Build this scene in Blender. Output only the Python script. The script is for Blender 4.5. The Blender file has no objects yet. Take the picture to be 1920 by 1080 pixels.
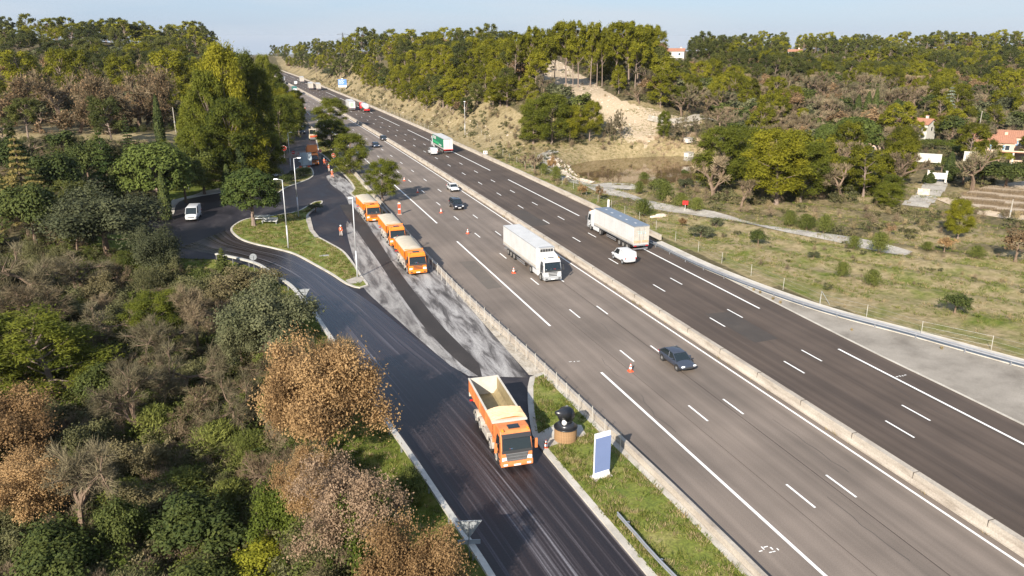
import bpy, bmesh, math, random
import numpy as np
from mathutils import Vector, Matrix

# ------------------------------------------------------------------ camera, sky, sun, exposure
FPX, PITCH, CAMH, YAW = 1450.0, 0.3127, 29.915, 0.3307      # focal length in px of the 1920 frame, etc.
SC = bpy.context.scene
COL = SC.collection
cam_d = bpy.data.cameras.new("camera"); cam = bpy.data.objects.new("camera", cam_d); COL.objects.link(cam)
cam.location = (0, 0, CAMH); cam.rotation_euler = (math.pi/2-PITCH, 0, -YAW)
cam_d.sensor_width = 36; cam_d.lens = 36*FPX/1920; cam_d.clip_start = 0.5; cam_d.clip_end = 20000
SC.camera = cam
SUN_EL, SUN_AZ = math.radians(28.5), math.radians(221.5)    # azimuth clockwise from +Y: the sun stands behind left
world = bpy.data.worlds.new("World"); SC.world = world; world.use_nodes = True
nt = world.node_tree; nt.nodes.clear()
wo = nt.nodes.new("ShaderNodeOutputWorld"); bg = nt.nodes.new("ShaderNodeBackground")
sky = nt.nodes.new("ShaderNodeTexSky"); sky.sky_type = 'NISHITA'; sky.sun_disc = False
sky.sun_elevation = SUN_EL; sky.sun_rotation = SUN_AZ; sky.altitude = 150; sky.air_density = 1.0; sky.dust_density = 0.6; sky.ozone_density = 1.6
# thin high cloud veils, laid over the sky by direction
tc = nt.nodes.new("ShaderNodeTexCoord"); mp = nt.nodes.new("ShaderNodeMapping"); mp.inputs["Scale"].default_value = (1.6, 1.6, 14)
nz = nt.nodes.new("ShaderNodeTexNoise"); nz.inputs["Scale"].default_value = 1.7; nz.inputs["Detail"].default_value = 5
rp = nt.nodes.new("ShaderNodeValToRGB"); rp.color_ramp.elements[0].position = .4; rp.color_ramp.elements[1].position = .62
rp.color_ramp.elements[1].color = (.55, .55, .55, 1)
mx = nt.nodes.new("ShaderNodeMix"); mx.data_type = 'RGBA'; mx.inputs["B"].default_value = (4.5, 4.9, 5.4, 1)
tn = nt.nodes.new("ShaderNodeMix"); tn.data_type = 'RGBA'; tn.inputs["Factor"].default_value = .7; tn.inputs["B"].default_value = (2.35, 3.4, 5.3, 1); nt.links.new(sky.outputs[0], tn.inputs["A"])
for a, b in ((tc.outputs["Generated"], mp.inputs["Vector"]), (mp.outputs[0], nz.inputs["Vector"]), (nz.outputs[0], rp.inputs[0]),
             (rp.outputs[0], mx.inputs["Factor"]), (tn.outputs["Result"], mx.inputs["A"]), (mx.outputs["Result"], bg.inputs[0]), (bg.outputs[0], wo.inputs[0])):
    nt.links.new(a, b)
bg.inputs[1].default_value = 0.075
sd = bpy.data.lights.new("sun", 'SUN'); sun = bpy.data.objects.new("sun", sd); COL.objects.link(sun)
sd.energy = 5.0; sd.angle = math.radians(.5); sd.color = (1, .91, .79)
sv = Vector((math.sin(SUN_AZ)*math.cos(SUN_EL), math.cos(SUN_AZ)*math.cos(SUN_EL), math.sin(SUN_EL)))
sun.rotation_euler = sv.to_track_quat('Z', 'Y').to_euler(); sun.location = (-60, -60, 60)
SC.view_settings.view_transform = 'Standard'; SC.view_settings.look = 'None'
SC.view_settings.exposure = 1.02; SC.view_settings.gamma = 1; SC.view_settings.use_curve_mapping = False
SC.cycles.max_bounces = 5; SC.cycles.transparent_max_bounces = 8

rng = np.random.default_rng(7); random.seed(7)
PI = math.pi
# ------------------------------------------------------------------ places: a photo pixel (1920 frame) seen on a level at height z
def ray(px, py):
    a = (px-960)/FPX; b = -(py-540)/FPX
    c, s = math.cos(PITCH), math.sin(PITCH)
    x, y, z = a, c+b*s, b*c-s
    return np.array([x*math.cos(YAW)+y*math.sin(YAW), -x*math.sin(YAW)+y*math.cos(YAW), z])
def G(px, py, z=0.0):
    d = ray(px, py); k = (z-CAMH)/d[2]
    return float(d[0]*k), float(d[1]*k)
def project(x, y, z):
    x = np.asarray(x, float); y = np.asarray(y, float); z = np.asarray(z, float)-CAMH
    X = x*math.cos(YAW)-y*math.sin(YAW); Y = x*math.sin(YAW)+y*math.cos(YAW)
    c, s = math.cos(PITCH), math.sin(PITCH)
    d = Y*c-z*s; u = Y*s+z*c
    d = np.where(d < 1, 1, d)
    return 960+FPX*X/d, 540-FPX*u/d, d
_s = np.arange(-400, 2600, 1.0)
_c = np.interp(_s, [-400, 150, 200, 250, 300, 400, 540, 680, 870, 1100, 1500, 2600], [0, 0, -.3, -1.0, -2.0, -4.3, -9, -13.5, -23, -38, -70, -180])
_c = np.convolve(np.pad(_c, 30, mode='edge'), np.ones(61)/61, 'valid')
def cs(s): return np.interp(s, _s, _c)                      # how far the motorway bends left at distance s
def LB(s): return np.interp(s, [-50, 30, 40, 50, 65, 79, 90, 103, 130, 250, 2000], [26, 25.8, 25.6, 25.2, 24.6, 23.8, 23.3, 23.1, 23.3, 24.4, 24.4])+cs(s)
# edge of the built-up platform on the left and of the motorway on the right
def LEFT(s): return np.interp(s, [-80, 20, 36, 49, 62, 73, 85, 95, 106, 113, 118, 126, 150, 158, 165, 180, 205, 300, 2000],
                              [14, 12, 11.0, 9.6, 8.0, 6.9, 5.6, 3.9, .4, -4, -15, -17, -17, -14, -8, 0, 9, 13, 13])+cs(s)
def RIGHT(s): return np.interp(s, [-80, 0, 50, 75, 100, 130, 2000], [90, 84, 74, 66, 61.5, 61, 61])+cs(s)
DIST = np.array([0, 60, 110, 140, 175, 210, 254, 300, 400, 520, 650, 900, 1500, 6000.])
AZC = np.array([-900, -100, 250, 430, 560, 700, 900, 1150, 1400, 1700, 1950, 3000.])
TAB = np.array([
 [-3,-5,-2, 2, 6, 8,10,11,13,14,15,12,0,-140],
 [-3,-5,-2, 2, 6, 8,10,11,13,15,16,12,0,-140],
 [-3,-5,-2, 2, 7, 9,10,11,15,24,28,16,0,-140],
 [-3,-5,-2, 2, 6, 9,10,11,14,20,23,10,-5,-140],
 [ 0, 0, 0, 0, 3, 6, 8, 9,10,12,13, 9,-12,-140],
 [ 0, 0, 0, 0, 1, 5,10,14,17,18,17,10,-5,-140],
 [ 0, 0, 0, 0, 1, 6,14,17,19,19,19,12, 0,-140],
 [ 0, 0, 0,-1,-1, 1,14,18,18,17,17,14, 5,-140],
 [ 0, 0, 0,-1,-1, 0, 2, 6,12,16,17,14, 5,-140],
 [ 0, 0,-1,-3,-5,-6,-5,-3, 4,10,16,18,10,-140],
 [ 0, 0,-1,-3,-5,-6,-5,-2, 6,14,20,22,15,-140],
 [ 0, 0,-1,-2,-3,-4,-2, 1, 8,14,20,22,15,-140]], float)
def sstep(t): t = np.clip(t, 0, 1); return t*t*(3-2*t)
POND = [G(*p) for p in ((1062, 302), (1080, 318), (1100, 333), (1150, 340), (1220, 343), (1290, 338), (1345, 330), (1350, 285), (1240, 284), (1160, 288), (1100, 293))]
PC = np.mean(np.array(POND), 0)
def pond_sd(x, y):
    x = np.asarray(x, float); y = np.asarray(y, float); d2 = np.full(x.shape, 1e9); ins = np.zeros(x.shape, bool); n = len(POND)
    for i in range(n):
        ax, ay = POND[i]; bx, by = POND[(i+1) % n]; t = np.clip(((x-ax)*(bx-ax)+(y-ay)*(by-ay))/((bx-ax)**2+(by-ay)**2), 0, 1)
        d2 = np.minimum(d2, (x-ax-t*(bx-ax))**2+(y-ay-t*(by-ay))**2)
        ins = ins ^ (((ay > y) != (by > y)) & (x < (bx-ax)*(y-ay)/((by-ay) or 1e-9)+ax))
    d = np.sqrt(d2); return np.where(ins, -d, d)
def terr(x, y):
    x = np.asarray(x, float); y = np.asarray(y, float)
    d = np.hypot(x, y); az = np.arctan2(x, np.maximum(y, 1e-3))-YAW
    az = np.clip(az, -1.2, 1.2)
    pc = 960+1380*np.tan(az)
    ci = np.interp(pc, AZC, np.arange(len(AZC))); di = np.interp(d, DIST, np.arange(len(DIST)))
    c0 = np.clip(ci.astype(int), 0, len(AZC)-2); d0 = np.clip(di.astype(int), 0, len(DIST)-2)
    fc = sstep(ci-c0); fd = sstep((di-d0))*.5+(di-d0)*.5
    h = (TAB[c0, d0]*(1-fc)*(1-fd)+TAB[c0+1, d0]*fc*(1-fd)+TAB[c0, d0+1]*(1-fc)*fd+TAB[c0+1, d0+1]*fc*fd)
    h = h+.55*np.sin(x*.11+1.3)*np.sin(y*.09+.4)+.25*np.sin(x*.31+y*.23)+np.clip((d-200)/200, 0, 1)*(2.4*np.sin(x*.035+y*.021)+1.8*np.sin(y*.05-x*.017))
    out_l = LEFT(y)-x; out_r = x-RIGHT(y)
    wl = np.interp(y, [0, 100, 140, 200], [9, 9, 22, 26]); wr = np.interp(y, [0, 150, 200, 1000], [30, 24, 30, 26])
    xm = 30+cs(y)
    m = np.where(x < xm, sstep(out_l/wl), sstep(out_r/wr))
    m = np.maximum(m, sstep((y-760)/120)*sstep((np.hypot(x, y)-760)/120))
    h = h*m
    # the cutting on the right side of the motorway
    cut = sstep((out_r-2)/11)*np.interp(y, [0, 205, 260, 500, 900], [0, 0, 6, 7, 5])
    h = np.where((out_r > 0) & (x > xm) & (y < 760), np.maximum(h, cut+.3*np.sin(x*.7+y*.5)*sstep(out_r/6)), h)
    f = sstep((3.5-pond_sd(x, y))/7)
    h = h*(1-f)-2.4*f
    return np.where((out_l <= 0) & (out_r <= 0) & (y < 760), -.06, h-.06)
def T(px, py):
    """where the line of sight through a photo pixel meets the ground"""
    d = ray(px, py); t = np.arange(20, 1500, .5)/math.hypot(d[0], d[1])
    X, Y, Z = d[0]*t, d[1]*t, CAMH+d[2]*t
    k = np.nonzero(Z <= terr(X, Y))[0]
    i = k[0] if len(k) else len(t)-1
    return float(X[i]), float(Y[i]), float(terr(X[i], Y[i]))

# ------------------------------------------------------------------ materials
MATS = {}
def N(t, k, **kw):
    n = t.nodes.new(k)
    for a, b in kw.items(): setattr(n, a, b)
    return n
def mat(name, col, rough=.7, metal=0, spec=.5, noise=None, bump=0, coat=0):
    """noise = (scale, amount) or (scale, amount, (sx,sy,sz)): soft mottling of the colour"""
    if name in MATS: return MATS[name]
    m = bpy.data.materials.new(name); m.use_nodes = True; t = m.node_tree; b = t.nodes["Principled BSDF"]
    b.inputs["Base Color"].default_value = (*col, 1); b.inputs["Roughness"].default_value = rough; b.inputs["Metallic"].default_value = metal
    b.inputs["Specular IOR Level"].default_value = spec; b.inputs["Coat Weight"].default_value = coat
    if noise:
        c = N(t, "ShaderNodeTexCoord"); mpn = N(t, "ShaderNodeMapping")
        if len(noise) > 2: mpn.inputs["Scale"].default_value = noise[2]
        n = N(t, "ShaderNodeTexNoise"); n.inputs["Scale"].default_value = noise[0]; n.inputs["Detail"].default_value = 6; n.inputs["Roughness"].default_value = .65
        r = N(t, "ShaderNodeMapRange"); r.inputs["From Min"].default_value = .25; r.inputs["From Max"].default_value = .75
        r.inputs["To Min"].default_value = 1-noise[1]; r.inputs["To Max"].default_value = 1+noise[1]
        v = N(t, "ShaderNodeVectorMath", operation='SCALE'); v.inputs[0].default_value = col
        t.links.new(c.outputs["Object"], mpn.inputs[0]); t.links.new(mpn.outputs[0], n.inputs["Vector"]); t.links.new(n.outputs[0], r.inputs[0])
        t.links.new(r.outputs[0], v.inputs["Scale"]); t.links.new(v.outputs[0], b.inputs["Base Color"])
        if bump:
            bp = N(t, "ShaderNodeBump"); bp.inputs["Strength"].default_value = bump; bp.inputs["Distance"].default_value = .05
            t.links.new(n.outputs[0], bp.inputs["Height"]); t.links.new(bp.outputs[0], b.inputs["Normal"])
    MATS[name] = m
    return m
def leafmat(name, c1, c2, c3=None, trans=.25):
    """foliage: colour runs between c1 and c2 leaf by leaf, shifted tree by tree"""
    m = bpy.data.materials.new(name); m.use_nodes = True; t = m.node_tree; b = t.nodes["Principled BSDF"]
    b.inputs["Roughness"].default_value = .75; b.inputs["Specular IOR Level"].default_value = .2
    at = N(t, "ShaderNodeAttribute", attribute_name="tint"); oi = N(t, "ShaderNodeObjectInfo")
    a = N(t, "ShaderNodeMath", operation='MULTIPLY_ADD'); a.inputs[1].default_value = .55
    a2 = N(t, "ShaderNodeMath", operation='MULTIPLY'); a2.inputs[1].default_value = .45
    r = N(t, "ShaderNodeValToRGB"); e = r.color_ramp.elements
    e[0].position = .15; e[0].color = (*c1, 1); e[1].position = .85; e[1].color = (*c2, 1)
    if c3: k = e.new(.5); k.color = (*c3, 1)
    t.links.new(oi.outputs["Random"], a2.inputs[0]); t.links.new(at.outputs["Fac"], a.inputs[0]); t.links.new(a2.outputs[0], a.inputs[2])
    t.links.new(a.outputs[0], r.inputs[0]); t.links.new(r.outputs[0], b.inputs["Base Color"])
    tr = N(t, "ShaderNodeBsdfTranslucent"); ms = N(t, "ShaderNodeMixShader"); ms.inputs[0].default_value = trans
    t.links.new(r.outputs[0], tr.inputs[0]); t.links.new(b.outputs[0], ms.inputs[1]); t.links.new(tr.outputs[0], ms.inputs[2])
    t.links.new(ms.outputs[0], t.nodes["Material Output"].inputs[0])
    MATS[name] = m
    return m
def surf(name, stops, scale=.3, stretch=(1, 1, 1), rough=(.8, .95), detail=8, fine=25, fineamt=.15, bump=.25, distort=0, spec=.4, uv=False, scale2=None, bumpdist=.04):
    """ground-like surface: a broad noise picks colours from stops, a fine one gives grain"""
    m = bpy.data.materials.new(name); m.use_nodes = True; t = m.node_tree; b = t.nodes["Principled BSDF"]
    c = N(t, "ShaderNodeTexCoord"); mp_ = N(t, "ShaderNodeMapping"); mp_.inputs["Scale"].default_value = stretch
    co = c.outputs["UV"] if uv else c.outputs["Object"]
    t.links.new(co, mp_.inputs[0])
    n = N(t, "ShaderNodeTexNoise"); n.inputs["Scale"].default_value = scale; n.inputs["Detail"].default_value = detail; n.inputs["Roughness"].default_value = .62; n.inputs["Distortion"].default_value = distort
    t.links.new(mp_.outputs[0], n.inputs["Vector"])
    r = N(t, "ShaderNodeValToRGB"); e = r.color_ramp.elements
    e[0].position = stops[0][0]; e[0].color = (*stops[0][1], 1); e[1].position = stops[-1][0]; e[1].color = (*stops[-1][1], 1)
    for p, cc in stops[1:-1]: k = e.new(p); k.color = (*cc, 1)
    t.links.new(n.outputs[0], r.inputs[0])
    f = N(t, "ShaderNodeTexNoise"); f.inputs["Scale"].default_value = fine; f.inputs["Detail"].default_value = 4; t.links.new(c.outputs["Object"], f.inputs["Vector"])
    mr = N(t, "ShaderNodeMapRange"); mr.inputs["From Min"].default_value = .3; mr.inputs["From Max"].default_value = .7; mr.inputs["To Min"].default_value = 1-fineamt; mr.inputs["To Max"].default_value = 1+fineamt
    t.links.new(f.outputs[0], mr.inputs[0])
    v = N(t, "ShaderNodeVectorMath", operation='SCALE'); t.links.new(r.outputs[0], v.inputs[0]); t.links.new(mr.outputs[0], v.inputs["Scale"])
    last = v.outputs[0]
    if scale2:
        g = N(t, "ShaderNodeTexNoise"); g.inputs["Scale"].default_value = scale2; g.inputs["Detail"].default_value = 3; t.links.new(c.outputs["Object"], g.inputs["Vector"])
        m2 = N(t, "ShaderNodeMapRange"); m2.inputs["From Min"].default_value = .35; m2.inputs["From Max"].default_value = .65; m2.inputs["To Min"].default_value = .85; m2.inputs["To Max"].default_value = 1.15
        w = N(t, "ShaderNodeVectorMath", operation='SCALE'); t.links.new(g.outputs[0], m2.inputs[0]); t.links.new(last, w.inputs[0]); t.links.new(m2.outputs[0], w.inputs["Scale"]); last = w.outputs[0]
    t.links.new(last, b.inputs["Base Color"])
    rr = N(t, "ShaderNodeMapRange"); rr.inputs["From Min"].default_value = .35; rr.inputs["From Max"].default_value = .65; rr.inputs["To Min"].default_value = rough[0]; rr.inputs["To Max"].default_value = rough[1]
    t.links.new(n.outputs[0], rr.inputs[0]); t.links.new(rr.outputs[0], b.inputs["Roughness"]); b.inputs["Specular IOR Level"].default_value = spec
    bp = N(t, "ShaderNodeBump"); bp.inputs["Strength"].default_value = bump; bp.inputs["Distance"].default_value = bumpdist
    t.links.new(f.outputs[0], bp.inputs["Height"]); t.links.new(bp.outputs[0], b.inputs["Normal"])
    MATS[name] = m
    return m

# ------------------------------------------------------------------ mesh building
class MB:
    """collects shapes (with one material each) into one mesh"""
    def __init__(s): s.v = []; s.f = []; s.m = []; s.mats = []
    def _mi(s, m):
        if m not in s.mats: s.mats.append(m)
        return s.mats.index(m)
    def add(s, vs, fs, m):
        b = len(s.v); s.v += [tuple(float(q) for q in p) for p in vs]; k = s._mi(m)
        for f in fs: s.f.append(tuple(b+i for i in f)); s.m.append(k)
        return s
    def box(s, c, d, m, rz=0, ry=0, rx=0, taper=1.0):
        x, y, z = d[0]/2, d[1]/2, d[2]/2
        vs = [(-x, -y, -z), (x, -y, -z), (x, y, -z), (-x, y, -z), (-x*taper, -y*taper, z), (x*taper, -y*taper, z), (x*taper, y*taper, z), (-x*taper, y*taper, z)]
        if rz or ry or rx:
            R = Matrix.Rotation(rz, 3, 'Z') @ Matrix.Rotation(ry, 3, 'Y') @ Matrix.Rotation(rx, 3, 'X'); vs = [R @ Vector(v) for v in vs]
        return s.add([(v[0]+c[0], v[1]+c[1], v[2]+c[2]) for v in vs], [(0, 3, 2, 1), (4, 5, 6, 7), (0, 1, 5, 4), (1, 2, 6, 5), (2, 3, 7, 6), (3, 0, 4, 7)], m)
    def cyl(s, a, b, r, m, r2=None, n=12, cap=True):
        a = Vector(a); b = Vector(b); r2 = r if r2 is None else r2
        d = (b-a).normalized(); p = d.orthogonal().normalized(); q = d.cross(p)
        vs = []
        for (c, rad) in ((a, r), (b, r2)):
            for i in range(n):
                t = 2*PI*i/n; vs.append(c+(p*math.cos(t)+q*math.sin(t))*rad)
        fs = [(i, (i+1) % n, n+(i+1) % n, n+i) for i in range(n)]
        if cap: fs += [tuple(range(n))[::-1], tuple(range(n, 2*n))]
        return s.add(vs, fs, m)
    def tube(s, pts, r, m, n=6):
        for i in range(len(pts)-1):
            ra = r[i] if hasattr(r, '__len__') else r; rb = r[i+1] if hasattr(r, '__len__') else r
            s.cyl(pts[i], pts[i+1], ra, m, rb, n)
        return s
    def prism(s, prof, w, m, axis='x', off=0, taper=None):
        """side outline prof [(y,z)...] given width w along x"""
        n = len(prof); hw = w/2
        L = [(-hw+off, y, z) for y, z in prof]; R = [(hw+off, y, z) for y, z in prof]
        if taper:
            L = [(-taper(y, z)/2+off, y, z) for y, z in prof]; R = [(taper(y, z)/2+off, y, z) for y, z in prof]
        return s.add(L+R, [tuple(range(n)), tuple(range(2*n-1, n-1, -1))]+[(i, n+i, n+(i+1) % n, (i+1) % n) for i in range(n)], m)
    def ell(s, c, r, m, nu=12, nv=8, zmin=-1):
        vs = []; fs = []
        for j in range(nv+1):
            ph = math.asin(max(zmin, -1))+(PI/2-math.asin(max(zmin, -1)))*j/nv
            for i in range(nu):
                t = 2*PI*i/nu; vs.append((c[0]+r[0]*math.cos(ph)*math.cos(t), c[1]+r[1]*math.cos(ph)*math.sin(t), c[2]+r[2]*math.sin(ph)))
        for j in range(nv):
            for i in range(nu): fs.append((j*nu+i, j*nu+(i+1) % nu, (j+1)*nu+(i+1) % nu, (j+1)*nu+i))
        return s.add(vs, fs, m)
    def loft(s, rings, m, close=True, cap=True):
        n = len(rings[0]); vs = [p for r in rings for p in r]; fs = []
        for j in range(len(rings)-1):
            for i in range(n if close else n-1):
                fs.append((j*n+i, j*n+(i+1) % n, (j+1)*n+(i+1) % n, (j+1)*n+i))
        if cap and close: fs += [tuple(range(n))[::-1], tuple(range((len(rings)-1)*n, len(rings)*n))]
        return s.add(vs, fs, m)
    def mesh(s, name, smooth=False):
        me = bpy.data.meshes.new(name); me.from_pydata(s.v, [], s.f)
        for m in s.mats: me.materials.append(m)
        me.polygons.foreach_set("material_index", s.m)
        bm = bmesh.new(); bm.from_mesh(me); bmesh.ops.recalc_face_normals(bm, faces=bm.faces); bm.to_mesh(me); bm.free()
        if smooth: me.polygons.foreach_set("use_smooth", [True]*len(me.polygons))
        me.update(); return me
    def obj(s, name, parent=None, loc=None, bevel=0, smooth=False, subsurf=0, rz=0, **kw):
        o = bpy.data.objects.new(name, s.mesh(name, smooth)); COL.objects.link(o)
        if parent: o.parent = parent
        if loc: o.location = loc
        if rz: o.rotation_euler.z = rz
        if bevel:
            b = o.modifiers.new("bevel", 'BEVEL'); b.width = bevel; b.segments = 2; b.limit_method = 'ANGLE'; b.angle_limit = .6
            if smooth is False: o.data.polygons.foreach_set("use_smooth", [False]*len(o.data.polygons))
        if subsurf:
            q = o.modifiers.new("sub", 'SUBSURF'); q.levels = q.render_levels = subsurf
        for a, b in kw.items(): o[a] = b
        return o
def thing(name, label, cat, loc=(0, 0, 0), rz=0, group=None):
    o = bpy.data.objects.new(name, None); COL.objects.link(o); o.empty_display_size = .3
    o.location = loc; o.rotation_euler.z = rz; o['label'] = label; o['category'] = cat
    if group: o['group'] = group
    return o
def tag(o, label, cat, group=None):
    o['label'] = label; o['category'] = cat
    if group: o['group'] = group
    return o
def struct(o): o['kind'] = 'structure'; return o
def dup(root, loc, rz, label, group=None):
    r = root.copy(); COL.objects.link(r); r.location = loc; r.rotation_euler.z = rz; r['label'] = label
    if group: r['group'] = group
    for ch in list(root.children):
        c = ch.copy(); COL.objects.link(c); c.parent = r; c.matrix_parent_inverse = ch.matrix_parent_inverse
        for g in list(ch.children):
            d = g.copy(); COL.objects.link(d); d.parent = c; d.matrix_parent_inverse = g.matrix_parent_inverse
    return r
def sheet(name, pts, z, m, uv=None, parent=None):
    me = bpy.data.meshes.new(name); me.from_pydata([(p[0], p[1], z) for p in pts], [], [tuple(range(len(pts)))]); me.materials.append(m)
    bm = bmesh.new(); bm.from_mesh(me); bmesh.ops.recalc_face_normals(bm, faces=bm.faces)
    for f in bm.faces:
        if f.normal.z < 0: f.normal_flip()
    bmesh.ops.triangulate(bm, faces=bm.faces); bm.to_mesh(me); bm.free()
    o = bpy.data.objects.new(name, me); COL.objects.link(o)
    if parent: o.parent = parent
    return o
def smooth_line(pts, step=1.0, closed=False):
    """a rounded polyline through the given points (Catmull-Rom)"""
    P = [np.array(p, float) for p in pts]; n = len(P); out = []
    rngi = range(n) if closed else range(n-1)
    for i in rngi:
        p0 = P[(i-1) % n] if closed or i > 0 else P[0]; p1 = P[i]; p2 = P[(i+1) % n]; p3 = P[(i+2) % n] if closed or i < n-2 else P[-1]
        k = max(1, int(np.linalg.norm(p2-p1)/step))
        for j in range(k):
            t = j/k; out.append(.5*((2*p1)+(-p0+p2)*t+(2*p0-5*p1+4*p2-p3)*t*t+(-p0+3*p1-3*p2+p3)*t**3))
    if not closed: out.append(P[-1])
    return [tuple(p) for p in out]
def sweep(mb, line, prof, m, closed=False):
    """profile [(offset to the right, z)...] carried along a ground line"""
    L = [np.array(p[:2], float) for p in line]; n = len(L); rings = []
    for i in range(n):
        a = L[(i-1) % n] if closed or i else L[0]; b = L[(i+1) % n] if closed or i < n-1 else L[-1]
        d = b-a; d = d/(np.linalg.norm(d)+1e-9); r = np.array([d[1], -d[0]])
        z0 = line[i][2] if len(line[i]) > 2 else 0
        rings.append([(L[i][0]+r[0]*o, L[i][1]+r[1]*o, z+z0) for o, z in prof])
    if closed: rings.append(rings[0])
    mb.loft(rings, m, True, not closed)
    return mb
def ribbon(name, ul, ur, s0, s1, z, m, step=5.0, uv=False):
    """a strip of road between two lateral positions (numbers or functions of s) following the bend"""
    ss = np.arange(s0, s1+step*.5, step); vs = []; fs = []
    for s in ss:
        a = ul(s) if callable(ul) else ul+cs(s); b = ur(s) if callable(ur) else ur+cs(s)
        vs += [(float(a), s, z), (float(b), s, z)]
    for i in range(len(ss)-1): fs.append((2*i, 2*i+1, 2*i+3, 2*i+2))
    me = bpy.data.meshes.new(name); me.from_pydata(vs, [], fs); me.materials.append(m)
    o = bpy.data.objects.new(name, me); COL.objects.link(o)
    return struct(o)
def inpoly(x, y, poly):
    x = np.asarray(x, float); y = np.asarray(y, float); c = np.zeros(x.shape, bool); n = len(poly); j = n-1
    for i in range(n):
        xi, yi = poly[i]; xj, yj = poly[j]
        c ^= ((yi > y) != (yj > y)) & (x < (xj-xi)*(y-yi)/((yj-yi) or 1e-9)+xi); j = i
    return c
# ------------------------------------------------------------------ the ground
def graded(lo, a, b, hi, fine, coarse):
    mid = np.arange(a, b, fine); up = [b]; st = fine
    while up[-1] < hi: st = min(st*1.09, coarse); up.append(up[-1]+st)
    dn = [a]; st = fine
    while dn[-1] > lo: st = min(st*1.09, coarse); dn.append(dn[-1]-st)
    return np.array(dn[::-1][:-1]+list(mid)+up)
gx = graded(-7000, -90, 170, 7000, 1.5, 700); gy = graded(-3000, 0, 290, 9000, 1.5, 700)
XX, YY = np.meshgrid(gx, gy); ZZ = terr(XX, YY)
nx, ny = len(gx), len(gy)
me = bpy.data.meshes.new("ground")
vv = np.stack([XX.ravel(), YY.ravel(), ZZ.ravel()], 1); me.vertices.add(len(vv)); me.vertices.foreach_set("co", vv.ravel())
ii = (np.arange(ny-1)[:, None]*nx+np.arange(nx-1)[None, :]).ravel()
fq = np.stack([ii, ii+1, ii+nx+1, ii+nx], 1)
me.loops.add(fq.size); me.loops.foreach_set("vertex_index", fq.ravel().astype(np.int32)); me.polygons.add(len(fq))
me.polygons.foreach_set("loop_start", np.arange(0, fq.size, 4, dtype=np.int32)); me.update(calc_edges=True)
me.polygons.foreach_set("use_smooth", [True]*len(fq))
vx, vy, vz = vv.T
ppx, ppy, pd = project(vx, vy, vz)
CUT = [(1000, 118), (1045, 112), (1100, 146), (1160, 186), (1250, 212), (1340, 232), (1240, 240), (1215, 270), (1178, 270), (1160, 245), (1110, 215), (1070, 190), (1030, 165)]
PLAIN = [(1130, 395), (1250, 400), (1600, 458), (1800, 480), (1930, 470), (2100, 500), (2100, 760), (1900, 700), (1400, 520), (1220, 440)]
CLEAR = [(-200, 232), (110, 236), (200, 245), (280, 252), (370, 236), (392, 262), (370, 276), (250, 272), (120, 262), (-200, 262)]
VERGEL = [(430, 478), (560, 560), (620, 640), (760, 850), (880, 1010), (820, 1080), (700, 900), (560, 700), (430, 560), (330, 500), (345, 478)]
outr = vx-RIGHT(vy); outl = LEFT(vy)-vx
rock = np.where((vx > 30) & (outr > 2) & (outr < 15) & (vy > 195) & (vy < 900), np.clip((outr-1)/3, 0, 1)*np.clip((15-outr)/4, 0, 1)*.36, 0)
rock = np.maximum(rock, inpoly(ppx, ppy, CUT)*(pd > 1)*1.0)
grass = inpoly(ppx, ppy, PLAIN)*.56
grass = np.where((vx > 30) & (outr > -2) & (outr < 9) & (vy > 20) & (vy < 190), .57, grass)
grass = np.where((outl > -1) & (outl < 7) & (vy < 135), 1.0, grass)
grass = np.where(inpoly(ppx, ppy, [(300, 340), (430, 340), (430, 372), (330, 400), (300, 400)]), 1, grass)
dry = inpoly(ppx, ppy, CLEAR)*1.0
dry = np.maximum(dry, inpoly(ppx, ppy, PLAIN)*.9)
dry = np.maximum(dry, np.where((vx > 30) & (outr > 0) & (outr < 20) & (vy > 150), .7, 0))
dry = np.maximum(dry, np.where((vx > 30) & (outr > 0) & (outr < 60) & (vy > 150) & (vy < 215), .8, 0))
dry = np.maximum(dry, np.where((outr > 0) & (outr < 110) & (vy > 20) & (vy < 200) & (vx > 30), .6, 0))
for nm, arr in (("rock", rock), ("grass", grass), ("dry", dry)):
    a = me.attributes.new(nm, 'FLOAT', 'POINT'); a.data.foreach_set("value", arr.astype(np.float32))
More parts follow.
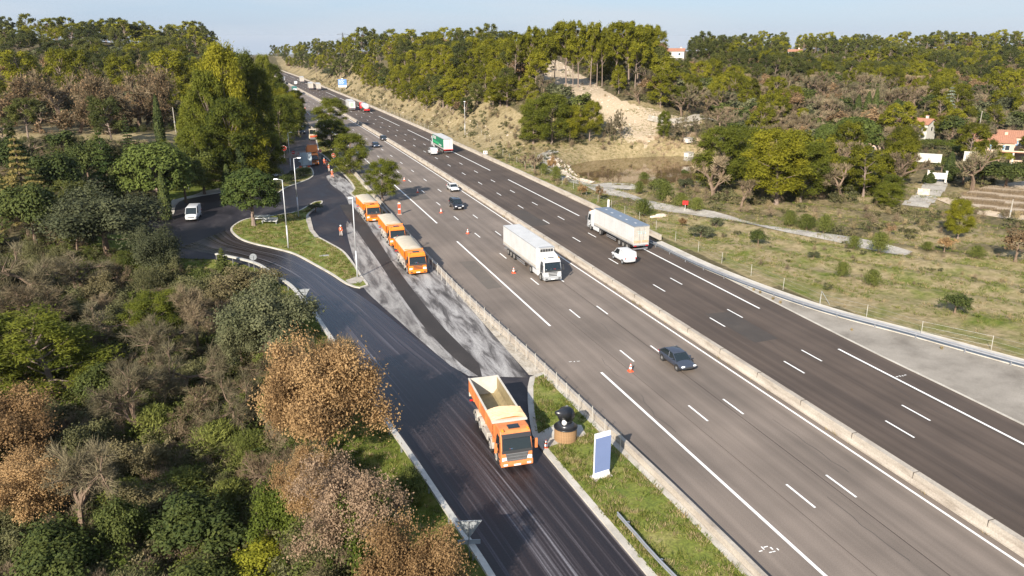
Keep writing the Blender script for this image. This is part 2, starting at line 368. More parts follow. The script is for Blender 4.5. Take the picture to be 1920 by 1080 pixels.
def ground_mat():
    m = bpy.data.materials.new("ground"); m.use_nodes = True; t = m.node_tree; b = t.nodes["Principled BSDF"]; b.inputs["Roughness"].default_value = .95; b.inputs["Specular IOR Level"].default_value = .1
    c = N(t, "ShaderNodeTexCoord")
    def noise(sc, det=6, rough=.6):
        n = N(t, "ShaderNodeTexNoise"); n.inputs["Scale"].default_value = sc; n.inputs["Detail"].default_value = det; n.inputs["Roughness"].default_value = rough; t.links.new(c.outputs["Object"], n.inputs["Vector"]); return n.outputs[0]
    def ramp(src, st):
        r = N(t, "ShaderNodeValToRGB"); e = r.color_ramp.elements; e[0].position = st[0][0]; e[0].color = (*st[0][1], 1); e[1].position = st[-1][0]; e[1].color = (*st[-1][1], 1)
        for p, q in st[1:-1]: e.new(p).color = (*q, 1)
        t.links.new(src, r.inputs[0]); return r.outputs[0]
    def att(n): a = N(t, "ShaderNodeAttribute", attribute_name=n); return a.outputs["Fac"]
    def mask(a, n, k=1.6):     # attribute broken up by noise
        x = N(t, "ShaderNodeMath", operation='MULTIPLY_ADD'); t.links.new(a, x.inputs[0]); x.inputs[1].default_value = k; 
        y = N(t, "ShaderNodeMath", operation='MULTIPLY_ADD'); t.links.new(n, y.inputs[0]); y.inputs[1].default_value = 1.8; y.inputs[2].default_value = -1.55
        t.links.new(y.outputs[0], x.inputs[2]); x.use_clamp = True
        s = N(t, "ShaderNodeMapRange"); s.interpolation_type = 'SMOOTHSTEP'; t.links.new(x.outputs[0], s.inputs[0]); s.inputs["From Min"].default_value = .1; s.inputs["From Max"].default_value = .6; return s.outputs[0]
    def mix(f, a, bb):
        x = N(t, "ShaderNodeMix"); x.data_type = 'RGBA'; t.links.new(f, x.inputs["Factor"]); t.links.new(a, x.inputs["A"]); t.links.new(bb, x.inputs["B"]); return x.outputs["Result"]
    n1 = noise(.18, 8); n2 = noise(1.1, 8, .7); n3 = noise(6, 4, .7); n4 = noise(.07, 4)
    floor = ramp(n2, [(.3, (.05, .045, .022)), (.5, (.1, .085, .045)), (.7, (.17, .135, .08))])
    dryc = ramp(n2, [(.3, (.15, .125, .06)), (.5, (.25, .2, .11)), (.72, (.36, .29, .18))])
    grn = ramp(n2, [(.28, (.05, .075, .012)), (.5, (.11, .135, .025)), (.72, (.2, .19, .06))])
    rck = ramp(n3, [(.32, (.2, .15, .095)), (.5, (.38, .3, .205)), (.7, (.56, .48, .37))])
    col = mix(mask(att("dry"), n4), floor, dryc)
    col = mix(mask(att("grass"), n1), col, grn)
    col = mix(mask(att("rock"), n2, 1.9), col, rck)
    t.links.new(col, b.inputs["Base Color"])
    bp = N(t, "ShaderNodeBump"); bp.inputs["Strength"].default_value = .7; bp.inputs["Distance"].default_value = .25; t.links.new(n2, bp.inputs["Height"]); t.links.new(bp.outputs[0], b.inputs["Normal"])
    return m
me.materials.append(ground_mat())
ground = struct(bpy.data.objects.new("ground", me)); COL.objects.link(ground)

# ------------------------------------------------------------------ roads
def lane_asphalt(name, base, streak, dark):
    """tarmac with wheel tracks worn along the lanes"""
    m = surf(name, [(.3, tuple(c*.84 for c in base)), (.42, tuple(c*.96 for c in base)), (.5, base), (.7, tuple(c*1.14 for c in base))], .16, (1, .18, 1), (.75, .85), 10, 14, .14, .2, .3, .35, scale2=.12)
    t = m.node_tree; b = t.nodes["Principled BSDF"]; src = b.inputs["Base Color"].links[0].from_socket
    c = N(t, "ShaderNodeTexCoord"); mp_ = N(t, "ShaderNodeMapping"); mp_.inputs["Scale"].default_value = (1.15, .012, 1); n = N(t, "ShaderNodeTexNoise"); n.inputs["Scale"].default_value = 1.0; n.inputs["Detail"].default_value = 5
    t.links.new(c.outputs["Object"], mp_.inputs[0]); t.links.new(mp_.outputs[0], n.inputs["Vector"])
    r = N(t, "ShaderNodeMapRange"); r.inputs["From Min"].default_value = .35; r.inputs["From Max"].default_value = .65; r.inputs["To Min"].default_value = dark; r.inputs["To Max"].default_value = streak
    v = N(t, "ShaderNodeVectorMath", operation='SCALE'); t.links.new(n.outputs[0], r.inputs[0]); t.links.new(src, v.inputs[0]); t.links.new(r.outputs[0], v.inputs["Scale"]); t.links.new(v.outputs[0], b.inputs["Base Color"])
    return m
m_near = lane_asphalt("asphalt_worn", (.165, .135, .112), 1.12, .84)
m_far = lane_asphalt("asphalt_dark", (.08, .06, .047), 1.15, .8)
m_serv = surf("asphalt_new", [(.3, (.008, .007, .009)), (.5, (.016, .013, .016)), (.62, (.035, .03, .032)), (.8, (.09, .08, .08))], .16, (1, .5, 1), (.5, .75), 9, 10, .2, .2, 1.0)
m_paint = surf("road_paint", [(.3, (.66, .66, .64)), (.7, (.8, .8, .78))], 3, fine=30, bump=.05)
m_conc = surf("concrete", [(.28, (.22, .195, .16)), (.5, (.34, .31, .265)), (.75, (.42, .39, .34))], .7, (1, 1, 3), fine=12, bump=.2, fineamt=.12)
m_concw = surf("pale_concrete", [(.3, (.32, .295, .25)), (.5, (.43, .4, .35)), (.7, (.5, .475, .42))], .5, (1, 1, 3), fine=14, bump=.15)
m_apron = surf("old_pale_tarmac", [(.3, (.16, .14, .115)), (.5, (.25, .225, .19)), (.7, (.31, .28, .24))], .25, fine=9, fineamt=.14, bump=.25)
m_mill = surf("milled_surface", [(.3, (.03, .027, .027)), (.42, (.09, .083, .08)), (.5, (.21, .2, .195)), (.6, (.31, .3, .29)), (.75, (.38, .37, .355))], .9, (1.1, .17, 1), (.8, .95), 12, 8, .25, .35, 0.6)
m_gravel = surf("gravel", [(.3, (.24, .2, .15)), (.5, (.36, .32, .26)), (.7, (.46, .42, .36))], .8, fine=5, fineamt=.25, bump=.6)
m_grass = surf("verge_grass", [(.3, (.055, .09, .01)), (.5, (.13, .15, .022)), (.62, (.19, .18, .05)), (.78, (.29, .24, .12))], .35, fine=6, fineamt=.35, bump=.7, detail=10)
m_grassd = surf("verge_grass_dry", [(.3, (.1, .12, .02)), (.5, (.2, .18, .06)), (.7, (.3, .25, .13))], .35, fine=6, fineamt=.35, bump=.7, detail=10)
m_track = surf("gravel_track", [(.3, (.21, .19, .165)), (.5, (.29, .27, .24)), (.7, (.36, .34, .3))], .4, fine=4, fineamt=.2, bump=.4)

near = ribbon("near_carriageway", LB, lambda s: 42.15+cs(s), -45, 880, 0, m_near)
AP = [(1240, 462), (1330, 505), (1430, 556), (1536, 610), (1650, 667), (1789, 733.6), (1920, 797.5)]
APW = [G(*p) for p in AP]; APW.sort(key=lambda p: p[1])
apx = [p[0] for p in APW]; apy = [p[1] for p in APW]
def apron_in(s): return float(np.interp(s, [-60]+apy+[104, 112, 2000], [apx[0]+.3]+apx+[59.2, 59.45, 59.45])+cs(s))
far = ribbon("far_carriageway", lambda s: 42.85+cs(s), apron_in, -60, 880, 0, m_far, 3)
serv = ribbon("service_road", lambda s: LEFT(s)+.1, lambda s: LB(s)-.2, -45, 430, 0, m_serv, 2)
# paint
def dash(u, s0, s1, w, parent, z=.006, name="lane_dash"):
    me = bpy.data.meshes.new(name); k = max(1, int((s0-s1)/6)); ss = np.linspace(s1, s0, k+1)
    vs = []
    for s in ss: vs += [(u-w/2+cs(s), s, z), (u+w/2+cs(s), s, z)]
    me.from_pydata(vs, [], [(2*i, 2*i+1, 2*i+3, 2*i+2) for i in range(k)]); me.materials.append(m_paint)
    o = bpy.data.objects.new(name, me); COL.objects.link(o); o.parent = parent; return o
def dashes_far(u, st, ln, per, w, parent, k0, k1):
    vs = []; fs = []
    for k in range(k0, k1):
        a = st+per*k; 
        for j, s in enumerate(np.linspace(a-ln, a, 3)): vs += [(u-w/2+cs(s), s, .006), (u+w/2+cs(s), s, .006)]
        b = len(vs)-6; fs += [(b, b+1, b+3, b+2), (b+2, b+3, b+5, b+4)]
    me = bpy.data.meshes.new("distant_dashes"); me.from_pydata(vs, [], fs); me.materials.append(m_paint); o = bpy.data.objects.new("distant_dashes", me); COL.objects.link(o); o.parent = parent; o['kind'] = 'stuff'
for par, u, st, w in ((near, 33.72, 90.72, .17), (near, 37.22, 77.82, .17), (far, 47.55, 122.04, .17), (far, 51.05, 123.85, .17)):
    for k in range(-11, 15):
        dash(u, st+13*k, st+13*k-3, w, par)
    dashes_far(u, st, 3, 13, w, par, 15, 57)
for par, u, st in ((near, 29.61, 112.40), (far, 54.75, 109.86)):
    for k in range(-3, 6): dash(u, st+52*k, st+52*k-39, .24, par, name="edge_line")
    dashes_far(u, st, 39, 52, .24, par, 6, 15)
dash(41.4, 870, -40, .2, near, name="edge_line")
# longitudinal seams of the paving
m_seam = mat("bitumen_seam", (.05, .035, .028), .8, noise=(2, .4))
for u, s0, s1, par, w in ((36.6, 120, -30, near, .07), (32.1, 100, -30, near, .04), (50.1, 150, -30, far, .035), (46.0, 160, -30, far, .03)):
    pts = [(u+.35*math.sin(s*.03+u)+cs(s), s) for s in np.arange(s1, s0, 2.0)]
    mb = MB(); sweep(mb, pts, [(-w/2, .003), (w/2, .003), (w/2, .004), (-w/2, .004)], m_seam); mb.obj("paving_seam", par)
m_crack = mat("crack_sealant", (.035, .03, .027), .5)
def crack(pts, w, par):
    L = smooth_line(pts, .8); L = [(p[0]+.06*math.sin(p[1]*2.1+p[0])+.05*rng.normal(), p[1]) for p in L]; mb = MB(); sweep(mb, L, [(-w/2, .004), (w/2, .004), (w/2, .005), (-w/2, .005)], m_crack); mb.obj("sealed_crack", par)
for k in range(16):
    s = 20+k*9.3; u = (31.2, 35.4, 39.0, 30.4)[k % 4]; crack([(u, s), (u+rng.uniform(-.6, .6), s+3), (u+rng.uniform(-.5, .5), s+rng.uniform(5, 9))], .035, near)
for k in range(10):
    s = 30+k*13; u = (46.2, 53, 49.6, 56)[k % 4]; crack([(u, s), (u+rng.uniform(-.6, .6), s+3), (u+rng.uniform(-.5, .5), s+rng.uniform(5, 9))], .03, far)
m_patchn = surf("patch_dark", [(.3, (.1, .085, .072)), (.7, (.135, .115, .097))], .5, fine=14); m_patchf = surf("patch_far", [(.3, (.05, .042, .036)), (.7, (.066, .055, .047))], .5, fine=14)
for (u0, u1, s0, s1, m_, par) in ((27.0, 29.0, 88, 101, m_patchn, near), (47.8, 50.8, 62, 71, m_patchf, far), (43.8, 47.2, 118, 131, m_patchf, far), (30.0, 33.4, 146, 160, m_patchn, near)):
    o = sheet("repair_patch", [(u0, s0), (u1, s0+.2), (u1+.1, s1), (u0-.1, s1+.3)], .003, m_); o.parent = par
# small survey marks sprayed on the shoulders
def sprayed(px, py, par, pat):
    x, y = G(px, py); mb = MB()
    for (dx, dy, w, h) in pat: mb.box((x+dx, y+dy, .0075), (w, h, .003), m_paint)
    mb.obj("sprayed_mark", par)
sprayed(1441, 1032, near, [(-.5, .1, .25, .08), (-.2, .3, .08, .3), (.05, .35, .3, .08), (.3, .1, .1, .25), (.0, -.2, .2, .08), (.25, -.2, .2, .08), (.6, -.1, .08, .2)])
sprayed(1690, 705, far, [(-.5, 0, .25, .1), (-.15, .02, .1, .25), (.15, 0, .1, .2), (.5, .05, .25, .1)])
sprayed(1077, 678, near, [(-.4, .1, .3, .07), (0, 0, .1, .15), (.4, -.05, .3, .07)])

# pale apron and gutter on the right, where the rail swings away
RAIL = [(56.6, 104), (56.7, 98), (56.8, 88.6), (57.9, 78), (60.1, 67.4), (63.8, 58.3), (67.7, 48), (73.5, 36), (81, 24), (92, 8)]
RAILS = smooth_line(RAIL, 2)
def rail_u(s): return float(np.interp(-s, [-p[1] for p in RAILS], [p[0] for p in RAILS]))
ribbon("old_apron", lambda s: apron_in(s)-.05, lambda s: rail_u(s)+.6, -20, 103, .012, m_apron, 2)
mb = MB(); sweep(mb, [(apron_in(s)+.08, s) for s in np.arange(-20, 103, 2.)], [(-.13, 0), (-.13, .03), (.13, .03), (.13, 0)], m_concw); struct(mb.obj("gutter_edge"))
mb = MB(); sweep(mb, [(rail_u(s)+1.7, s) for s in np.arange(-20, 104, 2.)][::-1], [(1.1, -.1), (1.1, .1), (.9, .06), (0, .02), (-.9, .06), (-1.1, .1), (-1.1, -.1)], m_concw); struct(mb.obj("concrete_gutter"))

# ramp with wet roller tracks, their sheen put into the colour: its own strip with coordinates that run along it
LR = [((15.0, -30), (20.9, -30)), ((12.4, 18), (20.3, 18)), ((11.35, 36), (19.75, 36)), ((9.95, 49), (19.0, 49)), ((8.4, 62), (17.4, 63)), ((7.3, 73), (15.2, 73)), ((6.0, 85), (12.6, 86.5))]
for a, b in (((575, 560), (640, 530)), ((525, 518), (600, 503)), ((480, 498), (545, 476)), ((430, 482), (490, 464)), ((375, 472), (447, 450)), ((338, 464), (425, 432))): LR.append((G(*a), G(*b)))
LL = smooth_line([p[0] for p in LR], 100); RRr = smooth_line([p[1] for p in LR], 100)
def dens(pts, k=8):
    out = []
    P = [np.array(p) for p in pts]
    for i in range(len(P)-1):
        p0 = P[max(i-1, 0)]; p3 = P[min(i+2, len(P)-1)]; p1, p2 = P[i], P[i+1]
        for j in range(k): t = j/k; out.append(.5*((2*p1)+(-p0+p2)*t+(2*p0-5*p1+4*p2-p3)*t*t+(-p0+3*p1-3*p2+p3)*t**3))
    out.append(P[-1]); return out
Ld, Rd = dens([p[0] for p in LR]), dens([p[1] for p in LR])
vs = []; uvs = []; acc = 0; fs = []
for i, (a, b) in enumerate(zip(Ld, Rd)):
    if i: acc += (np.linalg.norm(a-Ld[i-1])+np.linalg.norm(b-Rd[i-1]))/2
    for j in range(5): p = a+(b-a)*j/4; vs.append((p[0], p[1], .01)); uvs.append((j/4*7.5, acc))
for i in range(len(Ld)-1):
    for j in range(4): fs.append((i*5+j, i*5+j+1, i*5+j+6, i*5+j+5))
me = bpy.data.meshes.new("exit_ramp"); me.from_pydata(vs, [], fs); ul = me.uv_layers.new(name="UVMap")
ul.data.foreach_set("uv", np.array([uvs[l.vertex_index] for l in me.loops]).ravel())
m = surf("ramp_asphalt", [(.3, (.010, .0075, .0085)), (.52, (.021, .0155, .0165)), (.6, (.05, .043, .048)), (.7, (.17, .165, .18))], 1.9, (1.7, .012, 1), (.36, .66), 12, 9, .22, .25, .15, uv=True)  # palest bluish stops paint the sheen of the wet tracks
tt = m.node_tree; gy = N(tt, "ShaderNodeNewGeometry"); sx = N(tt, "ShaderNodeSeparateXYZ"); wr_ = N(tt, "ShaderNodeMapRange"); wr_.inputs["From Min"].default_value = 50; wr_.inputs["From Max"].default_value = 74; wr_.inputs["To Min"].default_value = 1.0; wr_.inputs["To Max"].default_value = .58
tt.links.new(gy.outputs["Position"], sx.inputs[0]); tt.links.new(sx.outputs["Y"], wr_.inputs[0]); bb = tt.nodes["Principled BSDF"]; rs = bb.inputs["Roughness"].links[0].from_socket; mu = N(tt, "ShaderNodeMath", operation='MULTIPLY'); tt.links.new(rs, mu.inputs[0]); tt.links.new(wr_.outputs[0], mu.inputs[1]); tt.links.new(mu.outputs[0], bb.inputs["Roughness"])   # still wet beyond the bend
me.materials.append(m); ramp = struct(bpy.data.objects.new("exit_ramp", me)); COL.objects.link(ramp)
# milled lanes
CM = [(17.6, 63.6), (22.7, 61.5)]+[(22.95, s) for s in (66, 72, 80)]+[(23.2-.2, s) for s in (90, 100, 112, 128)]+[(22.2, 140), (21, 150)]+[G(664, 352), G(650, 338), G(628, 325), G(612, 330), G(620, 345), G(640, 360), G(650, 372)]
CM += [(17.0, 139), (15.4, 128), (14.0, 116), (13.0, 104), (12.4, 97), (12.6, 91), (13.6, 85), (15.3, 74)]
struct(sheet("milled_lane", smooth_line(CM, 3, True), .02, m_mill))
m_strip = surf("bitumen_strip", [(.3, (.02, .017, .016)), (.6, (.035, .03, .029)), (.8, (.06, .055, .05))], .5, (1, .4, 1), fine=9, bump=.2)
ST = [(18.6, 62.5), (19.3, 66), (18.5, 76), (18.1, 90), (18.0, 105), (18.2, 120), (17.9, 146), (15.9, 146), (16.0, 120), (16.2, 105), (16.25, 90), (16.6, 76), (17.7, 66)]
m_scr = surf('scraped_tarmac', [(.3, (.045, .04, .038)), (.42, (.12, .11, .105)), (.51, (.21, .2, .19)), (.66, (.3, .285, .27))], .9, (1, .2, 1), (.8, .95), 12, 8, .22, .3, .6)
struct(sheet('scraped_tarmac', smooth_line([(17.4, 66), (16.2, 76), (15.95, 90), (15.9, 105), (15.7, 120), (15.4, 132), (14.3, 124), (13.4, 112), (12.7, 100), (12.5, 92), (13.5, 85), (15.3, 74.5), (16.6, 68)], 4, True), .025, m_scr))
struct(sheet("bitumen_patch", smooth_line(ST, 4, True), .03, m_strip))
# gravel verge beside the motorway wall, then the green verges and islands with kerbs
struct(sheet("gravel_verge", [(22.95, 62)]+[(22.95, s) for s in range(66, 134, 4)]+[(LB(s)-.15, s) for s in range(133, 60, -4)], .04, m_gravel))
def island(name, pts, m, step=1.0, kerb=True, h=.13, w=.32):
    L = smooth_line(pts, step, True)
    o = sheet(name, L, h-.02 if kerb else .05, m); struct(o)
    if kerb:
        a = sum(L[i][0]*L[(i+1) % len(L)][1]-L[(i+1) % len(L)][0]*L[i][1] for i in range(len(L)))
        if a < 0: L = L[::-1]
        mb = MB(); sweep(mb, L, [(0, -.05), (0, h), (-w, h), (-w, -.05)], m_concw, True); k = mb.obj("kerb"); k.parent = o
    return o
I1 = [G(*p) for p in ((432, 432), (442, 420), (462, 411), (495, 407), (530, 402), (556, 397), (574, 388), (590, 379), (603, 377), (605, 381), (590, 393), (578, 405), (580, 420), (586, 436), (600, 446), (622, 458), (645, 472), (664, 495), (680, 520), (691, 536), (675, 541), (650, 534), (620, 515), (590, 498), (550, 477), (510, 466), (475, 458), (448, 448))]
I2 = [G(*p) for p in ((505, 362), (520, 347), (533, 337), (548, 322), (562, 313), (582, 314), (589, 326), (582, 335), (560, 344), (538, 352), (518, 364))]
I3 = [(19.9, 28), (20.3, 12), (20.9, -20), (25.62, -20), (25.6, 10), (25.52, 30), (25.32, 40), (24.9, 50), (24.4, 62), (22.8, 61.3), (21.0, 57), (19.2, 51), (19.1, 49), (19.4, 41)]
isl1 = island("central_island", I1, m_grass); isl2 = island("hedge_island", I2, m_grassd)
isl3 = island("front_verge", I3, m_grass, 2, True, .15, .5)
I4 = [G(*p) for p in ((597, 283), (606, 292), (621, 305), (634, 318), (648, 332), (660, 347), (664, 356), (656, 363), (664, 370), (690, 372))]+[(21.6, 134), (22.3, 127)]
I4 += [(float(LB(s))-.2, s) for s in (126, 140, 160, 180, 200, 230, 260)]+[(22, 262), (20.5, 240)]
isl4 = island("pine_verge", I4, m_grassd, 3)
I5 = [G(*p) for p in ((326, 402), (330, 385), (345, 374), (375, 368), (425, 359), (425, 352), (370, 362), (330, 372), (318, 385), (314, 405))]
isl5 = island("pavement", I5, m_concw, 2)
# wide kerb slab at the island corner, pad under the bin, base of lamp
struct(sheet("kerb_slab", [G(*p) for p in ((576, 406), (582, 408), (588, 432), (600, 447), (590, 446), (580, 432), (574, 415))], .135, m_conc))
struct(sheet("kerb_slab", [G(*p) for p in ((648, 527), (672, 519), (684, 524), (676, 532), (655, 534))], .135, m_conc))
struct(sheet("concrete_pad", [G(*p) for p in ((1006, 818), (1044, 796), (1090, 800), (1099, 819), (1066, 828), (1030, 841))], .155, m_concw))

# draped tracks
def draped(name, line, w, m, dz=.1):
    L = smooth_line(line, 3); vs = []; fs = []
    for i, p in enumerate(L):
        a = np.array(L[max(i-1, 0)]); b = np.array(L[min(i+1, len(L)-1)]); d = (b-a)/(np.linalg.norm(b-a)+1e-9); r = np.array([d[1], -d[0]])
        ww = w[min(int(i/len(L)*len(w)), len(w)-1)] if hasattr(w, '__len__') else w
        for k in range(4):
            q = np.array(p)+r*ww*(k/3-.5); vs.append((q[0], q[1], float(terr(q[0], q[1]))+dz))
    for i in range(len(L)-1):
        for k in range(3): fs.append((i*4+k, i*4+k+1, i*4+k+5, i*4+k+4))
    me = bpy.data.meshes.new(name); me.from_pydata(vs, [], fs); me.materials.append(m); o = bpy.data.objects.new(name, me); COL.objects.link(o); return struct(o)
def TL(pts): return [T(*p)[:2] for p in pts]
draped("gravel_track", TL([(1040, 283), (1018, 292), (1030, 312), (1058, 332), (1095, 347), (1130, 358), (1180, 372), (1230, 388), (1330, 404), (1450, 426), (1590, 452), (1700, 480)]), 3.2, m_track)
draped("gravel_turnout", TL([(1105, 349), (1150, 351), (1195, 347)]), 6, m_track, .06)
draped("stone_bank", TL([(1035, 296), (1050, 318), (1085, 336), (1110, 345)]), 1.6, surf("pale_stones", [(.3, (.35, .27, .2)), (.5, (.5, .42, .34)), (.7, (.62, .56, .48))], 2, fine=6, bump=.8, fineamt=.3), .16)
draped("dirt_road", TL([(1770, 372), (1800, 384), (1850, 398), (1900, 409), (1960, 420)]), 4, surf("dirt", [(.3, (.32, .25, .17)), (.7, (.45, .37, .28))], .5, fine=5), .12)
draped("driveway", TL([(1757, 333), (1752, 350), (1735, 368), (1715, 388)]), 4.5, m_track, .12)
draped("hill_terrace", TL([(1215, 222), (1270, 228), (1340, 226)]), 3.0, m_gravel, .2)
# pond
m_water = mat("pond_water", (.11, .07, .035), .04, spec=.7, noise=(.15, .25))
L = smooth_line([(PC[0]+(p[0]-PC[0])*1.12, PC[1]+(p[1]-PC[1])*1.12) for p in POND], 3, True); struct(sheet("pond_water", L, -1.15, m_water))
# ------------------------------------------------------------------ walls, rails, fences
m_zinc = mat("galvanised_steel", (.42, .43, .45), .45, .7, noise=(2, .15)); m_zincl = mat("weathered_rail", (.5, .48, .43), .6, .3, noise=(2, .2))
m_white = mat("white_paint", (.66, .66, .64), .45, noise=(1.5, .05)); m_red = mat("sign_red", (.55, .02, .02), .4); m_blue = mat("sign_blue", (.06, .14, .42), .4)
m_grey = mat("grey_paint", (.3, .31, .32), .6, noise=(2, .1)); m_black = mat("black_rubber", (.018, .018, .019), .7); m_dgrey = mat("dark_plastic", (.035, .036, .038), .55)
m_backp = mat("sign_back", (.33, .35, .36), .5, .3); m_lampw = mat("lamp_pole_paint", (.55, .56, .57), .45, .3)
def arc(s0, s1, st=2.0): return [float(v) for v in np.arange(s0, s1+.01, st)]
m_wallc = surf("wall_concrete", [(.25, (.17, .14, .105)), (.4, (.31, .27, .225)), (.6, (.39, .35, .295)), (.8, (.44, .4, .35))], .9, (1, .35, 1.6), fine=9, bump=.3, fineamt=.14)
mb = MB(); sweep(mb, [(42.5+cs(s), s) for s in arc(-45, 876, 4)], [(-.46, 0), (-.46, .12), (-.3, .35), (-.24, .82), (.24, .82), (.3, .35), (.46, .12), (.46, 0)], m_wallc)
_md = mb.obj("median_barrier"); jb = MB()
for s in np.arange(-30, 330, 6.0): jb.box((42.5+cs(s)-.0, s, .45), (.62, .035, .78), mat("joint_dark", (.06, .05, .04), .9), taper=.93)
jj = jb.obj("joint_gaps", _md); jj["kind"] = "stuff"; jj.location.z = .01
tag(_md, "long pale concrete barrier between the two carriageways", "barrier")
mb = MB(); sweep(mb, [(59.75+cs(s), s) for s in arc(103, 876, 4)], [(-.3, 0), (-.3, .12), (-.2, .35), (-.14, .82), (.2, .82), (.22, 0)], m_wallc)
tag(mb.obj("edge_barrier"), "concrete barrier along the right edge of the motorway, ending by the white trailer", "barrier")
mb = MB(); sweep(mb, [(LB(s), s) for s in arc(-40, 420, 3)], [(-.24, -.02), (-.2, .62), (.12, .62), (.16, .4), (.26, .1), (.26, -.02)], m_wallc)
tag(mb.obj("low_wall"), "low concrete wall between service area and motorway hard shoulder", "barrier")
def rail_thing(label, line, sp=4.0, h=.72, double=False, m=None, cat="guardrail"):
    """W-beam on posts; the beam faces right of the line"""
    m = m or m_zinc; L = smooth_line(line, 1.0)
    t = thing("guardrail", label, cat, (L[0][0], L[0][1], 0.01)); o0 = np.array(L[0])
    Ls = [(p[0]-o0[0], p[1]-o0[1]) for p in L]
    def beam(z, name="beam"):
        mb = MB(); sweep(mb, Ls, [(.0, z-.16), (.05, z-.11), (.0, z-.05), (.0, z+.0), (.05, z+.06), (.05, z+.1), (0, z+.15), (-.03, z+.15), (-.03, z-.16)], m); mb.obj(name, t)
    beam(h-.1)
    if double:
        mb = MB(); sweep(mb, Ls, [(-.02, h+.1), (-.02, h+.17), (-.42, h+.17), (-.42, h-.04), (-.37, h-.04), (-.37, h+.1)], m_zincl); mb.obj("top_board", t)
    pm = MB(); pm.box((0, 0, h/2-.1), (.12, .09, h+.1), m); pm.box((.07, 0, h-.12), (.14, .08, .2), m)
    pme = pm.mesh("post"); d = 0
    for i in range(1, len(Ls)):
        a = np.array(Ls[i-1]); b = np.array(Ls[i]); seg = np.linalg.norm(b-a); d += seg
        if d >= sp or i == 1:
            d = 0; q = bpy.data.objects.new("post", pme); COL.objects.link(q); q.parent = t; v = (b-a)/seg; r = np.array([v[1], -v[0]])
            q.location = (b[0]-r[0]*.2, b[1]-r[1]*.2, 0); q.rotation_euler.z = math.atan2(-v[0], v[1])
    return t
rail_thing("galvanised guardrail swinging away along the pale apron on the right", RAIL, 4.0, .75)
rail_thing("weathered double guardrail curving along the left edge of the exit ramp", [(float(LEFT(s))-.05, s) for s in (24, 30, 36, 42, 49, 56, 62, 68, 73, 79, 85, 90, 95, 100, 106, 110, 113.5)], 3.0, .8, True)
a = G(1157, 973); b = G(1235, 1062); rail_thing("short low galvanised rail on the grass strip near the bottom of the picture", [a, ((a[0]+b[0])/2, (a[1]+b[1])/2), b, (b[0]+.6, b[1]-6)], 4.0, .5)
a = G(696, 326); b = G(716, 352); rail_thing("short guardrail piece behind the thin verge pine", [(LB(150)-1.6, 152), (LB(146)-1.4, 146), (LB(138)-1.1, 138), (LB(126)-.8, 126), (LB(112)-.7, 112)], 4, .8)
# mesh fence on posts beside the low wall
def wire_fence(label, pts, hgt, sag=True, z=0, rails=(.15, .5, .85, 1.0), vert=.35):
    t = thing("mesh_fence", label, "fence", (pts[0][0], pts[0][1], 0)); o = np.array([pts[0][0], pts[0][1], 0.])
    zs = [p[2] if len(p) > 2 else z for p in pts]; pm = MB(); pm.cyl((0, 0, -.1), (0, 0, hgt+.05), .03, m_zincl, n=6); pme = pm.mesh("post")
    for p, zz in zip(pts, zs):
        q = bpy.data.objects.new("post", pme); COL.objects.link(q); q.parent = t; q.location = (p[0]-o[0], p[1]-o[1], zz); q.rotation_euler.x = random.gauss(0, .02)
    w = MB()
    for i in range(len(pts)-1):
        a = np.array([pts[i][0]-o[0], pts[i][1]-o[1], zs[i]]); b = np.array([pts[i+1][0]-o[0], pts[i+1][1]-o[1], zs[i+1]])
        for f in rails: w.cyl(a+[0, 0, hgt*f], b+[0, 0, hgt*f], .006, m_zinc, n=3, cap=False)
        L = np.linalg.norm(b-a); k = int(L/vert)
        for j in range(k): c = a+(b-a)*(j+.5)/k; w.cyl(c+[0, 0, .05], c+[0, 0, hgt], .0035, m_zinc, n=3, cap=False)
    wo_ = w.obj("wire_mesh", t); wo_['kind'] = 'stuff'; return t
wire_fence("galvanised mesh fence on thin posts along the low wall beside the dump trucks", [(LB(s)-.75+.06*math.sin(s), s) for s in np.arange(46.5, 131, 2.35)], 1.65)
# end post with stays
ex, ey = float(LB(46.5))-.75, 46.5
FP = [(895, 241), (903, 254), (909.5, 261), (919.5, 269), (930, 280), (943, 292), (955, 300), (969, 306), (984, 313), (997.5, 321), (1015.5, 329), (1034.6, 338), (1054, 346), (1075, 355), (1099, 368), (1121, 381), (1146, 391), (1171, 404), (1198.5, 415), (1230, 432), (1266, 453), (1309, 473), (1353, 495), (1408, 518), (1468, 544), (1537, 575), (1624, 597), (1727, 628), (1858, 657), (2010, 700)]
wire_fence("long thin wire fence on steel posts across the meadow right of the motorway", [T(*p) for p in FP], 1.5, rails=(.3, .65, 1.0), vert=50)
x, y, z = T(1537, 572); t = thing("fence_brace", "pair of slanting steel stays on the meadow fence", "fence brace", (x, y, z)); mb = MB(); mb.cyl((0, .1, 0), (.05, 0, 1.6), .035, m_zinc, n=6); mb.obj("stay", t); mb = MB(); mb.cyl((.9, -.6, 0), (.1, 0, 1.5), .03, m_zinc, n=6); mb.obj("stay", t)
# rockfall fence at the foot of the cutting
wire_fence("rockfall netting fence at the foot of the rock cutting", [(61.2+cs(s), s, float(terr(61.2+cs(s), s))) for s in np.arange(262, 345, 5.5)], 1.6, vert=1.2)

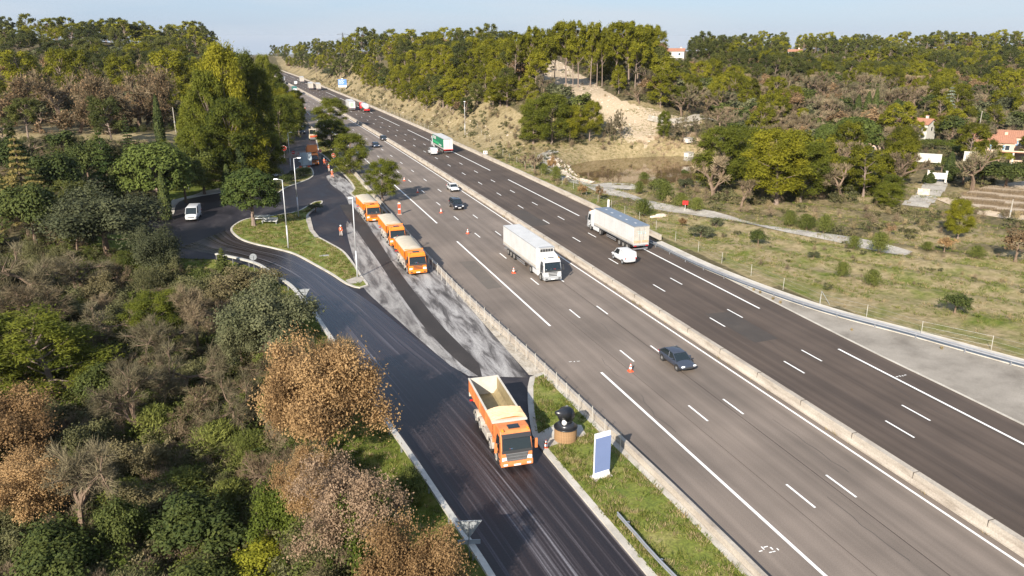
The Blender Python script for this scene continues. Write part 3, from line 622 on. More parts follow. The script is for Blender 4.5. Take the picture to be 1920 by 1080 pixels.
# ------------------------------------------------------------------ lamps, posts, signs
def lamp(bx, by, tx, ty, label, armx, flat=True, boxed=False):
    x, y, z = (*G(bx, by), 0.0) if flat else T(bx, by)
    R = math.hypot(x, y); d = ray(tx, ty); h = CAMH+d[2]*R/math.hypot(d[0], d[1])-z
    t = thing("street_lamp", label, "street lamp", (x, y, z), 0, "street lamps")
    mb = MB(); mb.tube([(0, 0, 0), (0, 0, h*.35), (0, 0, h)], [.11, .09, .055], m_lampw, 10); mb.obj("pole", t, smooth=True)
    mb = MB(); mb.box((0, 0, .06), (.35, .35, .12), m_conc); mb.obj("footing", t)
    c, s_ = math.cos(YAW), -math.sin(YAW); mb = MB(); mb.cyl((0, 0, h-.05), (armx*c, armx*s_, h+.12), .035, m_lampw, n=6); mb.obj("arm", t)
    mb = MB(); mb.box((0, 0, 0), (.62, .26, .12), m_lampw, taper=.7); hd = mb.obj("lamp_head", t); hd.location = (armx*1.25*c, armx*1.25*s_, h+.12); hd.rotation_euler.z = -YAW
    if boxed: mb = MB(); mb.box((-.12, -.12, 1.9), (.3, .2, .5), m_grey); mb.obj("junction_box", t)
    return t
lamp(670.4, 521, 661, 372, "street lamp at the pointed corner of the central island by the orange trucks", -.2)
lamp(541, 467, 531, 337, "street lamp in the middle of the grassy central island", -.75)
lamp(560, 407, 551, 297, "street lamp on the back edge of the central island", .75)
lamp(545.8, 321, 541, 249, "street lamp behind the hedge island, farthest of the service area", .55)
lamp(872, 253, 870, 191, "lone street lamp on the bank right of the motorway", .01, False, True)
lamp(310, 372, 306, 301, "street lamp half hidden among the stone pines at left", -.5, False)
def pole(px, py, ty, label, r=.11, cat="pole", m=None, dist=None):
    if dist: d = ray(px, py); k = dist/math.hypot(d[0], d[1]); x, y = d[0]*k, d[1]*k; z = float(terr(x, y))
    else: x, y, z = T(px, py)
    R = math.hypot(x, y); d = ray(px, ty); h = CAMH+d[2]*R/math.hypot(d[0], d[1])-z
    mb = MB(); mb.tube([(0, 0, -.2), (0, 0, h)], [r, r*.7], m or m_conc, 8); mb.cyl((0, 0, h*.4), (.02, 0, h*.45), r*1.3, m_grey, n=8); return tag(mb.obj("utility_pole", loc=(x, y, z)), label, cat)
pole(330, 250, 201, "pale concrete pole standing in the dry clearing", .13); pole(315, 226, 160, "tall thin leaning pole behind the clearing", .1)
pole(1892, 412, 373, "wooden pole beside the dirt road at the right edge", .12, m=m_bark if 'm_bark' in globals() else None); pole(1832, 262, 208, "wooden pole behind the leafless round tree", .12, dist=250)
pole(1694, 340, 318, "short pole at the left of the driveway", .12); pole(1237, 196, 186, "small white post on the terrace above the pond", .1)
pole(607, 215, 186, "thin mast beside the entry road behind the verge pines", .08, dist=330)
# far pylon
def pylon(px, ty, dist, h, label):
    d = ray(px, 75); k = dist/math.hypot(d[0], d[1]); x, y = d[0]*k, d[1]*k; d = ray(px, ty); zt = CAMH+d[2]*dist/math.hypot(d[0], d[1])
    t = thing("lattice_pylon", label, "pylon", (x, y, zt-h)); mb = MB(); w = 3.0; m = mat("pylon_steel", (.1, .11, .12), .6)
    lv = [(0, w), (h*.4, w*.6), (h*.75, w*.32), (h, .25)]
    for (za, wa), (zb, wb) in zip(lv[:-1], lv[1:]):
        cn = [(-1, -1), (1, -1), (1, 1), (-1, 1)]
        for i in range(4):
            a, b = cn[i], cn[(i+1) % 4]; mb.cyl((a[0]*wa, a[1]*wa, za), (a[0]*wb, a[1]*wb, zb), .16, m, n=4); mb.cyl((a[0]*wa, a[1]*wa, za), (b[0]*wb, b[1]*wb, zb), .1, m, n=4); mb.cyl((b[0]*wa, b[1]*wa, za), (a[0]*wb, a[1]*wb, zb), .1, m, n=4)
    mb.obj("lattice_tower", t)
    for z_, l in ((h*.72, 7), (h*.84, 6), (h*.95, 5)): mb = MB(); mb.cyl((-l, 0, z_), (l, 0, z_), .16, m, n=4); mb.cyl((-l, 0, z_), (0, 0, z_+1.5), .1, m, n=4); mb.cyl((l, 0, z_), (0, 0, z_+1.5), .1, m, n=4); mb.obj("crossarm", t)
pylon(643, 61, 700, 34, "grey lattice pylon rising above the ridge pines")
def noentry(px, py, label, dist=None, r=.42, hgt=None, face=0, dim=False):
    """disc centre at px,py"""
    z = hgt or 2.1; x, y = G(px, py, z)
    t = thing("no_entry_sign", label, "road sign", (x, y, 0), -math.atan2(x, y)+face, "no entry signs at the service area")
    mb = MB(); mb.cyl((0, .03, 0), (0, .03, z+r*.8), .035, m_zinc, n=6); mb.obj("post", t)
    mb = MB(); mb.cyl((0, 0, z), (0, -.03, z), r, m_red, n=24); mb.cyl((0, .005, z), (0, -.012, z), r*1.07, m_white, n=24); mb.obj("disc", t)
    mb = MB(); mb.box((0, -.036, z), (r*1.35, .012, r*.34), m_white); mb.obj("white_bar", t)
noentry(512, 298.5, "no entry sign at the left of the entry road, nearest the mirror", r=.62, hgt=2.6); noentry(532, 278, "no entry sign under the dark pines left of the tall lamp", r=.65, hgt=2.6)
noentry(625.5, 291, "no entry sign on the pine verge beside the workers", r=.5, hgt=2.1); noentry(609.5, 272, "no entry sign farthest along the pine verge", r=.5, hgt=2.1)
noentry(550, 286, "small shaded no entry sign left of the arrow trailer", r=.42); noentry(600, 283, "small no entry sign right of the orange truck cab", r=.4)
def tri(px, py, label, r=.55, z=2.1, back=True, up=False, extra=False, cat="road sign"):
    x, y = G(px, py, z); t = thing("triangle_sign", label, cat, (x, y, 0), -math.atan2(x, y))
    mb = MB(); mb.cyl((0, -.04 if back else .04, 0), (0, -.04 if back else .04, z+.4), .035, m_zinc, n=6); mb.obj("post", t)
    s = 1 if up else -1; P = [(-r, -s*r*.5), (r, -s*r*.5), (0, s*r*1.05)]
    mb = MB(); v = [(p[0], -.0, z+p[1]) for p in P]+[(p[0], .03, z+p[1]) for p in P]; mb.add(v, [(0, 1, 2), (5, 4, 3), (0, 3, 4, 1), (1, 4, 5, 2), (2, 5, 3, 0)], m_backp if back else m_red); mb.obj("triangle_plate", t)
    for dz in (-.05, .25): mb = MB(); mb.box((0, -.02, z+dz*(-s)*1.4), (r*1.1-abs(dz)*.5, .03, .04), m_zinc); mb.obj("stiffener", t)
    if extra: mb = MB(); mb.box((0, -.0, z-r*1.35), (r*1.7, .03, .3), m_backp); mb.obj("lower_plate", t)
    if not back: mb = MB(); mb.add([(p[0]*.6, -.012, z+p[1]*.6) for p in P], [(0, 1, 2)], m_white); mb.obj("white_centre", t)
    return t
tri(879, 987, "back of a large downward pointing triangular sign beyond the ramp rail at the bottom", .8, 2.2, extra=True)
tri(571, 547, "back of a small triangular sign over the ramp rail below the island", .62, 1.6)
tri(559, 289, "small red triangle warning sign left of the arrow trailer", .35, 1.6, back=False, up=True)
x, y = G(474.5, 482, 1.9); t = thing("round_sign", "back of a round sign beside the ramp rail near the pointed conifer", "road sign", (x, y, 0), -math.atan2(x, y)); mb = MB(); mb.cyl((0, 0, 0), (0, 0, 2.1), .035, m_zinc, n=6); mb.obj("post", t)
mb = MB(); mb.cyl((0, .04, 1.9), (0, .065, 1.9), .46, m_backp, n=24); mb.obj("disc", t); mb = MB(); mb.box((0, .03, 1.9), (.8, .02, .04), m_zinc); mb.box((0, .03, 2.1), (.7, .02, .04), m_zinc); mb.obj("stiffener", t)
x, y = G(523, 298, 2.2); t = thing("traffic_mirror", "round pale traffic mirror on a green post by the no entry sign", "mirror", (x, y, 0), -math.atan2(x, y)); mb = MB(); mb.cyl((0, .05, 0), (0, .05, 2.2), .04, mat("green_post", (.05, .12, .06), .5), n=6); mb.obj("post", t)
mb = MB(); mb.ell((0, 0, 2.25), (.5, .06, .5), mat("mirror_face", (.55, .6, .6), .3, .3)); mb.obj("mirror_bowl", t)
x, y, z = T(1284, 398); t = thing("red_sign", "small square red sign on a white post beside the gravel track", "sign", (x, y, z), -math.atan2(x, y)); mb = MB(); mb.cyl((0, .03, 0), (0, .03, 1.7), .04, m_white, n=6); mb.obj("post", t); mb = MB(); mb.box((0, 0, 1.6), (1.0, .03, .75), m_red); mb.obj("sign_panel", t)
x, y, z = T(355, 362); t = thing("blue_panel", "small dark blue panel on a post behind the white van", "sign", (x, y, z), -math.atan2(x, y)); mb = MB(); mb.cyl((0, .03, 0), (0, .03, 2.9), .05, m_zinc, n=6); mb.obj("post", t); mb = MB(); mb.box((0, 0, 2.2), (.7, .04, 1.5), mat("dark_blue", (.02, .05, .12), .4)); mb.obj("sign_panel", t)
# big blue direction sign far up the motorway
x, y = 64+float(cs(470)), 470; z = float(terr(x, y)); t = thing("direction_sign", "blue motorway direction sign with pale lettering on the far right bank", "road sign", (x, y, z), -math.atan2(x, y)*.6)
mb = MB()
for dx in (-1.6, 1.6): mb.cyl((dx, .1, 0), (dx, .1, 6.8), .1, m_zinc, n=6)
mb.obj("legs_frame", t); mb = MB(); mb.box((0, 0, 5.2), (4.8, .08, 3.2), mat("motorway_blue", (.1, .24, .62), .4)); mb.obj("blue_panel", t); mb = MB(); mb.box((0, 0, 2.9), (4.8, .08, 1.2), m_white); mb.obj("white_panel", t); mb = MB(); mb.box((0, 0, 7.1), (1.2, .08, .5), m_white); mb.obj("number_panel", t)
mb = MB()
for r_, (z_, ws) in enumerate(((6.2, (.9, 1.2, .7)), (5.6, (1.5, .8)), (5.0, (.6, 1.0, .9)), (4.3, (1.3, 1.1)))):
    xx = -2.1
    for w_ in ws: mb.box((xx+w_/2, -.05, z_), (w_, .02, .26), m_white); xx += w_+.3
mb.obj("lettering", t)
# panel seen from behind on the grass strip: plain blue board on a white frame
x, y = G(1127, 897); t = thing("information_totem", "tall blue panel with white top on the grass strip beside the big dump truck", "sign board", (x, y, .1), -math.atan2(x, y)+.62)
mb = MB(); mb.box((0, .02, 2.05), (1.3, .16, 3.05), m_white); mb.obj("frame", t, bevel=.02); mb = MB(); mb.box((-.0, -.09, 1.88), (1.29, .06, 2.72), mat("panel_blue", (.15, .2, .36), .45, noise=(1, .06))); mb.obj("blue_panel", t)
mb = MB(); mb.box((0, 0, .28), (1.4, .4, .55), m_white, taper=.8); mb.obj("foot", t, bevel=.02)
for dx in (-.62, .62): mb = MB(); mb.box((dx, 0, .04), (.25, .7, .16), m_conc); mb.obj("base_plate", t)
# half-sunk waste container: slatted round base, black cone and ribbed hood
m_slat = mat("brown_slat", (.3, .18, .09), .7, noise=(6, .3)); m_blk = mat("black_hood", (.022, .023, .027), .3)
x, y = G(1060, 826); t = thing("waste_container", "half sunk waste container with brown slatted wall and ribbed black hood", "waste container", (x, y, .155))
mb = MB(); mb.cyl((0, 0, 0), (0, 0, 1.05), .84, mat("slat_backing", (.08, .05, .03), .8), n=32); mb.obj("drum", t)
sm = MB(); sm.box((0, 0, .54), (.03, .115, 1.02), m_slat); sme = sm.mesh("slat")
for i in range(42): a = 2*PI*i/42; q = bpy.data.objects.new("slat", sme); COL.objects.link(q); q.parent = t; q.location = (.86*math.cos(a), .86*math.sin(a), 0); q.rotation_euler.z = a
mb = MB(); mb.cyl((0, 0, 1.05), (0, 0, 1.12), .93, m_blk, n=32); mb.cyl((0, 0, 1.12), (0, 0, 1.5), .9, m_blk, .5, n=32); mb.cyl((0, 0, 1.5), (0, 0, 1.75), .5, m_blk, .42, n=24); mb.obj("cone", t, smooth=True)
def dome():
    mb = MB(); nu, nv = 40, 10; vs = []; fs = []
    for j in range(nv+1):
        ph = -.25*PI+(.75*PI-.02)*j/nv
        for i in range(nu): k = 1+.035*math.cos(i*PI); tt = 2*PI*i/nu; vs.append((.66*k*math.cos(ph)*math.cos(tt), .66*k*math.cos(ph)*math.sin(tt), .66*k*math.sin(ph)))
    for j in range(nv):
        for i in range(nu): fs.append((j*nu+i, j*nu+(i+1) % nu, (j+1)*nu+(i+1) % nu, (j+1)*nu+i))
    mb.add(vs, fs, m_blk); return mb
o = dome().obj("ribbed_hood", t, loc=(.05, .08, 2.05), smooth=True); o.rotation_euler = (.25, -.3, 0)
mb = MB(); mb.cyl((-.05, -.15, 2.2), (-1.0, -.35, 2.6), .62, m_blk, .12, n=20); mb.obj("hood_beak", t, smooth=True); mb = MB(); mb.ell((-.3, -.45, 1.7), (.22, .16, .26), m_white, 8, 6); mb.obj("waste_bag", t); mb = MB(); mb.tube([(0, 0, 2.65), (0, 0, 2.85), (.12, 0, 2.85), (.12, 0, 2.7)], .025, m_zinc); mb.obj("lifting_hook", t)
# white picnic benches under the island pine; they are low metal frames
for px, py, rz, lab in ((506, 421, -.35, "white framed bench, right one, under the round headed stone pine"), (492, 416, -.3, "grey bench, left one, under the round headed stone pine")):
    x, y = G(px, py); t = thing("bench", lab, "bench", (x, y, .12), rz); mb = MB(); mb.box((0, 0, .5), (2.6, .5, .07), m_white); mb.obj("seat", t, bevel=.01); mb = MB(); mb.box((0, .32, .85), (2.6, .06, .35), m_white); mb.obj("backrest", t, bevel=.01)
    for dx in (-1.15, 1.15): mb = MB(); mb.box((dx, 0, .25), (.09, .5, .5), m_zinc); mb.box((dx, .3, .45), (.08, .08, .9), m_zinc); mb.obj("leg", t)
for px, py, lab in ((607, 448, ""),): pass
x, y = G(608, 481); mb = MB(); mb.box((0, 0, 0), (1.3, .7, .05), m_conc); mb.box((.1, 0, .03), (.9, .4, .02), m_grey); tag(mb.obj("manhole_cover", loc=(x, y, .14)), "flat manhole cover set in the grass of the central island", "manhole cover")
# cones
m_orange = mat("cone_orange", (.75, .09, .03), .5); m_reflect = mat("cone_white", (.8, .8, .8), .4)
def cone(px, py, label, first=[None]):
    x, y = G(px, py)
    if first[0] is None:
        t = thing("traffic_cone", label, "traffic cone", (x, y, 0), 0, "traffic cones"); mb = MB(); mb.box((0, 0, .03), (.5, .5, .06), m_orange, taper=.9); mb.obj("base", t, bevel=.01)
        for i, (z0, z1, r0, r1, m) in enumerate(((.06, .28, .19, .14, m_orange), (.28, .46, .14, .1, m_reflect), (.46, .58, .1, .075, m_orange), (.58, .72, .075, .045, m_reflect), (.72, .8, .045, .03, m_orange))): mb = MB(); mb.cyl((0, 0, z0), (0, 0, z1), r0, m, r1, 14, cap=i == 4); mb.obj("white_band" if m is m_reflect else "orange_band", t, smooth=True)
        first[0] = t; return t
    return dup(first[0], (x, y, 0), random.random(), label, "traffic cones")
for px, py, lab in ((1182, 696, "traffic cone nearest the camera, left of the grey hatchback"), (963, 512, "traffic cone beside the wheels of the white refrigerated lorry"), (877, 438, "traffic cone just below the black car"), (827, 399, "traffic cone left of the black car"), (783, 361, "traffic cone standing in the shadow of the thin pine"), (758, 339, "traffic cone above the tree shadow on the carriageway"),
    (1024, 842, "traffic cone on the kerb between the big dump truck and the waste container"), (577, 214, "far traffic cone behind the topmost verge pine"), (572, 203, "far traffic cone in the striped tree shade"), (562, 196, "farthest traffic cone beside the dark shape")): cone(px, py, lab)
# orange marker post
x, y = G(749, 402); t = thing("marker_post", "tall orange and white channelising post on the hard shoulder", "marker post", (x, y, 0)); mb = MB(); mb.box((0, 0, .06), (.8, .5, .12), m_conc); mb.obj("base", t)
for z0, m in ((.12, m_orange), (.9, m_reflect), (1.1, m_orange), (1.9, m_reflect)): mb = MB(); mb.box((0, 0, z0+.35 if m is m_orange else z0+.1), (.42, .22, .78 if m is m_orange else .2), m); mb.obj("orange_panel" if m is m_orange else "white_panel", t)
mb = MB(); mb.cyl((0, 0, 2.1), (0, 0, 2.25), .09, mat("amber", (.8, .35, .03), .3), n=10); mb.obj("lamp", t)
x, y = G(770, 415); 
# arrow board trailer in front of the far orange truck: pale panel with stepped left edge
x, y = G(573, 314); t = thing("diversion_panel", "pale grey stepped panel with arrows standing left of the orange truck cab", "sign board", (x, y, 0), -math.atan2(x, y)); P = [(-1.0, .5), (1.6, .5), (1.6, 3.6), (-1.2, 3.6), (-1.0, 3.2), (-1.5, 3.0), (-1.0, 2.8), (-1.2, 2.4), (-1.5, 2.1), (-1.0, 1.9), (-1.6, 1.5), (-1.0, 1.2)]
mb = MB(); mb.add([(p[0], 0, p[1]) for p in P]+[(p[0], .06, p[1]) for p in P], [tuple(range(12)), tuple(range(23, 11, -1))]+[(i, 12+i, 12+(i+1) % 12, (i+1) % 12) for i in range(12)], mat("panel_grey", (.42, .5, .56), .5)); mb.obj("panel", t)
for dx in (-.6, .9): mb = MB(); mb.cyl((dx, -.05, 0), (dx, -.05, 3.6), .05, m_zinc, n=6); mb.obj("leg", t)
for dx in (-1.2, -.2, .8): mb = MB(); mb.box((dx, -.3, .22), (.6, .3, .4), m_orange if dx != -.2 else m_white); mb.obj("ballast_block", t)
# white post at the end of the barrier, white box on the bank, boulders
x, y = G(1132, 392); mb = MB(); mb.box((0, 0, .85), (.35, .3, 1.7), m_white, taper=.9); tag(mb.obj("emergency_post", loc=(x+.9, y, 0), bevel=.02), "white square post at the end of the edge barrier", "post")
x, y, z = T(910, 291); t = thing("marker_board", "pale red and white board on the bank above the barrier", "sign", (x, y, z), -.4); mb = MB(); mb.box((0, 0, .7), (1.1, .08, .9), m_white); mb.obj("board", t); mb = MB(); mb.box((-.25, -.05, .75), (.2, .02, .6), m_red); mb.box((.25, -.05, .75), (.2, .02, .6), m_red); mb.obj("red_stripe", t)
x, y, z = T(1238, 408); mb = MB(); mb.ell((0, 0, .25), (1.3, .5, .45), MATS["pale_stones"], 9, 5); mb.ell((-1.3, .2, .1), (.8, .4, .3), MATS["pale_stones"], 8, 4); tag(mb.obj("boulder", loc=(x, y, z)), "pale boulder lying behind the white trailer near the red sign", "boulder")
# weeds against the median
def weed(px, py, w, lab):
    x, y = G(px, py); pl = Plant_w(int(260*w), w); o = bpy.data.objects.new("dry_weed", pl); COL.objects.link(o); o.location = (x, y, 0); tag(o, lab, "weed", "dry weeds along the motorway")
WEEDS = [(1314, 641, .9, "dry weed tuft against the median barrier right above the grey hatchback"), (1104, 505, .5, "dry weed at the foot of the median by the white lorry"), (955, 408, .4, "dry weed at the median foot upstream of the white lorry"), (1413, 545, .5, "small brown weed at the gutter edge by the guardrail, first"), (1425, 550, .5, "small brown weed at the gutter edge, second"), (1449, 562, .55, "small brown weed at the gutter edge, third"), (1463, 569, .5, "small brown weed at the gutter edge, fourth"), (1597, 620, .4, "dry weed beside a guardrail post on the apron"), (1765, 655, .5, "weed growing from the crack in the pale apron")]
# ------------------------------------------------------------------ vehicles
m_or = mat("truck_orange", (.74, .2, .015), .38, coat=.3, noise=(1.2, .1)); m_or2 = mat("truck_orange_faded", (.6, .19, .06), .55, noise=(.9, .3)); m_glass = mat("dark_glass", (.012, .018, .02), .06, spec=.8); m_chr = mat("bright_metal", (.6, .6, .6), .25, .9)
m_wv = mat("van_white", (.54, .55, .56), .3, coat=.4, noise=(1, .03)); m_wt = mat("trailer_white", (.5, .5, .49), .5, noise=(.6, .12)); m_tyre = mat("tyre", (.02, .02, .021), .85); m_rim = mat("rim", (.35, .33, .3), .5, .5, noise=(5, .2)); m_dust = mat("dusty_steel", (.38, .35, .31), .7, .1, noise=(2, .25))
m_tarp = mat("tarp_cream", (.42, .37, .29), .8, noise=(1.5, .14), bump=.4); m_tarp2 = mat("tarp_orange_cream", (.62, .42, .25), .8, noise=(2.5, .2), bump=.6); m_chas = mat("chassis", (.07, .065, .06), .7, noise=(3, .3)); m_lite = mat("headlight", (.75, .77, .8), .12, coat=1); m_tail = mat("tail_light", (.45, .02, .02), .3); m_plate = mat("number_plate", (.8, .8, .78), .4); m_amber = mat("amber_light", (.8, .3, .02), .3)
m_grille = mat("grille", (.2, .205, .21), .45, .3); m_bed = mat("bed_steel", (.24, .19, .1), .6, .1, noise=(1.2, .4)); m_bedw = mat("bed_edge", (.5, .47, .41), .6, noise=(2, .15)); m_bin = mat("cab_interior", (.06, .06, .065), .8)
m_dirtw = mat('dirty_white', (.4, .375, .33), .6, noise=(1.5, .2))
def wheel(parent, x, y, r=.52, w=.3, m=None, dual=False, rimm=None):
    mb = MB(); mb.cyl((-w/2, 0, 0), (w/2, 0, 0), r, m_tyre, n=24); o = mb.obj("wheel", parent, loc=(x, y, r), bevel=.03)
    s = 1 if x > 0 else -1; q = MB(); q.cyl((s*(w/2-.02), 0, 0), (s*(w/2+.015), 0, 0), r*.6, rimm or m_rim, n=18); q.cyl((s*w/2, 0, 0), (s*(w/2+.06), 0, 0), r*.22, m_grille, n=10); h = q.obj("rim", o)
    return o
def mirror(parent, x, y, z, s, m):
    mb = MB(); mb.cyl((x, y, z+.35), (x+s*.32, y+.05, z+.35), .025, m_dgrey, n=6); mb.box((x+s*.32, y+.05, z), (.2, .12, .75), m, taper=.9); mb.obj("mirror", parent, bevel=.03)
def cab(t, style, mc, y0=0.0, sleeper=False, hgt=3.0, W=2.45):
    """front face at y = y0 looking to -y; cab runs to +y"""
    D = 2.15 if sleeper else 1.95; zb = .95; zr = hgt
    prof = [(y0+.1, .62), (y0+.02, .8), (y0, 1.35), (y0+.03, 1.62), (y0+.34, zr-.38), (y0+.62, zr-.06), (y0+1.0, zr), (y0+D-.1, zr-.04 if not sleeper else zr+.05), (y0+D, zr-.3), (y0+D, .75), (y0+1.55, .72), (y0+1.5, 1.0), (y0+1.3, 1.2), (y0+.85, 1.2), (y0+.65, 1.0), (y0+.6, .62)]
    mb = MB(); mb.prism(prof, W, mc, taper=lambda y, z: W-(.18*max(0, (z-1.6)/(zr-1.6)))-(.10 if y < y0+.12 else 0)); mb.obj("cab", t, bevel=.06)
    # windscreen and its surround
    def strip(y1, z1, y2, z2, w1, w2, m, off, name, dz=0):
        n = np.array([0, -(z2-z1), (y2-y1)]); n = n/np.linalg.norm(n)*off; n = np.array([0, -abs(n[1]), abs(n[2])])
        q = MB(); A = [(-w1/2, y1, z1), (w1/2, y1, z1), (w2/2, y2, z2), (-w2/2, y2, z2)]; B = [(a[0], a[1]+n[1], a[2]+n[2]) for a in A]
        q.add(A+B, [(0, 1, 2, 3), (7, 6, 5, 4), (0, 4, 5, 1), (1, 5, 6, 2), (2, 6, 7, 3), (3, 7, 4, 0)], m); return q.obj(name, t)
    strip(y0+.035, 1.63, y0+.325, zr-.42, W-.22, W-.36, m_glass, .025, "windscreen")
    strip(y0+.0, 1.42, y0+.03, 1.64, W-.16, W-.2, m_dgrey, .03, "wiper_panel")
    mb = MB(); mb.box((0, y0+.22, zr-.33), (W-.3, .42, .05), m_dgrey if style == 'a' else mc, rx=.35); mb.obj("sun_visor", t, bevel=.01)
    for s in (-1, 1):
        mb = MB(); mb.add([(s*(W/2-.0), y0+.36, 1.62), (s*(W/2-.0), y0+1.25, 1.62), (s*(W/2-.115), y0+1.25, zr-.5), (s*(W/2-.115), y0+.62, zr-.5)], [(0, 1, 2, 3)], m_glass)
        q = mb.obj("side_window", t); q.location.x = s*.035; sm_ = q.modifiers.new("s", 'SOLIDIFY'); sm_.thickness = .02
        mirror(t, s*(W/2-.02), y0+.2, 1.85, s, mc if style == 'a' else m_dgrey)
        mb = MB(); mb.box((s*(W/2-.3), y0-.0, .98), (.42, .1, .26), m_lite, rz=s*-.25); mb.obj("headlight", t, bevel=.03)
        mb = MB(); mb.box((s*(W/2-.05), y0+.5, 1.3), (.03, .08, .08), m_amber); mb.obj("indicator", t)
    if style == 'a':      # tall trapezoid grille
        mb = MB(); mb.add([(-.72, y0-.03, .72), (.72, y0-.03, .72), (.86, y0-.03, 1.4), (-.86, y0-.03, 1.4), (-.72, y0+.1, .72), (.72, y0+.1, .72), (.86, y0+.1, 1.4), (-.86, y0+.1, 1.4)], [(0, 1, 2, 3), (0, 4, 5, 1), (1, 5, 6, 2), (2, 6, 7, 3), (3, 7, 4, 0)], m_grille); g = mb.obj("grille", t)
        for i in range(7): q = MB(); q.box((0, y0-.045, .8+i*.085), (1.44+i*.035, .02, .03), m_chr if i % 3 == 1 else m_dgrey); q.obj("grille_bar", g)
    else:                  # three wide slots
        g = None
        for i, (z, w) in enumerate(((1.32, 1.25), (1.13, 1.2), (.94, 1.15))): mb = MB(); mb.box((0, y0-.02, z), (w, .06, .1), m_dgrey); mb.obj("grille_slot", t, bevel=.02)
        mb = MB(); mb.box((0, y0-.01, 1.5), (1.9, .05, .07), m_dgrey); mb.obj("cowl_line", t)
    mb = MB(); mb.prism([(y0-.08, .36), (y0-.1, .5), (y0-.06, .82), (y0+.6, .82), (y0+.6, .36)], W-.04, mc if style != 'w' else m_grey); mb.obj("bumper", t, bevel=.05)
    mb = MB(); mb.box((0, y0-.11, .5), (.52, .02, .13), m_plate); mb.obj("number_plate", t)
    for s in (-1, 1): mb = MB(); mb.box((s*.88, y0-.1, .55), (.3, .03, .14), m_lite if style == 'a' else m_dgrey); mb.obj("fog_light", t)
    mb = MB(); mb.box((0, y0+1.05, zr+.02), (.75, .5, .06), m_glass); mb.box((0, y0+1.05, zr+.0), (.85, .6, .05), m_dgrey); mb.obj("roof_hatch", t)
    mb = MB()
    for i in range(7): c_ = random.choice([m_white, m_orange, mat("cloth_blue", (.1, .2, .4), .8), m_red]); mb.box((random.uniform(-.9, .9), y0+.0+random.uniform(.06, .1), 1.72+random.uniform(-.02, .06)), (.16, .04, .06), c_, ry=random.uniform(-.5, .5))
    mb.obj("dashboard_clutter", t)
    for s in (-1, 1):
        for z in (.55, .85): q = MB(); q.box((s*(W/2-.1), y0+.45, z), (.24, .35, .06), m_dgrey); q.obj("step", t)
        q = MB(); q.box((s*(W/2+.002), y0+1.32, 1.7), (.012, .025, 1.2), m_dgrey); q.box((s*(W/2+.002), y0+.34, 1.35), (.012, .025, .6), m_dgrey); q.box((s*(W/2+.004), y0+1.2, 1.45), (.03, .16, .04), m_dgrey); q.obj("door_seam", t)
        q = MB(); q.box((s*.95, y0+.55, zr+.02), (.16, .3, .07), m_amber); q.obj("beacon", t, bevel=.02)
def fenders(t, ys, W, m, r=.52):
    for y in ys:
        for s in (-1, 1):
            mb = MB(); n = 9; rr = r+.12; rings = []
            for i in range(n): a = PI*i/(n-1); rings.append([(s*(W/2), y+rr*math.cos(a), r+rr*math.sin(a)), (s*(W/2-.5), y+rr*math.cos(a), r+rr*math.sin(a)), (s*(W/2-.5), y+(rr-.04)*math.cos(a), r+(rr-.04)*math.sin(a)), (s*(W/2), y+(rr-.04)*math.cos(a), r+(rr-.04)*math.sin(a))])
            mb.loft(rings, m); mb.obj("mudguard", t)
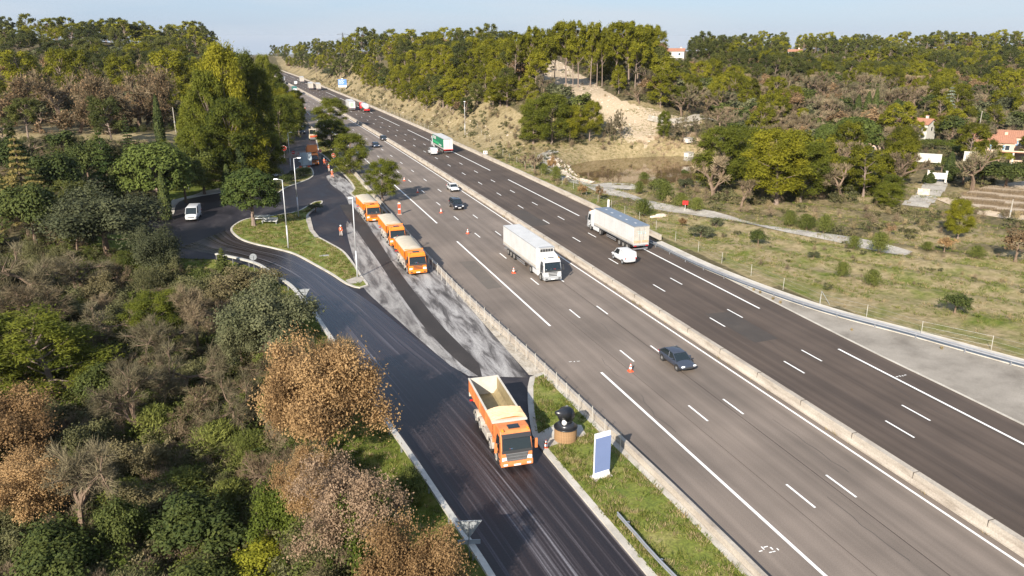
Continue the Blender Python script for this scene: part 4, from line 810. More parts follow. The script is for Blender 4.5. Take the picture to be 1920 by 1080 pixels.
def tipper(name, label, loc, rz, style, covered, mc, raised=0, axles=(1.35, 3.15, 6.5, 7.85), L=9.3, group="orange dump trucks"):
    t = thing(name, label, "dump truck", (loc[0], loc[1], 0), rz, group); W = 2.5
    cab(t, style, mc)
    mb = MB(); mb.box((-.42, 5.3, .82), (.14, 7.4, .28), m_chas); mb.box((.42, 5.3, .82), (.14, 7.4, .28), m_chas)
    for y in (2.4, 4.2, 5.4, 7.2, 8.9): mb.box((0, y, .8), (.9, .12, .2), m_chas)
    for y in axles: mb.box((0, y, .52), (2.0, .16, .16), m_chas)
    mb.obj("chassis", t)
    for y in axles:
        for s in (-1, 1): wheel(t, s*1.05, y, .53, .33, rimm=m_dust)
    fenders(t, axles[1:], W, m_dust)
    for s in (-1, 1):
        mb = MB(); mb.box((s*1.0, 4.6, .75), (.5, 1.2, .6), m_dust); mb.obj("fuel_tank" if s < 0 else "tool_box", t, bevel=.06)
        mb = MB(); mb.box((s*1.2, 5.5, .6), (.05, .5, .4), m_dust); mb.obj("side_guard", t)
    # body
    y0, y1, zb, zt = 2.25, L, 1.25, 2.85; b = thing_part("tipper_body", t, (0, y1 if raised else 0, 0))
    oy = -y1 if raised else 0
    if raised: b.rotation_euler.x = raised; b.location.z = zb; 
    oz = -zb if raised else 0
    def box(name, c, d, m, bevel=0, **k): q = MB(); q.box((c[0], c[1]+oy, c[2]+oz), d, m, **k); return q.obj(name, b, bevel=bevel)
    cy = (y0+y1)/2; ln = y1-y0
    box("bed_floor", (0, cy, zb+.05), (W-.5, ln, .1), m_bed)
    for s in (-1, 1):
        q = MB(); P = [(s*(W/2), y0+oy, zt+oz), (s*(W/2), y1+oy, zt+oz), (s*(W/2), y1+oy, zb+.5+oz), (s*(W/2-.3), y1+oy, zb+oz), (s*(W/2-.3), y0+oy, zb+oz), (s*(W/2), y0+oy, zb+.5+oz)]
        I = [(p[0]-s*.07, p[1], p[2]) for p in P]; q.add(P+I, [(0, 1, 2, 5), (5, 2, 3, 4), (6, 11, 8, 7), (11, 10, 9, 8), (0, 6, 7, 1), (3, 9, 10, 4), (1, 7, 8, 2), (2, 8, 9, 3), (4, 10, 11, 5), (5, 11, 6, 0)], mc)
        q.obj("side_wall", b); 
        q = MB(); q.add([(i[0]-s*.004, i[1], i[2]) for i in (I[0], I[1], I[2], I[5])], [(0, 1, 2, 3)], m_bed); q.add([(I[5][0]-s*.006, I[5][1], I[5][2]), (I[2][0]-s*.006, I[2][1], I[2][2]), (I[3][0]-s*.006, I[3][1], I[3][2]+.1), (I[4][0]-s*.006, I[4][1], I[4][2]+.1)], [(0, 1, 2, 3)], m_bed); q.obj("worn_inner_face", b)
        box("top_rail", (s*(W/2-.03), cy, zt+.05), (.13, ln+.02, .1), m_bedw)
        for k in range(1, 4): box("side_rib", (s*(W/2+.02), y0+ln*k/4, (zt+zb+.5)/2), (.07, .12, zt-zb-.5), mc)
    box("head_board", (0, y0+.04, (zt+zb)/2+.1), (W, .08, zt-zb+.3), mc)
    box("tail_gate", (0, y1-.0, (zt+zb)/2+.05), (W-.05, .1, zt-zb), m_bedw if not covered else mc)
    box("inner_head_face", (0, y0+.1, (zt+zb)/2+.08), (W-.16, .02, zt-zb), m_bed)
    if covered:
        q = MB(); nx_, ny_ = 9, 26; vs = []; fs = []
        for j in range(ny_+1):
            for i in range(nx_+1):
                u = i/nx_*2-1; v = j/ny_; vs.append((u*(W/2+.04), y0-.05+v*(ln+.1)+oy, zt+.1+.32*(1-abs(u)**2.2)*min(1, 6*min(v, 1-v)+.25)+.03*math.sin(v*55)*(1-abs(u))+.015*random.random()+oz))
        for j in range(ny_):
            for i in range(nx_): k = j*(nx_+1)+i; fs.append((k, k+1, k+nx_+2, k+nx_+1))
        q.add(vs, fs, m_tarp); o = q.obj("tarpaulin", b, smooth=True); sm_ = o.modifiers.new("s", 'SOLIDIFY'); sm_.thickness = .06
    else:   # bunched sheet over the front, bare bed behind
        q = MB(); ny_ = 30; nx_ = 8; vs = []; fs = []; dl = 1.75
        for j in range(ny_+1):
            for i in range(nx_+1):
                u = i/nx_*2-1; v = j/ny_; w_ = .12*abs(math.sin(v*PI*7+.5*math.sin(u*3)))*(.6+.4*random.random()); vs.append((u*(W/2+.08), y0-.1+v*dl, zt+.16+.2*(1-u*u)+w_))
        for j in range(ny_):
            for i in range(nx_): k = j*(nx_+1)+i; fs.append((k, k+1, k+nx_+2, k+nx_+1))
        q.add(vs, fs, m_tarp2); o = q.obj("gathered_sheet", b); sm_ = o.modifiers.new("s", 'SOLIDIFY'); sm_.thickness = .05
        box("sheet_guard", (0, y0-.15, zt+.12), (W+.2, .3, .14), m_bedw)
        box("sheet_guard", (0, y0+dl, zt+.12), (W, .1, .1), m_bedw)
    for s in (-1, 1): mb = MB(); mb.box((s*1.0, L-.1, .95), (.4, .08, .15), m_tail); mb.obj("tail_light", t)
    mb = MB(); mb.cyl((.75, 2.1, 1.2), (.75, 2.1, 2.6), .09, m_dgrey, n=8); mb.box((-.5, 2.08, 1.9), (.6, .2, .9), m_chas); mb.obj("exhaust_stack", t)
    return t
def thing_part(name, parent, loc=(0, 0, 0)):
    o = bpy.data.objects.new(name, None); COL.objects.link(o); o.parent = parent; o.location = loc; return o
def wheels_for(t, axles, x=1.05, r=.5):
    for y in axles:
        for s in (-1, 1): wheel(t, s*x, y, r, .3)
def semi(label, loc, rz, side, roof, rear, style='b', reefer=False, colour_cab=None, stripe=None, group="articulated lorries", L=13.6, decal=None, mt=None):
    """tractor front at y=0 facing -y, trailer behind"""
    t = thing("semi_trailer_lorry", label, "lorry", (loc[0], loc[1], 0), rz, group); mc = colour_cab or m_wv
    cab(t, style if style == 'a' else 'w', mc, sleeper=True, hgt=3.1); W = 2.55; y0 = 2.75; y1 = y0+L; zb, zt = 1.15, 3.95
    mb = MB(); mb.prism([(.7, 3.05), (1.2, 3.3), (2.05, 3.55), (2.1, 3.05)], 2.1, mc, taper=lambda y, z: 2.15-.4*(z-3.05)); mb.obj("wind_deflector", t, bevel=.05)
    mb = MB(); mb.box((-.42, 3.4, .8), (.14, 5.2, .26), m_chas); mb.box((.42, 3.4, .8), (.14, 5.2, .26), m_chas); mb.box((0, y0+L/2, 1.02), (1.0, L-.4, .22), m_chas)
    ax = (1.35, 5.0, y1-4.6, y1-3.3, y1-2.0)
    for y in ax: mb.box((0, y, .5), (2.0, .15, .15), m_chas)
    mb.obj("chassis", t); wheels_for(t, ax)
    for s in (-1, 1):
        mb = MB(); mb.box((s*1.1, 3.3, .75), (.2, 2.0, .75), mc); mb.obj("side_skirt", t, bevel=.04); mb = MB(); mb.box((s*1.2, y0+6.2, .75), (.06, 3.2, .12), m_zinc); mb.box((s*1.2, y0+6.2, .5), (.06, 3.2, .12), m_zinc); mb.obj("side_guard", t)
        mb = MB(); mb.box((s*1.12, y1-3.3, 1.08), (.35, 4.4, .05), m_chas); mb.obj("mudguard", t)
    tr = thing_part("trailer", t)
    def box(name, c, d, m, bevel=0, **k): q = MB(); q.box(c, d, m, **k); return q.obj(name, tr, bevel=bevel)
    cy = (y0+y1)/2; box("trailer_box", (0, cy, (zb+zt)/2), (W, L, zt-zb), side, .03); box("roof_panel", (0, cy, zt+.012), (W-.1, L-.1, .02), roof)
    for k in range(5): box("roof_patch", (0.2*(k % 2), y0+L*(k+.7)/5.5, zt+.027), (.25, .5, .01), m_wt) if roof is not side else None
    for s in (-1, 1):
        box("bottom_rail", (s*(W/2), cy, zb+.05), (.06, L, .16), m_zinc); box("top_rail", (s*(W/2), cy, zt-.02), (.05, L, .1), m_zinc if not reefer else m_grey)
        box("rear_door", (s*W/4, y1+.02, (zb+zt)/2+.05), (W/2-.06, .04, zt-zb-.25), rear); box("lock_bar", (s*.35, y1+.06, (zb+zt)/2), (.04, .04, zt-zb-.4), m_zinc); box("tail_light", (s*.95, y1+.03, zb-.15), (.4, .06, .14), m_tail)
        if decal: box("faded_marking", (s*W/4, y1+.05, zb+.5), (W/2-.2, .012, .35), mat("dirt_brown", (.45, .33, .2), .8, noise=(3, .3)))
    box("rear_bumper", (0, y1-.1, .55), (2.3, .1, .14), m_zinc); box("rear_frame", (0, y1+.01, zt-.05), (W+.02, .08, .14), m_zinc); box("rear_sill", (0, y1+.01, zb-.05), (W, .08, .2), m_tail if stripe else m_zinc)
    for k in range(1, 7):
        for s in (-1, 1): box('panel_seam', (s*(W/2+.003), y0+L*k/7, (zb+zt)/2), (.012, .03, zt-zb-.3), m_dirtw)
    for s in (-1, 1): box('road_dirt', (s*(W/2+.004), cy, zb+.28), (.006, L-.1, .34), m_dirtw)
    if reefer:
        box("fridge_unit", (0, y0-.22, zt-.55), (2.1, .45, 1.2), m_wt, .05)
        for i in range(5): box("fridge_vent", (-.72+i*.36, y0-.46, zt-.25), (.3, .04, .36), m_dgrey)
        box("fridge_top", (0, y0-.25, zt+.08), (2.0, .5, .12), m_grey, .03)
    if decal == 'text':
        md_ = mat("faded_teal", (.38, .55, .55), .6); xx = -.62; q = MB()
        for w_ in (.2, .06, .2, .2): q.box((xx, y1+.055, zb+1.75), (w_, .012, .22), md_, ry=.06); xx += .34
        q.box((0, y1+.054, zb+2.02), (1.5, .012, .05), md_); q.obj("faded_lettering", tr)
    if stripe:
        g1 = mat("curtain_green", (.015, .16, .085), .55, noise=(.8, .1)); g2 = mat("curtain_light_green", (.03, .34, .13), .55)
        for s in (-1, 1):
            box("green_curtain", (s*(W/2+.006), cy, zb+1.55), (.02, L-.3, 2.35), g1); box("curtain_band", (s*(W/2+.012), y0+4.5, zb+1.0), (.02, 7.5, .5), g2)
            q = MB(); n_ = 0
            for w_ in (.5, .5, .5, .5, .5): q.box((s*(W/2+.016), y0+1.3+n_*.72, zb+2.15), (.02, w_, .85), m_wt); n_ += 1
            q.box((s*(W/2+.016), y0+9.5, zb+.8), (.02, 3.2, .35), m_wt); q.obj("white_lettering", tr)
    return t
# car bodies: cross sections lofted along the length, front at y=0 facing -y
def car(name, label, loc, rz, mc, kind, cat="car", group=None, zt=None):
    S = dict(
     hatch=dict(L=4.3, W=1.78, H=1.4, hood=.86, belt=.92, ws=(1.05, 1.95), rf=(1.9, 3.45), rr=4.2, nose=.7),
     suv=dict(L=4.6, W=1.85, H=1.78, hood=1.08, belt=1.12, ws=(1.2, 1.8), rf=(1.8, 4.2), rr=4.5, nose=.82),
     van=dict(L=4.4, W=1.82, H=1.85, hood=1.08, belt=1.1, ws=(.85, 1.6), rf=(1.6, 4.25), rr=4.38, nose=.8),
     sedan=dict(L=4.5, W=1.78, H=1.44, hood=.9, belt=.94, ws=(1.2, 1.95), rf=(1.95, 3.2), rr=4.0, nose=.68),
     bigvan=dict(L=5.2, W=2.0, H=2.25, hood=1.25, belt=1.25, ws=(.65, 1.5), rf=(1.5, 5.05), rr=5.18, nose=.95))[kind]
    L, W, H, bt = S['L'], S['W'], S['H'], S['belt']; t = thing(name, label, cat, (loc[0], loc[1], loc[2] if len(loc) > 2 else 0), rz, group)
    st = [(0.0, S['nose']-.1, .74), (.06, S['nose'], .88), (.35, S['nose']+.07, .96), (S['ws'][0], S['hood'], 1), (S['ws'][1], bt, 1), (L*.6, bt+.02, 1), (L-.45, bt+.03, .98), (L-.08, bt-.02, .93), (L, bt-.12, .86)]
    rings = []
    for (y, zt_, wf) in st:
        w = W/2*wf; zb = .26 if .1 < y < L-.1 else .36
        rings.append([(-w*.9, y, zb), (-w, y, zb+.12), (-w*1.0, y, (zb+zt_)/2), (-w*.985, y, zt_-.16), (-w*.88, y, zt_-.02), (-w*.4, y, zt_+.03), (w*.4, y, zt_+.03), (w*.88, y, zt_-.02), (w*.985, y, zt_-.16), (w*1.0, y, (zb+zt_)/2), (w, y, zb+.12), (w*.9, y, zb)])
    mb = MB(); mb.loft(rings, mc); mb.obj("body", t, smooth=True, subsurf=1)
    solid = kind in ('van', 'bigvan')
    a0, a1 = S['ws']; b0, b1 = S['rf']; r = S['rr']; wb, wt = W*.455, W*.38 if not solid else W*.43; zb_ = bt-.06
    rear_wt = wt
    base = [(-wb, a0, zb_), (wb, a0, zb_), (wb, r, zb_), (-wb, r, zb_)]; top = [(-wt, b0, H-.05), (wt, b0, H-.05), (rear_wt, b1, H-.07), (-rear_wt, b1, H-.07)]
    g = MB(); g.add(base+top, [(0, 1, 5, 4), (1, 2, 6, 5), (2, 3, 7, 6), (3, 0, 4, 7)], m_glass); g.obj("windows", t)
    mb = MB(); mb.loft([[(-wt*.86, y, z+.02), (-wt-.01, y, z-.05), (wt+.01, y, z-.05), (wt*.86, y, z+.02)] for y, z in ((b0-.06, H-.06), (b0+.25, H), ((b0+b1)/2, H+.02), (b1-.2, H-.01), (b1+.05, H-.07))], mc); mb.obj("roof", t, smooth=True, bevel=.02)
    def pillar(f, e=0.028, name="pillar"):   # f: fraction along side
        q = MB()
        for s in (-1, 1):
            pb = (s*(wb+.01), a0+(r-a0)*f[0], zb_); pt = (s*(wt+.01), b0+(b1-b0)*f[1], H-.06); q.tube([pb, pt], e, mc, 5)
        q.obj(name, t)
    pillar((0, 0), .04, "front_pillar"); pillar((.42, .38), .03, "middle_pillar"); pillar((1, 1), .06, "rear_pillar")
    if solid:
        f0 = .36 if kind == 'van' else .3
        for s in (-1, 1):
            q = MB(); A = [(s*(wb+.015), a0+(r-a0)*(f0+.08), zb_), (s*(wb+.015), r, zb_), (s*(wt+.015), b1, H-.06), (s*(wt+.015), b0+(b1-b0)*f0, H-.06)]; q.add(A, [(0, 1, 2, 3)], mc); o = q.obj("side_panel", t); sm_ = o.modifiers.new("s", 'SOLIDIFY'); sm_.thickness = .03; sm_.offset = 0
        q = MB(); q.add([(-wb, r+.02, zb_), (wb, r+.02, zb_), (wt, b1+.02, H-.06), (-wt, b1+.02, H-.06)], [(0, 1, 2, 3)], mc); o = q.obj("rear_door", t); sm_ = o.modifiers.new("s", 'SOLIDIFY'); sm_.thickness = .03
        q = MB(); q.box((0, r+.05, bt-.1), (.02, .02, H-.6), m_grey); q.obj("door_seam", t)
    wr = .31 if kind in ('hatch', 'sedan', 'van') else .36; wx = W/2-.1
    for y in (.82, L-.82):
        for s in (-1, 1): wheel(t, s*wx, y, wr, .22, rimm=m_chr if not solid else m_grey)
        q = MB()
        for s in (-1, 1): q.cyl((s*(W/2-.32), y, wr), (s*(W/2+.008), y, wr), wr+.06, m_black, n=20)
        q.obj("wheel_arch", t)
    for s in (-1, 1):
        q = MB(); q.ell((s*(W/2-.28), .1, S['nose']-.06), (.22, .12, .09), m_lite, 10, 6); q.obj("headlight", t, smooth=True)
        q = MB(); q.box((s*(W/2-.12), L-.04, bt-.12), (.14, .1, .3 if solid else .16), m_tail); q.obj("tail_light", t, bevel=.02)
        q = MB(); q.box((s*(W/2+.08), a0+.45, bt+.08), (.2, .12, .14), mc if mc is not m_wv else m_dgrey); q.obj("mirror", t, bevel=.03)
    q = MB(); q.box((0, -.005, .5), (.52, .03, .12), m_plate); q.obj("number_plate", t); q = MB(); q.box((0, .0, S['nose']-.2), (W*.55, .05, .13), m_dgrey); q.obj("grille", t); q = MB(); q.box((0, L+.0, .62), (.5, .03, .12), m_plate); q.obj("number_plate", t)
    if kind == 'suv':
        q = MB(); 
        for s in (-1, 1): q.cyl((s*.62, b0+.3, H+.05), (s*.62, b1-.2, H+.05), .025, m_zinc, n=6)
        q.obj("roof_rails", t)
    return t
def head(a, b):   # heading so that the front (-y) points from b to a
    return math.atan2(a[0]-b[0], -(a[1]-b[1]))
# big dump truck with open bed
fx = G(974.5, 884); rc = G(902, 696, 2.9); hd = head(fx, rc); tipper("dump_truck", "big orange dump truck with open dirty bed and gathered sheet, driving down the ramp", (fx[0]-.1, fx[1]+.3), hd, 'a', False, m_or2, L=min(10.2, math.hypot(fx[0]-rc[0], fx[1]-rc[1])-.2))
tipper("dump_truck", "orange dump truck with cream tarpaulin at the head of the waiting queue", (20.05, 96.6), .0, 'b', True, m_or, L=10.0)
tipper("dump_truck", "orange covered dump truck in the middle of the waiting queue", (20.35, 111.9), .0, 'b', True, m_or, L=10.0)
tipper("dump_truck", "orange covered dump truck at the tail of the queue, beside the verge pine", (19.6, 129.4), .03, 'b', True, m_or, L=10.0)
tipper("dump_truck", "distant orange dump truck with its body raised behind the arrow panel", (*G(589, 311),), -.03, 'b', True, m_or, raised=-.22, L=10.5)
# machine far up the entry road: a paver with a cabin
x, y = G(588, 263); t = thing("road_machine", "beige road machine with a flat canopy, up the entry road behind the orange trucks", "road machine", (x, y, 0), 0)
m_beige = mat("machine_beige", (.5, .42, .3), .5, noise=(2, .15)); mb = MB(); mb.box((0, 1.6, 1.1), (2.3, 3.0, 1.2), m_beige); mb.obj("engine_body", t, bevel=.08); mb = MB(); mb.cyl((-1.0, 0, .7), (1.0, 0, .7), .7, m_grille, n=20); mb.obj("front_drum", t)
for s in (-1, 1): wheel(t, s*.9, 2.6, .65, .5)
for sx in (-.95, .95):
    for sy in (.7, 2.2): mb = MB(); mb.box((sx, sy, 2.4), (.08, .08, 1.5), m_beige); mb.obj("canopy_post", t)
mb = MB(); mb.box((0, 1.45, 3.2), (2.2, 1.9, .12), m_beige); mb.obj("canopy", t, bevel=.03); mb = MB(); mb.box((0, 1.0, 2.4), (1.7, .04, 1.1), m_glass); mb.obj("windscreen", t); mb = MB(); mb.box((0, -.75, 1.3), (2.1, .2, .5), m_orange); mb.obj("front_beam", t)
# lorries
m_broof = mat("roof_blue_grey", (.15, .185, .235), .5, noise=(1, .12))

semi("white refrigerated lorry coming towards the camera beside the median", (35.75, 88.0), 0, m_wt, m_wt, m_wt, reefer=True)
def lanex(u, s): return u+float(cs(s))
def away(label, u, s_rear, total=16.35, **k):    # lorry driving away: rear at s_rear
    return semi(label, (lanex(u, s_rear+8), s_rear+total), PI+.0+math.atan2(-(cs(s_rear+16)-cs(s_rear)), 16)*-1, **k)
away("white lorry with blue grey trailer roof driving away next to the white van", 53.4, 97.5, side=m_wt, roof=m_broof, rear=m_dirtw, decal='text')
away("lorry with dark green curtain sides and white lettering driving away", 52.9, 205.2, side=m_wt, roof=m_wt, rear=m_wt, stripe=True)
m_gr = mat("box_green", (.35, .62, .35), .5); t = away("white box lorry with a pale green rear door far up the motorway", 49.3, 345, side=m_wt, roof=m_wt, rear=m_wt)
q = MB(); q.box((.2, 16.42, 2.6), (1.3, .02, 1.3), m_gr); q.obj("green_emblem", t); q = MB(); q.box((-1.3, 6.5, 2.6), (.02, 2.4, 1.4), m_grey); q.box((1.3, 6.5, 2.6), (.02, 2.4, 1.4), m_grey); q.obj("side_emblem", t)
away("far white box lorry on the left of the pair beside the blue sign", 50.0, 495, side=m_dirtw, roof=m_wt, rear=m_dirtw); away("far white box lorry on the right of the pair beside the blue sign", 53.6, 488, side=m_dirtw, roof=m_wt, rear=m_dirtw); away("farthest white box lorry up the motorway", 53.6, 575, side=m_dirtw, roof=m_wt, rear=m_dirtw)
# tanker
tx = lanex(53.4, 342); t = thing("tank_lorry", "white tank lorry with red ends driving away up the motorway", "lorry", (tx, 349.5), PI, "articulated lorries") if False else thing("tank_lorry", "white tank lorry with red trim driving away up the motorway", "lorry", (tx, 349.5, 0), PI, "articulated lorries")
cab(t, 'w', m_red, sleeper=True, hgt=3.2); mb = MB(); mb.box((0, 7, .9), (1, 13, .3), m_chas); mb.obj("chassis", t); wheels_for(t, (1.35, 5.0, 10.5, 11.8, 13.0))
mb = MB(); n = 20; rings = [[(1.2*k*math.cos(2*PI*i/n), y, 2.35+1.15*k*math.sin(2*PI*i/n)) for i in range(n)] for y, k in ((3.0, .8), (3.2, 1), (13.6, 1), (13.85, .8))]; mb.loft(rings, m_wv); mb.obj("tank", t, smooth=True)
mb = MB(); mb.loft([[(1.23*math.cos(2*PI*i/n), y, 2.35+1.18*math.sin(2*PI*i/n)) for i in range(n)] for y in (3.1, 3.9)], m_red); mb.obj("red_band", t); mb = MB(); mb.box((0, 13.9, 1.05), (2.4, .2, .5), m_red); mb.obj("rear_skirt", t); mb = MB(); mb.box((0, 8.4, 3.55), (.6, 8.5, .12), m_zinc); mb.obj("walkway", t)
# far carriage of things coming towards the camera
semi("far dark green lorry coming down beside the median behind the pines", (lanex(35.4, 452), 452), -.03, mat("dark_green_side", (.02, .13, .1), .5), mat("dark_green_roof", (.02, .14, .11), .5), m_wt, group="articulated lorries"); semi("farthest grey lorry coming down behind the roadside pines", (lanex(38.8, 560), 560), -.04, m_grey, m_grey, m_grey)
# cars
m_cg = mat("car_grey_blue", (.05, .06, .085), .35, .3, coat=.4); m_cb = mat("car_black", (.014, .016, .022), .2, .2, coat=.7); m_cn = mat("car_navy", (.014, .03, .07), .22, .3, coat=.7)
car("parked_car" if False else "hatchback", "grey blue hatchback driving alone beside the median barrier", (37.35, 57.6), .02, m_cg, 'hatch'); car("off_road_car", "black off road car behind the white car", (35.95, 134.0), 0, m_cb, 'suv'); car("saloon_car", "white car close to the median barrier ahead of the black one", (39.8, 151.2), 0, m_wv, 'sedan'); car("hatchback", "dark blue car beside the verge pines", (35.8, 223), 0, m_cn, 'hatch')
car("delivery_van", "small white van overtaking the white lorry with the blue grey roof", (48.95, 92.0+4.4), PI, m_wv, 'van', "van"); car("delivery_van", "small white van beside the green curtain lorry", (lanex(48.4, 204), 203.6+4.4), PI, m_wv, 'van', "van"); car("delivery_van", "white van coming round the left side of the service area", (*G(358.5, 416),), -.12, m_wv, 'bigvan', "van")
x, y = G(673, 267.5, .7); car("hatchback", "black car half over the median line near the upper dashes", (41.5+float(cs(238)), 238), 0, m_cb, 'hatch')
car("delivery_van", "far white van following the lorries beside the median", (lanex(46.4, 555), 560), PI, m_wv, 'bigvan', "van"); car("saloon_car", "farthest white car near the top of the motorway", (lanex(46.4, 640), 645), PI, m_wv, 'sedan'); car("delivery_van", "dark van parked in the shade beside the road machine", (*G(567, 252),), 0, m_cn, 'bigvan', "van")
car("hatchback", "pale car half hidden at the kerb left of the hedge island", (*G(522, 333), 0), 1.0, m_wv, 'hatch')
# ------------------------------------------------------------------ people
m_hiv = mat("hi_vis_orange", (.85, .16, .05), .7); m_pale = mat("pale_trousers", (.55, .45, .38), .8); m_skin = mat("skin", (.45, .26, .18), .6); m_helm = mat("helmet_white", (.8, .8, .78), .35); m_boot = mat("boot", (.03, .025, .02), .7); m_band = mat("reflective_band", (.7, .7, .66), .4)
def person(label, loc, rz, pose=0, trousers=None):
    t = thing("person", label, "person", (loc[0], loc[1], loc[2] if len(loc) > 2 else 0), rz, "road workers in orange")
    st = (.12, .3, -.1)[pose]; el = (.0, .25, .1)[pose]
    J = {'pelvis': (0, 0, .95), 'waist': (0, 0, 1.1), 'chest': (0, -.01, 1.32), 'neck': (0, -.02, 1.5), 'head0': (0, -.03, 1.58), 'head1': (0, -.04, 1.7)}
    for s, n in ((-1, 'l'), (1, 'r')):
        k = s*st; J['hip'+n] = (s*.1, 0, .9); J['knee'+n] = (s*.12, -k*.5-.04, .5); J['ank'+n] = (s*.13, -k*.9+.02, .1); J['toe'+n] = (s*.15, -k*.9-.14, .05)
        J['sh'+n] = (s*.19, 0, 1.42); J['elb'+n] = (s*.27, k*.5-.03, 1.14); J['wri'+n] = (s*.27, k*.6-.12-el, .92+el*.9); J['palm'+n] = (s*.27, k*.6-.15-el, .86+el*.95)
    E = [('pelvis', 'waist'), ('waist', 'chest'), ('chest', 'neck'), ('neck', 'head0'), ('head0', 'head1')]
    R = {'pelvis': .15, 'waist': .14, 'chest': .17, 'neck': .065, 'head0': .085, 'head1': .095}
    for n in 'lr':
        E += [('pelvis', 'hip'+n), ('hip'+n, 'knee'+n), ('knee'+n, 'ank'+n), ('ank'+n, 'toe'+n), ('chest', 'sh'+n), ('sh'+n, 'elb'+n), ('elb'+n, 'wri'+n), ('wri'+n, 'palm'+n)]
        R.update({'hip'+n: .1, 'knee'+n: .075, 'ank'+n: .06, 'toe'+n: .05, 'sh'+n: .08, 'elb'+n: .055, 'wri'+n: .04, 'palm'+n: .038})
        s = -1 if n == 'l' else 1; P = J['palm'+n]
        for f, (dx, ln) in enumerate(((-.03, .07), (-.01, .085), (.012, .08), (.03, .06))): J[n+'f%d' % f] = (P[0]+dx, P[1]-.02, P[2]-ln*.6); J[n+'g%d' % f] = (P[0]+dx*.9, P[1]-.0, P[2]-ln); E += [('palm'+n, n+'f%d' % f), (n+'f%d' % f, n+'g%d' % f)]; R[n+'f%d' % f] = .01; R[n+'g%d' % f] = .008
        J[n+'t'] = (P[0]-s*.045, P[1]-.03, P[2]-.02); E.append(('wri'+n, n+'t')); R[n+'t'] = .011
    names = list(J); me = bpy.data.meshes.new("body"); me.from_pydata([J[k] for k in names], [(names.index(a), names.index(b)) for a, b in E], []); o = bpy.data.objects.new("body", me); COL.objects.link(o)
    sk = o.modifiers.new("skin", 'SKIN'); sv_ = me.skin_vertices[0].data
    for i, k in enumerate(names): sv_[i].radius = (R[k], R[k]*(.78 if k in ('chest', 'waist', 'pelvis') else 1)); sv_[i].use_root = (k == 'pelvis')
    o.modifiers.new("sub", 'SUBSURF').levels = 1
    dg = bpy.context.evaluated_depsgraph_get(); ev = o.evaluated_get(dg); m2 = bpy.data.meshes.new_from_object(ev); bpy.data.objects.remove(o)
    o = bpy.data.objects.new("body", m2); COL.objects.link(o); o.parent = t; m2.materials.clear()
    for m in (m_skin, m_hiv, trousers or m_hiv, m_boot, m_band): m2.materials.append(m)
    for p in m2.polygons:
        c = p.center; z = c.z; arm = abs(c.x) > .225; 
        if z > 1.52: k = 0
        elif arm and z < (.93+el*.8): k = 0
        elif z > .93 or (arm and z > .85): k = 4 if (1.16 < z < 1.22 and not arm) or (1.3 < z < 1.34 and not arm) else 1
        elif z > .14: k = 4 if .3 < z < .36 or .45 < z < .5 else 2
        else: k = 3
        p.material_index = k; p.use_smooth = True
    mb = MB(); mb.ell((0, -.04, 1.71), (.125, .145, .13), m_helm, 14, 8, zmin=-.1); mb.cyl((0, -.06, 1.7), (0, -.06, 1.715), .15, m_helm, n=14); mb.obj("helmet", t, smooth=True)
    mb = MB(); mb.ell((0, -.135, 1.63), (.016, .02, .022), m_skin, 6, 4)
    for s in (-1, 1): mb.ell((s*.035, -.122, 1.66), (.012, .006, .007), m_boot, 6, 4); mb.ell((s*.092, -.035, 1.64), (.012, .02, .03), m_skin, 6, 4)
    mb.box((0, -.125, 1.59), (.05, .008, .01), m_red); mb.obj("face", t); return t
person("worker in orange jacket and pale trousers standing alone on the milled surface", G(639.7, 443), .3, 0, m_pale); person("worker in full orange, nearest of the group by the pine verge", G(623, 333), .5, 1); person("worker in orange with helmet behind the nearest one of the group", G(617.5, 322), -2.6, 0, m_pale); person("worker in orange farthest back in the group by the orange truck", G(608.5, 310), .2, 1); person("worker in orange walking second from the back of the group", G(613, 314), 2.9, 1, m_pale)
